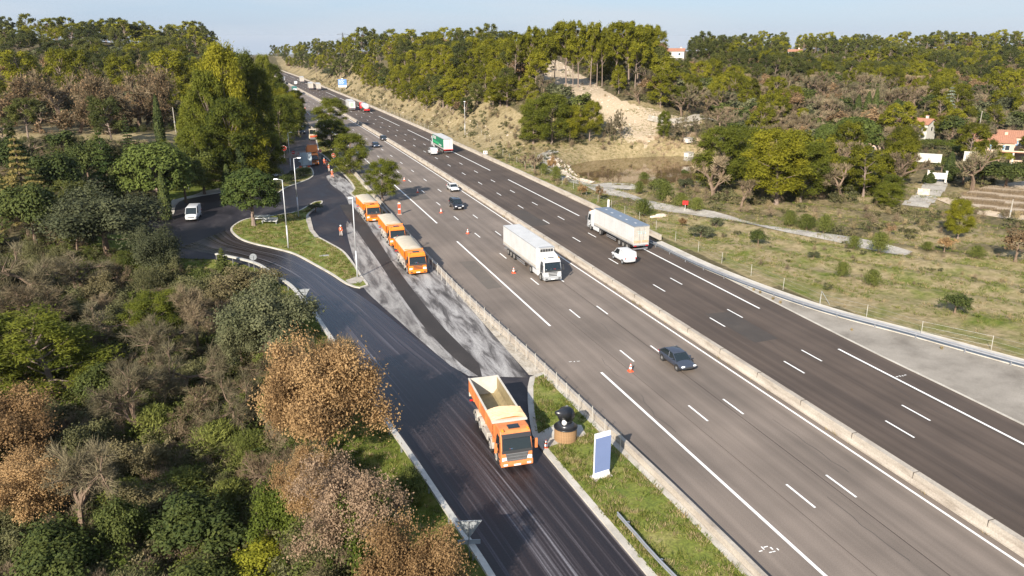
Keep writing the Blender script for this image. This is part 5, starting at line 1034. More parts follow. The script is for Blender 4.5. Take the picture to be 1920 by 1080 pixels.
# ------------------------------------------------------------------ houses among the trees
m_roof = mat("roof_tiles", (.33, .16, .1), .85, noise=(3, .25)); m_wallw = mat("white_render", (.52, .5, .45), .9, noise=(.8, .06)); m_wallp = mat("pinkish_render", (.55, .4, .3), .9, noise=(.8, .08)); m_pane = mat("window_pane", (.03, .04, .05), .1); m_shut = mat("shutter_blue", (.2, .32, .45), .6)
def house(name, label, x, y, z, rz, W, D, h, pitch, wall, wins=3, chim=1, porch=False):
    t = thing(name, label, "house", (x, y, z), rz); mb = MB(); mb.box((0, 0, h/2-1), (W, D, h+2), wall)
    rh = D/2*pitch; mb.add([(-W/2, -D/2, h), (-W/2, D/2, h), (-W/2, 0, h+rh), (W/2, -D/2, h), (W/2, D/2, h), (W/2, 0, h+rh)], [(0, 1, 2), (3, 5, 4), (0, 2, 5, 3), (1, 4, 5, 2)], wall); mb.obj("wall", t)
    mb = MB(); e = .4
    for s in (-1, 1): a = (s*(D/2+e), h-e*pitch+.05); b = (0, h+rh+.08); mb.add([(-W/2-e, a[0], a[1]), (W/2+e, a[0], a[1]), (W/2+e, b[0], b[1]), (-W/2-e, b[0], b[1]), (-W/2-e, a[0], a[1]+.14), (W/2+e, a[0], a[1]+.14), (W/2+e, b[0], b[1]+.14), (-W/2-e, b[0], b[1]+.14)], [(0, 3, 2, 1), (4, 5, 6, 7), (0, 1, 5, 4), (1, 2, 6, 5), (3, 0, 4, 7)], m_roof)
    n = int((W+2*e)/.45)
    for i in range(n):
        for s in (-1, 1): x_ = -W/2-e+(i+.5)*(W+2*e)/n; mb.cyl((x_, s*(D/2+e), h-e*pitch+.2), (x_, 0, h+rh+.24), .1, m_roof, n=4, cap=False)
    r = mb.obj("roof", t)
    for c in range(chim): mb = MB(); mb.box((W*(.3-.5*c), .3, h+rh+.35), (.7, .6, 1.3), wall); mb.box((W*(.3-.5*c), .3, h+rh+1.05), (.9, .8, .12), m_roof); mb.obj("chimney", r)
    for i in range(wins):
        x_ = -W/2+(i+.5)*W/wins; f = MB(); f.box((x_, -D/2-.02, h*.55), (1.15, .06, 1.35), m_wallw); f = f.obj("window", t); p = MB(); p.box((x_, -D/2-.06, h*.55), (.95, .04, 1.15), m_pane); p.obj("pane", f)
        p = MB(); p.box((x_-.85, -D/2-.04, h*.55), (.5, .06, 1.3), m_shut); p.obj("shutter", f)
    f = MB(); f.box((W/2+.02, 0, h*.55), (.06, 1.1, 1.3), m_wallw); f = f.obj("window", t); p = MB(); p.box((W/2+.06, 0, h*.55), (.04, .9, 1.1), m_pane); p.obj("pane", f)
    return t
def hx(px, py, dist):
    d = ray(px, py); k = dist/math.hypot(d[0], d[1]); return d[0]*k, d[1]*k, CAMH+d[2]*k
x, y, z = hx(1266, 108, 470); house("white_house", "small white house with tiled roof high on the wooded ridge", x, y, z, -.6, 10, 6.5, 3.6, .4, m_wallw, 2, 1)
x, y, z = hx(1489, 107, 480); house("white_house", "white house wall peeping out near the skyline at right", x, y, z, -.6, 7, 5, 3.0, .4, m_wallw, 2, 1)
x, y, z = hx(1716, 250, 268); house("white_house", "white house with orange tiled roof beside the blue green cedar", x, y, z, -1.2, 9, 6, 3.2, .42, m_wallw, 2, 1)
x, y, z = hx(1858, 284, 240); house("villa", "low villa with hipped looking tiled roofs behind the yellow green hedge, left part", x, y, z, -.75, 9, 7, 2.8, .4, m_wallp, 3, 1)
x, y, z = hx(1893, 280, 246); house("villa", "villa wing with tiled roof at the right edge behind the carport", x, y, z, -.75, 7, 6, 3.6, .4, m_wallp, 2, 0)
x, y, z = hx(1636, 292, 235); house("stone_house", "house half hidden behind the wide domed stone pine", x, y, z, -.3, 7, 6, 4.2, .4, m_wallp, 2, 0)
x, y, z = hx(1893, 306, 228); t = thing("carport", "carport with tiled lean-to roof at the right edge", "carport", (x, y, z), -.7); mb = MB(); mb.box((0, 0, 2.7), (7, 4.5, .2), m_roof, rx=-.12); mb.obj("roof", t)
for dx in (-3.2, 0, 3.2): mb = MB(); mb.box((dx, -2, 1.2), (.35, .35, 3.2), m_wallw); mb.obj("pillar", t)
mb = MB(); mb.box((0, 2.1, 1.2), (7, .2, 3.2), m_wallp); mb.obj("rear_wall", t)
def wallseg(label, a, b, h, th=.3, m=None, da=215):
    xa, ya, za = hx(*a, da); xb, yb, zb = hx(*b, da); L = math.hypot(xb-xa, yb-ya); mb = MB(); mb.box((0, 0, h/2-.3), (L, th, h+.6), m or m_wallw); mb.box((0, 0, h+.05), (L+.1, th+.1, .1), m or m_wallw); o = mb.obj("garden_wall", loc=((xa+xb)/2, (ya+yb)/2, min(za, zb)), rz=math.atan2(yb-ya, xb-xa)); tag(o, label, "wall")
wallseg("long white garden wall left of the clipped cypress", (1719, 298), (1765, 300), 1.3, .3, None, 205); wallseg("white wall segment between the clipped cypress and the yellow green hedge", (1806, 299), (1828, 297), 1.8, da=208)
wallseg("low stone wall along the left of the driveway", (1720, 362), (1745, 348), .9, m=MATS["pale_stones"], da=175)
x, y, z = hx(1756, 336, 190); t = thing("white_gate", "white double gate at the top of the driveway", "gate", (x, y, z), -.75)
for s in (-1, 1): mb = MB(); mb.box((s*1.75, 0, .6), (.4, .4, 2.4), m_wallw); mb.box((s*1.75, 0, 1.85), (.5, .5, .12), m_wallw); mb.obj("pillar", t); mb = MB(); mb.box((s*.78, 0, .75), (1.5, .08, 1.3), m_white); mb.obj("gate_leaf", t)
x, y, z = hx(1815, 296, 212); mb = MB()
x, y, z = hx(1857, 300, 222); mh = mat("hedge_dark", (.1, .13, .01), .9)
for px, py, lab in ((1290, 268, "small white hut roof left behind the pond pine"), (1291, 297, "white concrete outlet block at the right end of the pond")):
    x, y, z = T(px, py); mb = MB(); mb.box((0, 0, .6), (2.2, 1.6, 1.2), m_wallw); mb.box((0, 0, 1.25), (2.4, 1.8, .12), m_conc); tag(mb.obj("concrete_block", loc=(x, y, z), bevel=.03, rz=.3), lab, "block")
# ------------------------------------------------------------------ plants
m_pine = leafmat("pine_needles", (.065, .07, .007), (.28, .26, .02), (.17, .17, .012), .35)
m_pined = leafmat("pine_needles_dark", (.035, .046, .014), (.14, .145, .032), (.08, .09, .022), .3)
m_pinem = leafmat("pine_needles_mid", (.035, .05, .008), (.17, .18, .02), (.1, .115, .012), .3)
m_stone = leafmat("stone_pine_needles", (.03, .052, .012), (.12, .15, .03), (.075, .1, .02))
m_holm = leafmat("holm_oak_leaves", (0.040, 0.046, 0.020), (0.170, 0.170, 0.085), (0.085, 0.092, 0.043), .15)
m_holmg = leafmat("green_oak_leaves", (.03, .045, .01), (.12, .135, .03), (.065, .08, .018), .15)
m_brown = leafmat("withered_oak_leaves", (.15, .09, .04), (.43, .28, .13), (.28, .175, .08), .3)
m_pale = leafmat("pale_withered_leaves", (.17, .12, .075), (.42, .3, .2), (.3, .21, .135), .3)
m_rust = leafmat("rusty_leaves", (.14, .095, .05), (.34, .23, .12), (.23, .15, .08), .3)
m_twig = leafmat("bare_twigs", (.07, .055, .032), (.27, .21, .13), (.16, .125, .072), .1)
m_twigg = leafmat("grey_twigs", (.07, .062, .035), (.24, .2, .12), (.145, .125, .072), .1)
m_broom = leafmat("broom_shoots", (.05, .065, .012), (.17, .18, .04), (.105, .12, .024), .15)
m_olive = leafmat("olive_scrub", (.045, .048, .018), (.15, .145, .06), (.09, .09, .038), .15)
m_oliveb = leafmat("olive_brown_scrub", (.05, .042, .02), (.2, .165, .085), (.115, .1, .045), .15)
m_twigb = leafmat("brown_twigs", (.07, .05, .03), (.25, .18, .11), (.15, .11, .065), .1)
m_lime = leafmat("fresh_green_leaves", (.04, .06, .008), (.14, .165, .022), (.085, .11, .014), .3)
m_yel = leafmat("yellow_green_leaves", (.13, .14, .01), (.3, .29, .03), (.21, .21, .018), .3)
m_cypress = leafmat("cypress_foliage", (.02, .032, .01), (.09, .105, .025), (.05, .065, .016), .1)
m_gold = leafmat("golden_conifer", (.1, .08, .02), (.28, .22, .07), (.18, .145, .045), .15)
m_bcedar = leafmat("blue_cedar", (.09, .11, .08), (.27, .3, .22), (.17, .2, .14), .15)
m_bramble = leafmat("bramble", (.04, .042, .015), (.2, .165, .085), (.095, .09, .034), .2)
m_pink = leafmat("dry_stems", (.1, .075, .05), (.28, .21, .13), (.18, .135, .085), .15)
m_grassb = leafmat("grass_blades", (.06, .095, .01), (.25, .23, .07), (.13, .16, .025), .3)
m_straw = leafmat("straw_blades", (.18, .14, .07), (.46, .36, .2), (.32, .25, .13), .3)
m_reed = leafmat("reeds", (.3, .22, .14), (.6, .47, .33), (.45, .34, .23), .3)
m_bark = mat("bark", (.16, .11, .075), .9, noise=(4, .35))
m_barkp = mat("pine_bark", (.2, .15, .12), .9, noise=(3, .35))

def unit(a): return a/(np.linalg.norm(a, axis=-1, keepdims=True)+1e-9)
class Plant:
    def __init__(s): s.q = []; s.t = []; s.tub = []
    def leaves(s, P, Nn, size, tint, aspect=.6, up=None):
        n = len(P); P = np.asarray(P, float); Nn = unit(np.asarray(Nn, float))
        a = unit(rng.normal(size=(n, 3))) if up is None else unit(up+rng.normal(size=(n, 3))*.25)
        u = unit(a-Nn*(a*Nn).sum(1, keepdims=True)); v = np.cross(Nn, u)
        sz = (size*(.65+.7*rng.random(n)))[:, None]
        u = u*sz; v = v*sz*aspect
        s.q.append(np.stack([P-u, P-v*.9+u*.1, P+u, P+v+u*.15], 1)); s.t.append(tint)
    def twigs(s, A, B, w, tint):
        A = np.asarray(A, float); B = np.asarray(B, float); n = len(A); d = unit(B-A); p = unit(np.cross(d, rng.normal(size=(n, 3))))*np.asarray(w).reshape(-1, 1)
        s.q.append(np.stack([A-p, A+p, B+p*.35, B-p*.35], 1)); s.t.append(tint)
    def mesh(s, name, m):
        q = np.concatenate(s.q); t = np.concatenate(s.t); n = len(q)
        me = bpy.data.meshes.new(name); me.vertices.add(4*n); me.vertices.foreach_set("co", q.reshape(-1).astype(np.float32))
        me.loops.add(4*n); me.loops.foreach_set("vertex_index", np.arange(4*n, dtype=np.int32)); me.polygons.add(n)
        me.polygons.foreach_set("loop_start", np.arange(0, 4*n, 4, dtype=np.int32)); me.update(calc_edges=True)
        a = me.attributes.new("tint", 'FLOAT', 'FACE'); a.data.foreach_set("value", t.astype(np.float32)); me.materials.append(m); return me
def clump_leaves(pl, C, R, n, size, flat=.7, aspect=.6, out=.65, up=.25, ct=None, shell=.55):
    """n leaves in each clump; clumps C with radii R"""
    for c, r in zip(C, R):
        k = max(4, int(n*(.7+.6*rng.random()))); d = unit(rng.normal(size=(k, 3))); d[:, 2] = np.where(d[:, 2] < -.5, -d[:, 2], d[:, 2])
        rad = r*(shell+(1-shell)*rng.random((k, 1)))*(1+.25*rng.normal(size=(k, 1)))
        P = c+d*rad*np.array([1, 1, flat]); Nn = d*out+rng.normal(size=(k, 3))*(1-out)*.8+np.array([0, 0, up])
        b = rng.random()
        pl.leaves(P, Nn, size, np.clip(b*.55+.45*rng.random(k), 0, 1), aspect)
def trunk_mesh(name, h, r, limbs, m, lean=(0, 0), top=.85):
    mb = MB(); pts = [(lean[0]*t*t*h, lean[1]*t*t*h, h*top*t) for t in (0, .12, .35, .65, 1)]
    mb.tube(pts, [r*1.5, r, r*.85, r*.6, r*.2], m, 7)
    for c in limbs:
        z0 = min(c[2]*.72, h*top*.95); t = z0/(h*top); b = (lean[0]*t*t*h, lean[1]*t*t*h, z0); mid = ((b[0]+c[0])/2, (b[1]+c[1])/2, (b[2]*.55+c[2]*.45)-.1)
        mb.tube([b, mid, tuple(c)], [r*.42, r*.28, r*.1], m, 4)
    return mb.mesh(name)
def pine(h, w, ncl, nl, size, m, dense=1.0, low=.3, seed=0, topflat=.4, squash=.85):
    ncl = int(ncl*1.25); nl = int(nl*1.5)
    pl = Plant(); C = []; R = []
    lean = (rng.normal()*.06, rng.normal()*.06)
    for i in range(ncl):
        t = low+(1-low)*((i+.5)/ncl)**.85; a = i*2.4+rng.normal()*.5
        pr = math.sqrt(max(.04, 1-((t-(low+.25))/(1.02-low-.2))**2)) if t > low+.25 else .72+.28*(t-low)/.25
        rr = w/2*pr*(.35+.6*math.sqrt(rng.random()))
        C.append((math.cos(a)*rr+lean[0]*t*t*h, math.sin(a)*rr+lean[1]*t*t*h, t*h*.94)); R.append(w*(.11+.08*rng.random())*(1.1-.25*t))
    C = np.array(C); clump_leaves(pl, C, R, nl, size, squash, .26, .5, .35, shell=.35)
    limbs = [c for k, c in enumerate(C) if k % max(1, ncl//12) == 0]
    return pl.mesh("pine_crown", m), trunk_mesh("pine_trunk", h, w*.028, limbs, m_barkp, lean), (h, w)
def roundtree(h, w, ncl, nl, size, m, low=.1, bark=None, out=.65, flat=.85, irr=.25, shell=.45, aspect=.6):
    pl = Plant(); C = []; R = []; zc = (low+1)/2*h; hz = (1-low)/2*h
    for i in range(ncl):
        d = rng.normal(size=3); d /= np.linalg.norm(d); 
        if d[2] < -.35: d[2] *= -.6
        k = (.45+.42*rng.random())*(1+irr*math.sin(d[0]*4+d[1]*3+zc)); C.append((d[0]*w/2*k, d[1]*w/2*k, zc+d[2]*hz*k*.95)); R.append(w*(.12+.09*rng.random()))
    C = np.array(C); clump_leaves(pl, C, R, nl, size, flat, aspect, out, shell=shell)
    return pl.mesh("round_crown", m), trunk_mesh("round_trunk", h, w*.03, C[::max(1, ncl//9)], bark or m_bark, top=.6), (h, w)
def stonepine(h, w, ncl, nl, size, m):
    pl = Plant(); C = []; R = []
    for i in range(ncl):
        a = i*2.4; f = math.sqrt((i+.5)/ncl); rr = w/2*f*.86
        C.append((math.cos(a)*rr, math.sin(a)*rr, h*(.5+.42*math.sqrt(max(0, 1-f*f))+rng.normal()*.015))); R.append(w*(.09+.03*rng.random()))
    for i in range(ncl//2): a = i*2.4; C.append((math.cos(a)*w*.4, math.sin(a)*w*.4, h*(.42+.1*rng.random()))); R.append(w*.1)
    C = np.array(C); clump_leaves(pl, C, R, nl, size, .8, .5, .75, shell=.7)
    return pl.mesh("stone_pine_crown", m), trunk_mesh("stone_pine_trunk", h, w*.035, C[::max(1, ncl//10)], m_barkp, top=.7), (h, w)
def conifer(h, w, nlev, nl, size, m, droop=.12, low=.06, gap=.8):
    pl = Plant()
    for i in range(nlev):
        t = low+(1-low)*i/nlev; r = w/2*(1-t)**.85*(.85+.3*rng.random()); k = max(5, int(9*(1-t)+3))
        for j in range(k):
            a = 2*PI*j/k+i*1.3+rng.normal()*.2; n = int(nl*(.4+(1-t))); f = rng.random(n)**.7; sp = rng.normal(size=n)*.13*(r*f+.2)
            rj = r*(.75+.35*rng.random())
            P = np.stack([math.cos(a)*f*rj-math.sin(a)*sp, math.sin(a)*f*rj+math.cos(a)*sp, t*h-droop*rj*f*f*2+rng.normal(size=n)*.05*h/nlev*gap+.2*rj*f*(t)], 1)
            Nn = rng.normal(size=(n, 3))*.35+np.array([math.cos(a)*.3, math.sin(a)*.3, 1]); b = rng.random()
            pl.leaves(P, Nn, size, np.clip(b*.5+.5*rng.random(n), 0, 1), .5)
    return pl.mesh("conifer_crown", m), trunk_mesh("conifer_trunk", h, w*.025, [], m_bark, top=.97), (h, w)
def cypress(h, w, n, size, m):
    pl = Plant(); t = rng.random(n)**.9; a = rng.random(n)*2*PI; pr = np.sqrt(np.clip(np.sin(PI*np.clip(t*.93+.07, 0, 1)**.7), 0, 1))*(1-.3*t)
    r = w/2*pr*(.75+.3*rng.random(n)); P = np.stack([np.cos(a)*r, np.sin(a)*r, t*h+.1], 1)
    Nn = np.stack([np.cos(a), np.sin(a), .2+0*a], 1)+rng.normal(size=(n, 3))*.35
    pl.leaves(P, Nn, size, np.clip(.5*(np.sin(a*5+t*9)*.5+.5)+.5*rng.random(n), 0, 1), .5, up=np.tile([0, 0, 1.], (n, 1)))
    return pl.mesh("cypress_crown", m), trunk_mesh("cypress_trunk", h, w*.06, [], m_bark, top=.8), (h, w)
def bare(h, w, m, ntw, tw=.02, depth=4, nb=4, upright=.5, leaves=None, leafn=0, leafs=.1, stems=1):
    """a leafless tree: forking limbs ending in a haze of twigs"""
    mb = MB(); ends = []
    def grow(p, d, l, r, k):
        q = p+d*l; mid = p+d*l*.5+rng.normal(size=3)*l*.07; mb.tube([p, mid, q], [r, r*.85, r*.68], m_bark, 4 if k < depth else 6)
        if k == 0: ends.append((q, d, l)); return
        if k < depth: ends.append((q, d, l))
        for j in range(nb if k > 1 else nb+1):
            a = unit(d+rng.normal(size=3)*.62+np.array([0, 0, upright*.35])); grow(q if j else mid, a, l*(.62+.22*rng.random()), r*.6, k-1)
    for s in range(stems):
        d0 = unit(np.array([rng.normal()*.12*(1+stems*.6), rng.normal()*.12*(1+stems*.6), 1.])); grow(np.array([rng.normal()*.2*(stems-1)*.3, rng.normal()*.2*(stems-1)*.3, 0.]), d0, h*.3, w*.025/math.sqrt(stems), depth-1)
    V = np.array(mb.v); wx = max(np.ptp(V[:, 0]), np.ptp(V[:, 1])); hz = V[:, 2].max()
    S = np.array([w/wx*.92, w/wx*.92, h/hz*.93]); mb.v = [tuple(v) for v in V*S]
    pl = Plant(); E = np.array([e[0] for e in ends])*S; D = np.array([e[1] for e in ends]); k = rng.integers(0, len(E), ntw)
    L = w*(.05+.09*rng.random(ntw)); d = unit(D[k]+rng.normal(size=(ntw, 3))*.75+np.array([0, 0, upright*.4])); A = E[k]-D[k]*(rng.random(ntw)*w*.06)[:, None]+rng.normal(size=(ntw, 3))*w*.018
    tb = rng.random(len(E))[k]; tint = np.clip(tb*.5+.5*rng.random(ntw), 0, 1); pl.twigs(A, A+d*L[:, None], tw*(.6+.8*rng.random(ntw)), tint)
    if leaves is not None:
        q = Plant(); kk = rng.integers(0, len(E), leafn); q.leaves(E[kk]+rng.normal(size=(leafn, 3))*w*.05, rng.normal(size=(leafn, 3))+[0, 0, .4], leafs, np.clip(rng.random(len(E))[kk]*.5+.5*rng.random(leafn), 0, 1))
        return pl.mesh("bare_twigs", m), mb.mesh("bare_limbs"), (h, w), q.mesh("dry_leaves", leaves)
    return pl.mesh("bare_twigs", m), mb.mesh("bare_limbs"), (h, w)
def broom(h, w, n, size, m, thin=.16):
    pl = Plant(); a = rng.random(n)*2*PI; e = rng.random(n)**.6; d = unit(np.stack([np.cos(a)*(1-e*.85), np.sin(a)*(1-e*.85), .25+e], 1)); r = (.35+.65*rng.random(n))[:, None]
    cl = unit(rng.normal(size=(14, 3))); cl[:, 2] = abs(cl[:, 2]); near_ = (d@cl.T).max(1)
    P = d*r*np.array([w/2, w/2, h])*(.8+.25*near_)[:, None]; Nn = d*.5+rng.normal(size=(n, 3))*.5
    pl.leaves(P, Nn, size, np.clip(.5*(d@cl.T).argmax(1)/14+.5*rng.random(n), 0, 1), thin, up=d+np.array([0, 0, .6]))
    mb = MB()
    for i in range(5): t = i*1.3; mb.tube([(0, 0, 0), (math.cos(t)*w*.2, math.sin(t)*w*.2, h*.5)], [.04, .02], m_bark, 4)
    return pl.mesh("shrub_foliage", m), mb.mesh("shrub_stems"), (h, w)
def joined(name, a, b):
    """crown and trunk in one mesh for trees too small in the picture to show parts"""
    bm = bmesh.new(); bm.from_mesh(a); n = len(bm.faces); bm.from_mesh(b); bm.faces.ensure_lookup_table()
    for f in bm.faces[n:]: f.material_index = 1
    me = bpy.data.meshes.new(name); bm.to_mesh(me); bm.free(); me.materials.append(a.materials[0]); me.materials.append(b.materials[0]); return me

KIND = {}   # kind -> list of (crown, trunk, (h, w), extra)
def reg(kind, name, cat, detail, variants): KIND[kind] = dict(name=name, cat=cat, detail=detail, v=variants)
reg('pineN', 'aleppo_pine', 'tree', 1, [pine(12, 8, 46, 330, .18, m_pinem, low=.12), pine(12, 8, 44, 340, .18, m_pinem, low=.18)])
reg('pineF', 'aleppo_pine', 'tree', 0, [pine(12, 8, 28, 170, .29, m_pine, low=l) for l in (.12, .25, .35, .2, .4)])
reg('pineG', 'aleppo_pine', 'tree', 0, [pine(12, 8, 26, 160, .29, m_pined, low=l) for l in (.3, .45)])
reg('pineX', 'aleppo_pine', 'tree', 0, [pine(12, 8, 15, 40, .75, m_pined, low=.3), pine(12, 8, 15, 40, .75, m_pine, low=.3)])
reg('pineTall', 'aleppo_pine', 'tree', 1, [pine(14, 6.5, 24, 150, .32, m_pine, low=.52), pine(14, 6.5, 24, 150, .32, m_pine, low=.46)])
reg('pineWall', 'aleppo_pine', 'tree', 1, [pine(14, 9, 56, 300, .21, m_pinem, low=.12), pine(14, 9, 52, 300, .21, m_pine, low=.2), pine(14, 9, 56, 300, .21, m_pinem, low=.14)])
reg('stone', 'stone_pine', 'tree', 1, [stonepine(8, 8, 46, 260, .17, m_stone), stonepine(8, 8, 46, 240, .18, m_stone)])
reg('holm', 'evergreen_oak', 'tree', 1, [roundtree(8, 9, 80, 420, .12, m_holm, -.05), roundtree(8, 9, 80, 400, .12, m_holm, -.05)])
reg('holmG', 'evergreen_oak', 'tree', 1, [roundtree(7, 7, 40, 260, .16, m_holmg, .05)])
reg('holmF', 'evergreen_oak', 'tree', 0, [roundtree(7, 7, 24, 80, .34, m_holmg, .05), roundtree(7, 7, 24, 80, .34, m_holm, .05)])
reg('brown', 'withered_oak', 'tree', 1, [roundtree(9, 9, 120, 640, .1, m_brown, -.05, irr=.45, out=.35, shell=.25), roundtree(9, 9, 110, 640, .1, m_brown, -.05, irr=.5, out=.35, shell=.25)])
reg('pale', 'withered_oak', 'tree', 1, [roundtree(8, 8, 80, 520, .09, m_pale, -.02, irr=.5, out=.35, shell=.25)])
reg('brownF', 'withered_oak', 'tree', 0, [roundtree(7, 7, 26, 80, .3, m_rust, .1, out=.4, shell=.3), roundtree(7, 7, 22, 70, .3, m_rust, .15, out=.4, shell=.3)])
reg('bareN', 'bare_tree', 'tree', 1, [bare(8, 8, m_twigg, 5200, .016), bare(8, 7, m_twig, 5200, .016), bare(7, 8, m_twigg, 5000, .016, upright=.2)])
reg('bareT', 'bare_tree', 'tree', 1, [bare(10, 4, m_twigg, 2200, .028, upright=1.4, nb=3, stems=2)])
reg('bareF', 'bare_tree', 'tree', 0, [bare(7, 7, m_twig, 1500, .05, depth=3), bare(7, 7, m_twigg, 1500, .05, depth=3)])
reg('bareB', 'bare_oak', 'tree', 1, [bare(9, 10, m_twig, 3000, .04, leaves=m_rust, leafn=3000, leafs=.16), bare(9, 10, m_twig, 3200, .04, leaves=m_rust, leafn=1500, leafs=.16)])
reg('cedar', 'cedar', 'tree', 1, [conifer(11, 7.5, 15, 110, .2, m_stone, .16)])
reg('bluecedar', 'cedar', 'tree', 1, [conifer(14, 10, 14, 60, .34, m_bcedar, .14)])
reg('gold', 'golden_conifer', 'tree', 1, [conifer(11, 8, 15, 95, .2, m_gold, .1)])
reg('fir', 'dark_conifer', 'tree', 1, [conifer(9, 4.5, 18, 60, .2, m_cypress, .05)])
reg('cypress', 'cypress', 'tree', 1, [cypress(10, 2, 2600, .24, m_cypress)])
reg('broom', 'broom_bush', 'bush', 1, [broom(1.6, 2.4, 4200, .1, m_broom), broom(1.5, 2.2, 4200, .1, m_broom)])
reg('bush', 'evergreen_bush', 'bush', 1, [roundtree(2.6, 3.2, 26, 130, .09, m_holmg, 0, irr=.2), roundtree(2.6, 3.2, 26, 130, .09, m_holm, 0, irr=.2)])
reg('bushB', 'withered_bush', 'bush', 1, [roundtree(2.4, 2.6, 22, 110, .08, m_brown, 0, irr=.3, out=.4, shell=.2), roundtree(2.4, 2.6, 18, 90, .08, m_rust, 0, irr=.3, out=.3, shell=.2)])
reg('bushR', 'reddish_bush', 'bush', 1, [bare(2.4, 2.6, m_pink, 900, .02, depth=3)])
reg('lime', 'leafy_shrub', 'bush', 1, [roundtree(4, 4.5, 44, 240, .1, m_lime, 0, irr=.3)])
reg('yel', 'leafy_shrub', 'bush', 1, [roundtree(4, 4.5, 36, 240, .1, m_yel, 0, irr=.3, flat=1.1)])
reg('grn', 'leafy_shrub', 'bush', 1, [roundtree(4, 5, 44, 260, .11, m_holmg, 0, irr=.3)])
reg('olive', 'olive_tree', 'tree', 1, [roundtree(5, 6, 36, 200, .14, m_holm, .15, irr=.3)])
reg('olive', 'scrub_tree', 'shrub', 1, [roundtree(4, 4.5, 40, 300, .085, m_oliveb, -.05, irr=.5, out=.4, shell=.25), roundtree(4, 4.5, 40, 300, .085, m_olive, -.05, irr=.5, out=.4, shell=.25)]) if False else None
KIND['oliveT'] = KIND['olive']
reg('olive', 'scrub_tree', 'shrub', 1, [roundtree(4, 4.5, 40, 300, .085, m_oliveb, -.05, irr=.5, out=.4, shell=.25), roundtree(4, 4.5, 40, 300, .085, m_olive, -.05, irr=.5, out=.4, shell=.25)])
reg('bareS', 'leafless_shrub', 'shrub', 1, [bare(4, 4.5, m_twigb, 3600, .011, depth=3, nb=4, stems=3), bare(4, 4.5, m_twig, 3600, .011, depth=3, nb=4, stems=3), bare(4, 4.5, m_twigb, 3200, .012, depth=3, stems=2, leaves=m_olive, leafn=2200, leafs=.06)])
reg('broomO', 'broom_thicket', 'shrub', 1, [broom(3, 4, 5200, .12, m_olive, .13), broom(3, 4, 5200, .12, m_broom, .12)])
for k in KIND.values():
    if not k['detail']: k['j'] = [joined("tree", v[0], v[1]) for v in k['v']]

PLACED = []     # (x, y, r) of trees set by hand
COUNT = {}
def plant_at(kind, x, y, h, w, label, group=None, z=None, rz=None):
    K = KIND[kind]; n = COUNT.get(kind, 0); COUNT[kind] = n+1; V = K['v'][n % len(K['v'])]
    z = float(terr(x, y)) if z is None else z; sh, sw = V[2]; rz = random.random()*6.28 if rz is None else rz
    sc = (w/sw, w/sw*random.uniform(.9, 1.1), h/sh)
    if not K['detail']:
        o = bpy.data.objects.new(K['name'], K['j'][n % len(K['v'])]); COL.objects.link(o); tag(o, label, K['cat'], group)
        o.location = (x, y, z-.05); o.rotation_euler.z = rz; o.scale = sc
    else:
        o = thing(K['name'], label, K['cat'], (x, y, z-.05), rz, group); o.scale = sc
        isb = K['cat'] == 'bush'
        for nm, me in (('foliage' if isb else 'crown', V[0]), ('stems' if isb else 'trunk', V[1])):
            c = bpy.data.objects.new(nm, me); COL.objects.link(c); c.parent = o
        if len(V) > 3: c = bpy.data.objects.new('dry_leaves', V[3]); COL.objects.link(c); c.parent = o
    PLACED.append((x, y, w/2)); return o
def byheight(px, ty, h):
    """ground distance at which a plant h tall, standing at column px, has its top at row ty"""
    d = ray(px, ty); t = np.arange(15, 400, .25)/math.hypot(d[0], d[1])
    k = np.nonzero(CAMH+d[2]*t <= terr(d[0]*t, d[1]*t)+h)[0]; i = k[0] if len(k) else len(t)-1
    return math.hypot(d[0], d[1])*t[i]
def plant(kind, bx, by, ty, wpx, label, group=None, flat=False, dist=None, hh=None):
    """base at photo pixel (bx, by), top at row ty, crown wpx wide"""
    if hh: dist = byheight(bx, ty+8, hh)
    if flat: x, y = G(bx, by); z = 0.0
    elif dist: d = ray(bx, by); k = dist/math.hypot(d[0], d[1]); x, y = d[0]*k, d[1]*k; z = float(terr(x, y))
    else: x, y, z = T(bx, by)
    R = math.hypot(x, y); d = ray(bx, ty); zt = CAMH+d[2]*R/math.hypot(d[0], d[1])
    h = max(.4, zt-z); _, _, dep = project(x, y, z+h*.6); w = wpx*float(dep)/FPX
    return plant_at(kind, x, y, h, w, label, group, z)

# --- foreground, lower left
plant('brown', 612, 880, 645, 200, "large oak with dense tan withered leaves between the ramp rail and the thicket", hh=9)
plant('brown', 585, 850, 655, 130, "tan withered oak grown into the left side of the largest tan oak", hh=8)
plant('pale', 655, 1010, 868, 160, "paler pinkish withered oak below the large tan oak", hh=7)
plant('brown', 775, 1110, 990, 160, "tan withered oak at the bottom edge next to the back of the triangular sign", hh=6.5)
plant('brown', 580, 905, 850, 110, "small tan withered oak clump left of the pale pinkish oak", hh=5)
plant('brown', 22, 1010, 735, 180, "tan withered oak cut by the left edge of the picture", hh=7)
plant('brown', 60, 985, 850, 150, "low tan withered oak leaning out from the left edge", hh=5.5)
plant('lime', 690, 1085, 935, 115, "bright green young conifer at the bottom between two tan oaks", hh=5)
plant('lime', 530, 1050, 915, 110, "fresh green leafy shrub left of the pale pinkish oak", hh=4)
plant('yel', 500, 1120, 1020, 130, "yellow green shrub at the bottom edge", hh=2.6)
plant('grn', 385, 1100, 930, 190, "dark green bushy tree at the bottom, left of the yellow green shrub", hh=4.5)
plant('grn', 120, 1110, 985, 170, "dark green shrub at the bottom left corner", hh=4)
plant('grn', 775, 960, 880, 60, "low green shrub beside the rail above the triangular sign", hh=2.2)
plant('pineN', 115, 800, 572, 200, "bright yellow green pine standing alone among bare trees at far left", hh=8.5)
plant('pineN', 285, 640, 545, 110, "small green pine right of the bare trees at left", hh=6)
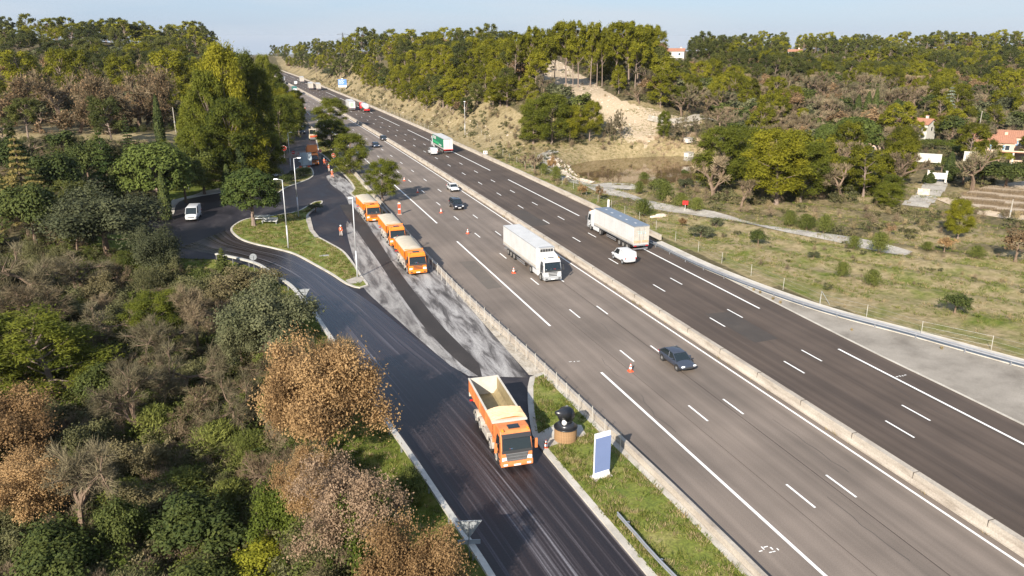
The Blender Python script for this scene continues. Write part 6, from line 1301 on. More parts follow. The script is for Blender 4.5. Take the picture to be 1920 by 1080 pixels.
plant('holm', 215, 560, 352, 215, "big grey green evergreen oak left of the white van, tallest in its thicket", hh=9.5)
plant('holm', 300, 545, 420, 90, "evergreen oak grown against the right side of the big grey green oak", hh=7.5)
plant('holm', 512, 690, 532, 165, "grey green evergreen oak standing below the bend of the ramp rail", hh=6.5)
plant('holm', 455, 690, 590, 90, "lower evergreen oak to the left of the one under the ramp bend", hh=5.5)
plant('fir', 420, 520, 462, 44, "small pointed conifer beside the start of the ramp rail", hh=3.4)
plant('bush', 385, 545, 500, 40, "small round bush below the pointed conifer", hh=2.2)
for i, (bx, by, ty, w, d, lab) in enumerate((
    (60, 470, 380, 140, 118, "leafless grey tree at the left edge beside the big evergreen oak"), (150, 500, 385, 100, 112, "leafless tree just left of the big evergreen oak"),
    (50, 560, 455, 150, 98, "wide leafless tree at the left edge above the yellow green pine"), (150, 590, 470, 130, 94, "leafless tree under the big evergreen oak"),
    (75, 640, 520, 150, 88, "tangled leafless tree at left behind the yellow green pine"), (210, 680, 560, 140, 82, "leafless tree right of the yellow green pine top"),
    (300, 700, 590, 130, 78, "leafless tree left of the small green pine"), (370, 640, 530, 110, 86, "leafless tree with pinkish twigs below the round bush"),
    (350, 760, 640, 150, 72, "leafless spreading tree in the middle of the thicket"), (255, 800, 680, 130, 68, "leafless grey tree right below the yellow green pine"),
    (30, 760, 610, 110, 74, "leafless tree at the left edge touching the yellow green pine"), (440, 800, 690, 110, 70, "leafless small tree below the two ramp side evergreen oaks"),
    (150, 960, 820, 160, 58, "leafless dark tree right of the left edge tan oak"), (640, 690, 620, 90, 79, "leafless twiggy tree rising against the rail of the ramp"),
    (600, 745, 625, 90, 74, "thin leafless tree between the ramp rail and the big tan oak"))):
    plant('bareN', bx, by, ty, w, lab, "leafless trees in the thicket below the ramp", hh=5+(i*7%5)*.7)
for i, (bx, by, ty, w, d, lab) in enumerate((
    (300, 860, 760, 120, 64, "olive green broom clump left of the large tan oak"), (420, 900, 790, 130, 62, "broom clump just left of the large tan oak"), (470, 840, 740, 110, 67, "olive broom clump above the left shoulder of the large tan oak"),
    (350, 990, 880, 140, 56, "broom clump above the dark green bushy tree"), (250, 1000, 900, 120, 55, "broom clump left of the dark green bushy tree"), (440, 990, 900, 110, 56, "broom clump above the fresh green shrub"),
    (330, 650, 600, 70, 84, "green broom clump at the foot of the small green pine"), (520, 790, 725, 80, 70, "broom clump under the ramp side evergreen oak"))):
    plant('broom', bx, by, ty, w, lab, "broom clumps on the slope below the ramp", hh=2.4)
# --- the service area and slope behind it
plant('stone', 476, 425, 316, 108, "round headed stone pine on the left tip of the central grass island", flat=True)
plant('stone', 300, 392, 266, 140, "flat topped stone pine left of the white van", dist=150)
plant('stone', 265, 372, 285, 80, "smaller stone pine left of the flat topped one", dist=155)
plant('cedar', 206, 385, 238, 105, "bright green layered cedar above the big evergreen oak", dist=150)
plant('gold', 52, 400, 248, 120, "golden brown conifer near the left edge", dist=140)
plant('fir', 244, 290, 210, 40, "dark pointed conifer beyond the bright green cedar", dist=172)
plant('cypress', 303, 272, 178, 20, "tall slim cypress in the dry clearing")
plant('cypress', 428, 352, 308, 22, "short dark cypress behind the round headed stone pine", dist=160)
plant('cypress', 310, 392, 318, 24, "cypress in front of the flat topped stone pine", dist=144)
plant('cypress', 455, 335, 262, 26, "green cypress at the foot of the tall pines", dist=168)
for bx, by, ty, w, d, lab in ((115, 390, 270, 110, 146, "dark evergreen oak between the golden conifer and the cedar"), (20, 330, 245, 90, 160, "dark evergreen oak at the left edge under the clearing"),
    (165, 330, 255, 80, 160, "evergreen oak behind the bright green cedar"), (345, 350, 290, 80, 158, "evergreen oak right of the flat topped stone pine"), (60, 420, 330, 120, 128, "evergreen oak below the golden conifer"),
    (380, 330, 262, 70, 165, "evergreen oak under the tall pines, left side"), (240, 350, 300, 70, 150, "evergreen oak between cedar and flat topped stone pine")):
    plant('holmG', bx, by, ty, w, lab, "evergreen oaks between the clearing and the service area", dist=d)
for bx, by, ty, w, d, lab in ((372, 330, 175, 60, 186, "slender pine at the far left of the tall group"), (418, 335, 105, 70, 186, "pine between the two tallest of the roadside group"), (470, 338, 92, 66, 190, "narrow pine right behind the tallest one"), (400, 335, 128, 84, 178, "tall pine at the left of the big pine group beside the motorway"), (446, 340, 78, 92, 180, "tallest pine of the group left of the motorway"), (490, 330, 118, 72, 190, "pine right of the tallest one left of the motorway"),
    (432, 330, 180, 96, 170, "lower broad pine in front of the tallest pine"), (470, 345, 215, 90, 172, "dark lower pine above the cypress by the tall pines"), (528, 285, 175, 56, 222, "pine over the entry road, first from the tall group"),
    (540, 262, 178, 55, 248, "pine over the entry road, second from the tall group"), (551, 240, 172, 45, 285, "pine over the entry road, third from the tall group"), (380, 335, 235, 80, 166, "low pine at the left foot of the tall group"), (500, 345, 245, 70, 176, "shaded pine behind the no entry signs"),
    (553, 222, 168, 36, 335, "pine by the far end of the entry road")):
    plant('pineWall', bx, by, ty, w, lab, "tall pines left of the motorway", dist=d)
for bx, by, ty, w, lab in ((78, 250, 140, 120, "spreading leafless oak with rusty leaves left in the clearing"), (150, 250, 130, 130, "spreading leafless oak second in the clearing row"), (215, 250, 140, 110, "rusty leafless oak in the middle of the clearing row"),
    (262, 238, 122, 120, "bare oak behind the slim cypress"), (335, 240, 128, 90, "bare oak right of the slim cypress"), (15, 252, 165, 90, "bare oak at the left edge of the clearing"), (180, 240, 150, 90, "bare oak behind the clearing row"), (110, 235, 130, 110, "bare oak far back left of the clearing")):
    plant('bareB', bx, by, ty, w, lab, "bare oaks along the dry clearing")
for bx, by, ty, w, lab in ((45, 150, 92, 70, "bright pine on the left hill, first from the left edge"), (112, 152, 90, 60, "bright pine on the left hill, second from the left edge"), (145, 152, 92, 50, "bright pine on the left hill, third from the left edge"),
    (235, 148, 100, 70, "bright pine on the left hill above the slim cypress"), (310, 152, 92, 75, "bright pine on the left hill left of the tall pine group"), (360, 150, 105, 50, "bright pine on the left hill touching the tall pine group")):
    plant('pineF', bx, by, ty, w, lab, "bright pines on the left hill", dist=290)
for i, (bx, by, ty, w) in enumerate(((992, 118, 46, 34), (1015, 120, 50, 30), (1040, 122, 42, 40), (1062, 124, 36, 46), (1085, 122, 35, 42), (1108, 124, 38, 40), (1130, 126, 48, 30), (1155, 122, 38, 50), (1180, 128, 36, 60), (1200, 132, 50, 44), (965, 118, 60, 40), (1075, 130, 60, 30), (1120, 132, 60, 30))):
    plant('pineTall', bx, by, ty, w, ("leftmost", "second", "third", "fourth", "fifth", "sixth", "seventh", "eighth", "ninth", "rightmost", "outlying", "short front", "short right front")[i]+" tall pine with bare trunk on the crest above the rock slope", "tall pines on the crest above the rock slope", dist=262)
for k, bx, by, ty, w, d, lab in (('pineWall', 507, 150, 118, 46, 320, "pine over the far end of the entry road, left one"), ('pineWall', 494, 140, 100, 44, 300, "pine behind the right rim of the tall group"), ('pineWall', 522, 170, 145, 34, 330, "pine over the far end of the entry road, right one"),
    ('pineF', 1236, 150, 96, 44, 430, "pine left of the white house on the ridge"), ('pineF', 1262, 150, 108, 34, 430, "pine in front of the white house on the ridge"), ('brownF', 1330, 155, 96, 70, 430, "big rusty oak right of the white house on the ridge"), ('brownF', 1300, 160, 110, 50, 425, "smaller rusty oak below the white house on the ridge"), ('pineF', 1470, 150, 104, 44, 430, "pine hiding the white wall near the skyline")):
    plant(k, bx, by, ty, w, lab, dist=d)
for i, s in enumerate((262, 279, 298, 315, 338, 356, 381, 400, 428, 452, 480, 515)):
    plant_at('pineWall', float(LB(s))-6.0-(i % 3)*1.1, s, 11+(i*5 % 4), 5.2+(i*3 % 4)*.8, ("first", "second", "third", "fourth", "fifth", "sixth", "seventh", "eighth", "ninth", "tenth", "eleventh", "farthest")[i]+" pine of the row along the far low wall, counted from the camera", "pines along the far low wall", 0)
# pines on the verge between service area and motorway
for bx, by, ty, w, lab in ((618, 240, 182, 62, "verge pine farthest from the camera between entry road and motorway"), (625, 288, 222, 60, "verge pine second from the far end"), (656, 326, 250, 74, "verge pine with the widest crown beside the blue car"), (717, 378, 300, 66, "thin verge pine nearest the orange trucks"), (640, 262, 228, 34, "slight verge pine between two bigger ones")):
    plant('pineN', bx, by, ty, w, lab, "pines on the verge beside the motorway", flat=True)
# laurel hedge on the hedge island, low shrub on island tip
for bx, by, ty, w, lab in ((515, 356, 335, 30, "hedge bush at the left end of the hedge island"), (535, 347, 325, 34, "hedge bush second from the left on the hedge island"), (552, 338, 318, 34, "hedge bush in the middle of the hedge island"), (570, 330, 313, 32, "hedge bush at the right end of the hedge island"), (592, 396, 379, 30, "low clipped bush on the pointed tip of the central island"), (513, 330, 305, 16, "young pine sapling under the no entry sign")):
    plant('bush', bx, by, ty, w, lab, "clipped bushes on the islands", flat=True)
# --- right side of the motorway
for k, bx, by, ty, w, lab in (
    ('broom', 1205, 406, 374, 48, "round broom bush behind the white semi trailer with the blue roof"), ('bush', 1314, 447, 419, 52, "low evergreen bush between the fence and the gravel track"), ('bush', 1421, 461, 428, 40, "upright dark bush on the dry meadow, second from the trailer"),
    ('bush', 1342, 428, 404, 26, "small pale bush at the edge of the gravel track"), ('bushB', 1278, 427, 407, 20, "small rusty bush near the red sign"), ('broom', 1600, 467, 441, 38, "broom bush at the far end of the gravel track"),
    ('broom', 1648, 474, 436, 52, "wide twiggy bush right of the broom at the track end"), ('bushB', 1666, 446, 417, 26, "rusty bush behind the wide twiggy bush"), ('bushB', 1770, 473, 442, 40, "rusty bush on the far side of the meadow"),
    ('broom', 1738, 470, 452, 30, "pale broom bush left of the rusty bush on the far side"), ('broom', 1830, 485, 461, 42, "broom bush right of the far rusty bush"), ('bushB', 1903, 492, 424, 78, "big orange brown oak bush at the right edge"),
    ('broom', 1579, 519, 490, 38, "broom bush in the middle of the meadow"), ('broom', 1635, 537, 506, 46, "spreading broom bush right of the middle one"), ('bush', 1790, 586, 546, 64, "dark evergreen bush alone on the lower meadow"),
    ('bush', 1525, 484, 470, 24, "tiny low bush in the upper middle of the meadow"), ('bushR', 985, 318, 288, 34, "reddish bush by the fence before the pond"), ('bushR', 1002, 322, 288, 30, "second reddish bush by the fence before the pond"),
    ('bushB', 1036, 324, 292, 22, "rusty sapling by the stone bank"), ('broom', 1020, 328, 306, 22, "broom bush by the fence left of the darker one"), ('broom', 1042, 340, 312, 30, "broom bush nearest the fence before the pond"),
    ('bushB', 1123, 378, 344, 22, "slim rusty oak sapling beside the track junction"), ('bushB', 1090, 368, 344, 24, "rusty bush left of the slim oak sapling"), ('broom', 1207, 346, 322, 26, "bright broom bush at the near bank of the pond"),
    ('broom', 1198, 364, 340, 30, "broom bush at the corner of the gravel turnout"), ('bush', 1235, 362, 332, 44, "grey green bush near the pond"), ('bush', 1285, 356, 332, 34, "evergreen bush right of the pond, nearer one"), ('bush', 1284, 334, 316, 18, "slim dark bush standing in front of the pond reeds"),
    ('broom', 1245, 380, 342, 46, "large broom bush between pond and gravel track"), ('broom', 1275, 390, 362, 40, "green broom bush left above the red sign"), ('broom', 1305, 396, 370, 40, "green broom bush right above the red sign"),
    ('broom', 1480, 425, 395, 40, "green broom at the edge of the bare trees"), ('broom', 1510, 432, 400, 44, "wide green broom at the edge of the bare trees"), ('broom', 1545, 438, 404, 40, "green broom right end below the bare trees")):
    plant(k, bx, by, ty, w, lab, "bushes on the right side of the motorway")
for bx, by, ty, w, lab in ((1345, 360, 235, 100, "pine at the right bank of the pond"), (1400, 350, 235, 70, "pine behind the pond bank pine"), (1455, 385, 240, 120, "broad pine in the middle of the right side wood"), (1500, 380, 262, 90, "pine right of the broad one"), (1610, 365, 305, 70, "pine below the wide stone pine"),
    (1690, 330, 235, 60, "pine between stone pine and blue green cedar"), (1650, 370, 325, 80, "low pine left of the driveway"), (1665, 390, 340, 50, "pine at the end of the driveway"), (1795, 450, 372, 50, "green pine in front of the dirt road"), (1560, 360, 290, 60, "pine left of the wide stone pine"),
    (1243, 262, 207, 28, "slim young pine behind the pond"), (1105, 265, 188, 44, "pine right of the group above the motorway verge"), (1035, 272, 172, 74, "bright pine left below the pale rock slope"), (1000, 270, 184, 60, "pine left of the bright one below the rock slope"), (1068, 268, 196, 50, "pine right of the bright one below the rock slope"), (1270, 205, 160, 36, "pine on the left slope above the track")):
    plant('pineWall', bx, by, ty, w, lab, "pines on the right side of the motorway")
plant('stone', 1598, 303, 218, 98, "wide domed stone pine in front of a hidden house"); plant('stone', 1543, 310, 232, 50, "small stone pine left of the wide domed one")
plant('bluecedar', 1772, 245, 158, 56, "blue green layered cedar beside the house with the orange roof")
for bx, by, ty, w, lab in ((1777, 340, 284, 22, "clipped cypress beside the white gate"), (1604, 232, 178, 18, "cypress left of the pair on the wooded slope"), (1622, 235, 172, 20, "cypress behind the wide stone pine"), (1636, 236, 166, 18, "golden cypress right of the pair"), (1676, 240, 185, 22, "broad cypress left of the orange roofed house"), (1742, 345, 318, 26, "small dark conifer left of the white gate")):
    plant('cypress', bx, by, ty, w, lab, "cypresses among the houses")
for bx, by, ty, w, lab in ((1840, 345, 295, 100, "evergreen oaks row left bush below the carport"), (1885, 352, 298, 90, "evergreen oak right end of the row below the carport"), (1805, 345, 302, 60, "evergreen oak beside the clipped cypress"), (1765, 322, 290, 36, "grey green olive tree behind the clipped cypress")):
    plant('holmG', bx, by, ty, w, lab, "evergreen oaks by the villas")
plant('bareT', 1830, 290, 222, 56, "leafless round tree with a pole behind it, left of the villa"); plant('bushB', 1722, 262, 225, 40, "brown leaved tree below the orange roofed house")
for i, (bx, by, ty, w) in enumerate(((1150, 272, 205, 24), (1165, 272, 200, 26), (1143, 268, 215, 20), (1280, 268, 205, 30), (1262, 270, 220, 24), (1305, 262, 215, 26), (1325, 262, 210, 24))):
    plant('bareT', bx, by, ty, w, ("second", "third", "leftmost", "fifth", "fourth", "sixth", "rightmost")[i]+" thin leafless poplar on the far bank of the pond", "leafless poplars behind the pond")
# yellow green clipped hedge by the villa, hedge by the orange roofed house, weeds
x, y, z = hx(1857, 303, 222)
for i in range(4): plant_at('yel', x-3.2+i*2.0, y+2.4-i*1.5, 2.4, 3.0, ("leftmost", "second", "third", "rightmost")[i]+" yellow green clipped hedge bush in front of the villa", "yellow green hedge by the villa", z)
for px, py, ty, w, lab in ((1745, 280, 258, 50, "dark green hedge bush below the brown tree by the villas"), (1775, 282, 262, 50, "green hedge bush right of the dark one by the villas"), (1800, 300, 268, 44, "grey green tree left of the villa hedge")): plant('lime' if 'right' in lab else 'holmG', px, py, ty, w, lab, "garden bushes by the villas")
def _w(n, w):
    pl = Plant(); a = rng.random(n)*6.28; A = rng.normal(size=(n, 3))*.04*w; A[:, 2] = 0; B = A+np.stack([np.cos(a)*w*.5*rng.random(n), np.sin(a)*w*.5*rng.random(n), w*(.3+.5*rng.random(n))], 1); pl.twigs(A, B, .012, rng.random(n)); return pl.mesh("weed", m_straw)
Plant_w = _w
for w_ in WEEDS: weed(*w_)
HAND = len(PLACED)
# ------------------------------------------------------------------ woods: every further tree that shows in the photograph
def los(x, y, z):
    t = np.linspace(.15, .97, 60); X = x*t; Y = y*t; Z = CAMH+(z-CAMH)*t
    return bool(np.all(terr(X, Y) < Z+.3))
BARE_BAND = [(1290, 345), (1350, 355), (1550, 375), (1720, 360), (1730, 420), (1800, 455), (1700, 448), (1560, 435), (1450, 415), (1330, 395), (1290, 385)]
VINE = [(1798, 366), (1850, 352), (1940, 338), (1940, 412), (1860, 398), (1800, 383)]
HOUSES = [(1236, 1300, 84, 160), (1690, 1742, 212, 250), (1820, 1925, 248, 330), (1700, 1810, 275, 390), (1600, 1650, 262, 330), (1470, 1500, 88, 118), (1830, 1925, 340, 420), (1000, 1160, 262, 345), (1060, 1345, 262, 345)]
cand = []
for zone, (xa, xb, ya, yb, sp) in (('R', (62, 760, 120, 420, 6.3)), ('R2', (62, 900, 420, 900, 11)), ('R3', (-70, 64, 640, 1000, 9)), ('L', (-330, 14, 118, 380, 6.3)), ('L2', (-520, 60, 380, 800, 12))):
    for gx_ in np.arange(xa, xb, sp):
        for gy_ in np.arange(ya, yb, sp):
            cand.append((gx_+rng.uniform(-.46, .46)*sp, gy_+rng.uniform(-.42, .42)*sp, sp))
cand = np.array(cand); zt = terr(cand[:, 0], cand[:, 1]); cx, cy, cd = project(cand[:, 0], cand[:, 1], zt)
okm = (cx > -60) & (cx < 1990) & (cd > 20)
clear_out = inpoly(cx, cy, CUT) | inpoly(cx, cy, PLAIN) | inpoly(cx, cy, CLEAR) | inpoly(cx, cy, VINE)
outl_ = LEFT(cand[:, 1])-cand[:, 0]; outr_ = cand[:, 0]-RIGHT(cand[:, 1]); outl_ = np.where(cand[:, 0] > 30+cs(cand[:, 1]), -9, outl_); outr_ = np.where(cand[:, 0] > 30+cs(cand[:, 1]), outr_, -9)
okm &= ~clear_out & ((outl_ > 3) | (outr_ > 0)) & ~((outr_ > 0) & (outr_ < np.where(cand[:, 1] > 225, 7.5, 12)) & (cand[:, 0] > 30)) & ~((outr_ > 0) & (outr_ < 95) & (cand[:, 1] < 190) & (cx < 1300) & (cand[:, 0] > 30))
for (a, b, c, d) in HOUSES: okm &= ~((cx > a) & (cx < b) & (cy > c) & (cy < d))
okm &= ~((cx > 1040) & (cx < 1330) & (cy > 235) & (cy < 420)) & ~((cx > 860) & (cx < 1010) & (cy > 225) & (cy < 330)) & ~((cx < 420) & (cy > 262) & (cy < 700) & (rng.random(len(cx)) < .6)) & ~((cy > 395) & (cx > 900)) & ~((cy > 300) & (cx > 900) & (cx < 1330))
idx = np.nonzero(okm)[0]; idx = idx[np.argsort(cd[idx])]
occ = np.zeros((270, 480), bool)      # quarter-scale picture of what nearer trees already hide
def paint(x, y, z, h, w, test=False):
    px, py, d = project(x, y, z); qx, qy, _ = project(x, y, z+h)
    r = w/2*FPX/float(d); c0, c1 = (float(px)-r*.75)/4, (float(px)+r*.75)/4; r0, r1 = float(qy)/4, (float(py)*.75+float(qy)*.25)/4
    a, b, e, f = max(0, int(r0)), min(270, int(r1)+1), max(0, int(c0)), min(480, int(c1)+1)
    if a >= b or e >= f: return 0
    v = 1-occ[a:b, e:f].mean(); vis = v*(b-a)*(f-e)
    if not test: occ[int(a+(b-a)*.15):b, e:f] = True
    return vis
nper = {}
chosen = []
for i in idx:
    x, y, sp = cand[i]
    if any((x-p[0])**2+(y-p[1])**2 < (p[2]*.75+1.2)**2 for p in PLACED[:HAND] if abs(x-p[0]) < 9 and abs(y-p[1]) < 9): continue
    z = float(zt[i]); px, py = float(cx[i]), float(cy[i]); u = rng.random(); d = float(cd[i])
    nzv = math.sin(x*.045+1)*math.sin(y*.05+2)+.6*math.sin(x*.11+y*.07)
    right = x > 30+float(cs(y))
    if inpoly(np.array([px]), np.array([py]), BARE_BAND)[0]: k = 'bareF' if u < .72 else ('bareT' if u < .86 else 'holmF'); zn = 'wood edge right of the pond'
    elif right and px < 1010: k = 'pineF' if u < .66 else ('pineG' if u < .88 else ('holmF' if u < .95 else 'brownF')); zn = 'ridge along the motorway'
    elif right and py < 170: k = ('pineTall' if u < .6 else 'pineF') if px < 1215 and d < 330 else ('pineF' if u+nzv*.25 < .34 else ('pineG' if u < .52 else ('holmF' if u < .66 else ('bareF' if u < .86 else 'brownF')))); zn = 'wooded hill on the right'
    elif right: k = 'bareF' if u+nzv*.35 < .46 else ('pineF' if u < .64 else ('holmF' if u < .9 else 'brownF')); zn = 'slope behind the pond'
    elif d > 420: k = 'pineX' if u < .72 else ('bareF' if u < .9 else 'holmF'); zn = 'distant left hill'
    elif py < 160: k = 'pineG' if u < .38 else ('bareF' if u < .62 else ('holmF' if u < .86 else ('pineF' if u < .94 else 'brownF'))); zn = 'left hill above the clearing'
    elif py < 262: k = 'bareF' if u < .5 else ('holmF' if u < .7 else ('brownF' if u < .88 else 'pineF')); zn = 'left slope around the clearing'
    else: k = 'holmF' if u < .5 else ('bareF' if u < .7 else 'pineG'); zn = 'thicket left of the service area'
    K = KIND[k]; base = {'pineTall': (15, 7), 'pineF': (9.5, 6.8), 'pineG': (9.5, 6.8), 'pineX': (9, 9), 'holmF': (6, 7), 'bareF': (6.5, 7), 'brownF': (6.5, 7), 'bareT': (8, 4)}[k]
    sc = rng.uniform(.68, 1.36); h, w = base[0]*sc, base[1]*sc*(1 if sp < 10 else 1.35)
    if not right and py > 160: h *= .8; w *= .85
    if not right and py <= 160 and k != 'pineX': w *= 1.15
    if right and px < 1010 and outr_[i] < 20: h *= .75
    if not los(x, y, z+h): continue
    if d > 430 and k != 'pineX' and k in ('pineF', 'pineG'): k = 'pineX'; h, w = h, w*1.1
    if paint(x, y, z, h, w) < 1.2: continue
    chosen.append((k, x, y, z, h, w, zn, d))
GRP = {'pine': ('pine', 'pines on the'), 'holm': ('evergreen oak', 'evergreen oaks on the'), 'bare': ('leafless tree', 'leafless trees on the'), 'brow': ('rusty leaved oak', 'rusty leaved oaks on the')}
ADJ = {'pineF': 'yellow green pine', 'pineG': 'dark green pine', 'pineX': 'pine', 'pineTall': 'tall thin pine', 'holmF': 'rounded evergreen oak', 'bareF': 'leafless tree', 'bareT': 'slender leafless tree', 'brownF': 'rusty oak'}
LAND = [(1266, 98, 'ridge house'), (1489, 98, 'white wall near the skyline'), (1716, 228, 'orange roofed white house'), (1870, 275, 'villa'), (1772, 200, 'blue green cedar'), (1598, 255, 'wide domed stone pine'), (1756, 330, 'white gate'), (1180, 300, 'pond'),
 (1100, 150, 'pale rock slope'), (1270, 225, 'terrace track'), (1830, 250, 'leafless round tree by the villa'), (871, 220, 'lone street lamp'), (640, 165, 'blue direction sign'), (643, 75, 'lattice pylon'), (833, 268, 'green curtain lorry'), (690, 200, 'tank lorry'), (1284, 388, 'red sign'),
 (1243, 235, 'slim young pine behind the pond'), (1455, 300, 'broad pine right of the pond'), (1628, 205, 'group of cypresses'), (1345, 290, 'pine on the pond bank'), (1150, 60, 'tall crest pines'), (303, 225, 'slim cypress in the clearing'), (430, 120, 'tallest roadside pine'), (315, 190, 'leaning clearing pole'), (206, 290, 'bright layered cedar'), (300, 300, 'flat topped stone pine'),
 (52, 310, 'golden conifer'), (78, 190, 'rusty oak at the clearing'), (215, 440, 'big grey green oak'), (1903, 455, 'orange brown oak bush'), (570, 160, 'pair of far white lorries'), (1892, 390, 'wooden pole on the dirt road'), (1035, 200, 'bright slope pine'), (358, 400, 'white van at left'), (505, 115, 'far end of the motorway')]
GR = [(x_, y_) for x_ in range(0, 1921, 160) for y_ in (60, 100, 150, 200)]
used = {}
ORD = ['', 'second ', 'third ', 'fourth ', 'fifth ', 'sixth ', 'seventh ', 'eighth ', 'ninth ', 'tenth ', 'eleventh ', 'twelfth ']
def wood_label(k, x, y, z, h, w):
    px, py, _ = project(x, y, z+h*.6); px = float(px); py = float(py)
    L = sorted(LAND, key=lambda l: (px-l[0])**2+(1.6*(py-l[1]))**2); sz = 'small ' if h*w < .75*{'pineTall': 105, 'pineF': 80, 'pineG': 76, 'pineX': 108, 'holmF': 42, 'bareF': 45, 'brownF': 45, 'bareT': 32}[k] else ('big ' if h*w > 1.25*{'pineTall': 105, 'pineF': 80, 'pineG': 76, 'pineX': 108, 'holmF': 42, 'bareF': 45, 'brownF': 45, 'bareT': 32}[k] else '')
    best = None
    for l in L[:3]:
        dx, dy = px-l[0], py-l[1]; dist = math.hypot(dx, dy)
        a = ('above' if dy < -abs(dx)*.5 else ('below' if dy > abs(dx)*.5 else '')); b = ('right of' if dx > 0 else 'left of')
        rel = (a+(' and '+b if abs(dx) > abs(dy)*.4 else '')) if a else b
        near_ = 'close ' if dist < 45 else ('' if dist < 110 else 'well ')
        s = f"{sz}{ADJ[k]} {near_}{rel} the {l[2]}".replace('  ', ' ')
        if s not in used: best = s; break
    if best: used[best] = 1; return best
    n = used.get(s, 1); used[s] = n+1
    return (ORD[min(n, 11)]+s) if len(s.split()) < 16 else s
cat_of = {}
for c in chosen: cat_of.setdefault(c[0][:4], []).append(c)
rest = {}
FG = []
for q in range(2600):
    x = rng.uniform(-62, 10); y = rng.uniform(24, 128); o = float(LEFT(y))-x
    if o < 4.5+1.5*math.sin(y*.3) or (y > 108 and o < 9): continue
    px, py, _ = project(x, y, float(terr(x, y))+1.5)
    if not (-80 < px < 760 and 380 < py < 1130): continue
    sp = rng.uniform(1.5, 2.4)
    if any((x-a)**2+(y-b)**2 < (r*.5+sp)**2 for a, b, r in PLACED[:HAND] if abs(x-a) < 9 and abs(y-b) < 9) or any((x-a)**2+(y-b)**2 < (sp+r*.8)**2 for a, b, r in FG): continue
    FG.append((x, y, sp))
FG = FG[:230]
FGK = {'olive': 'olive brown scrub tree', 'bareS': 'twiggy leafless shrub', 'grn': 'dark green bushy shrub', 'broomO': 'olive broom thicket'}
FGL = [(628, 760, 'large tan oak'), (672, 940, 'pale withered oak'), (30, 860, 'tan oak at the left edge'), (690, 1010, 'bright green young conifer'), (530, 980, 'fresh green leafy shrub'), (500, 1060, 'yellow green shrub'), (385, 1010, 'dark green tree at the bottom'), (115, 680, 'lone yellow green pine'), (285, 590, 'small green pine'), (215, 450, 'big grey green oak'), (512, 610, 'oak under the ramp bend'), (420, 490, 'small pointed conifer'), (120, 1040, 'bottom left dark shrub'), (800, 1040, 'tan oak at the bottom edge')]
ADJ.update(FGK)
def fg_label(k, px, py, h):
    L = sorted(FGL, key=lambda l: (px-l[0])**2+(py-l[1])**2); sz = 'low ' if h < 2.6 else ('tall ' if h > 3.8 else '')
    for l in L[:4]:
        dx, dy = px-l[0], py-l[1]; a = 'above' if dy < -abs(dx)*.5 else ('below' if dy > abs(dx)*.5 else ''); b = 'right of' if dx > 0 else 'left of'
        rel = (a+(' and '+b if abs(dx) > abs(dy)*.4 else '')) if a else b
        for near_ in (('close ', 'just ') if math.hypot(dx, dy) < 110 else ('', 'some way ')):
            s = f"{sz}{FGK[k]} {near_}{rel} the {l[2]}"; s = s.replace(' tree at the bottom', ' tree') if len(s.split()) > 15 else s
            if s not in used: used[s] = 1; return s
    n = used[s]; used[s] = n+1; return ORD[min(n, 11)]+s
for j, (x, y, r_) in enumerate(sorted(FG, key=lambda p: p[1])):
    u = rng.random(); k = 'bareS' if u < .22 else ('olive' if u < .55 else ('broomO' if u < .82 else 'grn')); h = rng.uniform(2.0, 4.6) if y > 50 else rng.uniform(1.8, 3.2); w = r_*2*rng.uniform(1.1, 1.5)
    px, py, _ = project(x, y, float(terr(x, y))+h*.6); plant_at(k, x, y, h, w, fg_label(k, float(px), float(py), h), "shrubs filling the slope below the ramp")
for fam, L in cat_of.items():
    L.sort(key=lambda c: -(c[4]*c[5])/c[7]**2)
    lim = 230 if fam == 'pine' else 200
    for j, (k, x, y, z, h, w, zn, d) in enumerate(L):
        if j < lim:
            plant_at(k, x, y, h, w, wood_label(k, x, y, z, h, w), f"{ADJ[k]}s, {zn}", z)
        else: rest.setdefault(k, []).append((x, y, z-.1, random.random()*6.28, (w/KIND[k]['v'][0][2][1]+h/KIND[k]['v'][0][2][0])/2))
print("woods", {k: len(v) for k, v in cat_of.items()}, {k: len(v) for k, v in rest.items()})

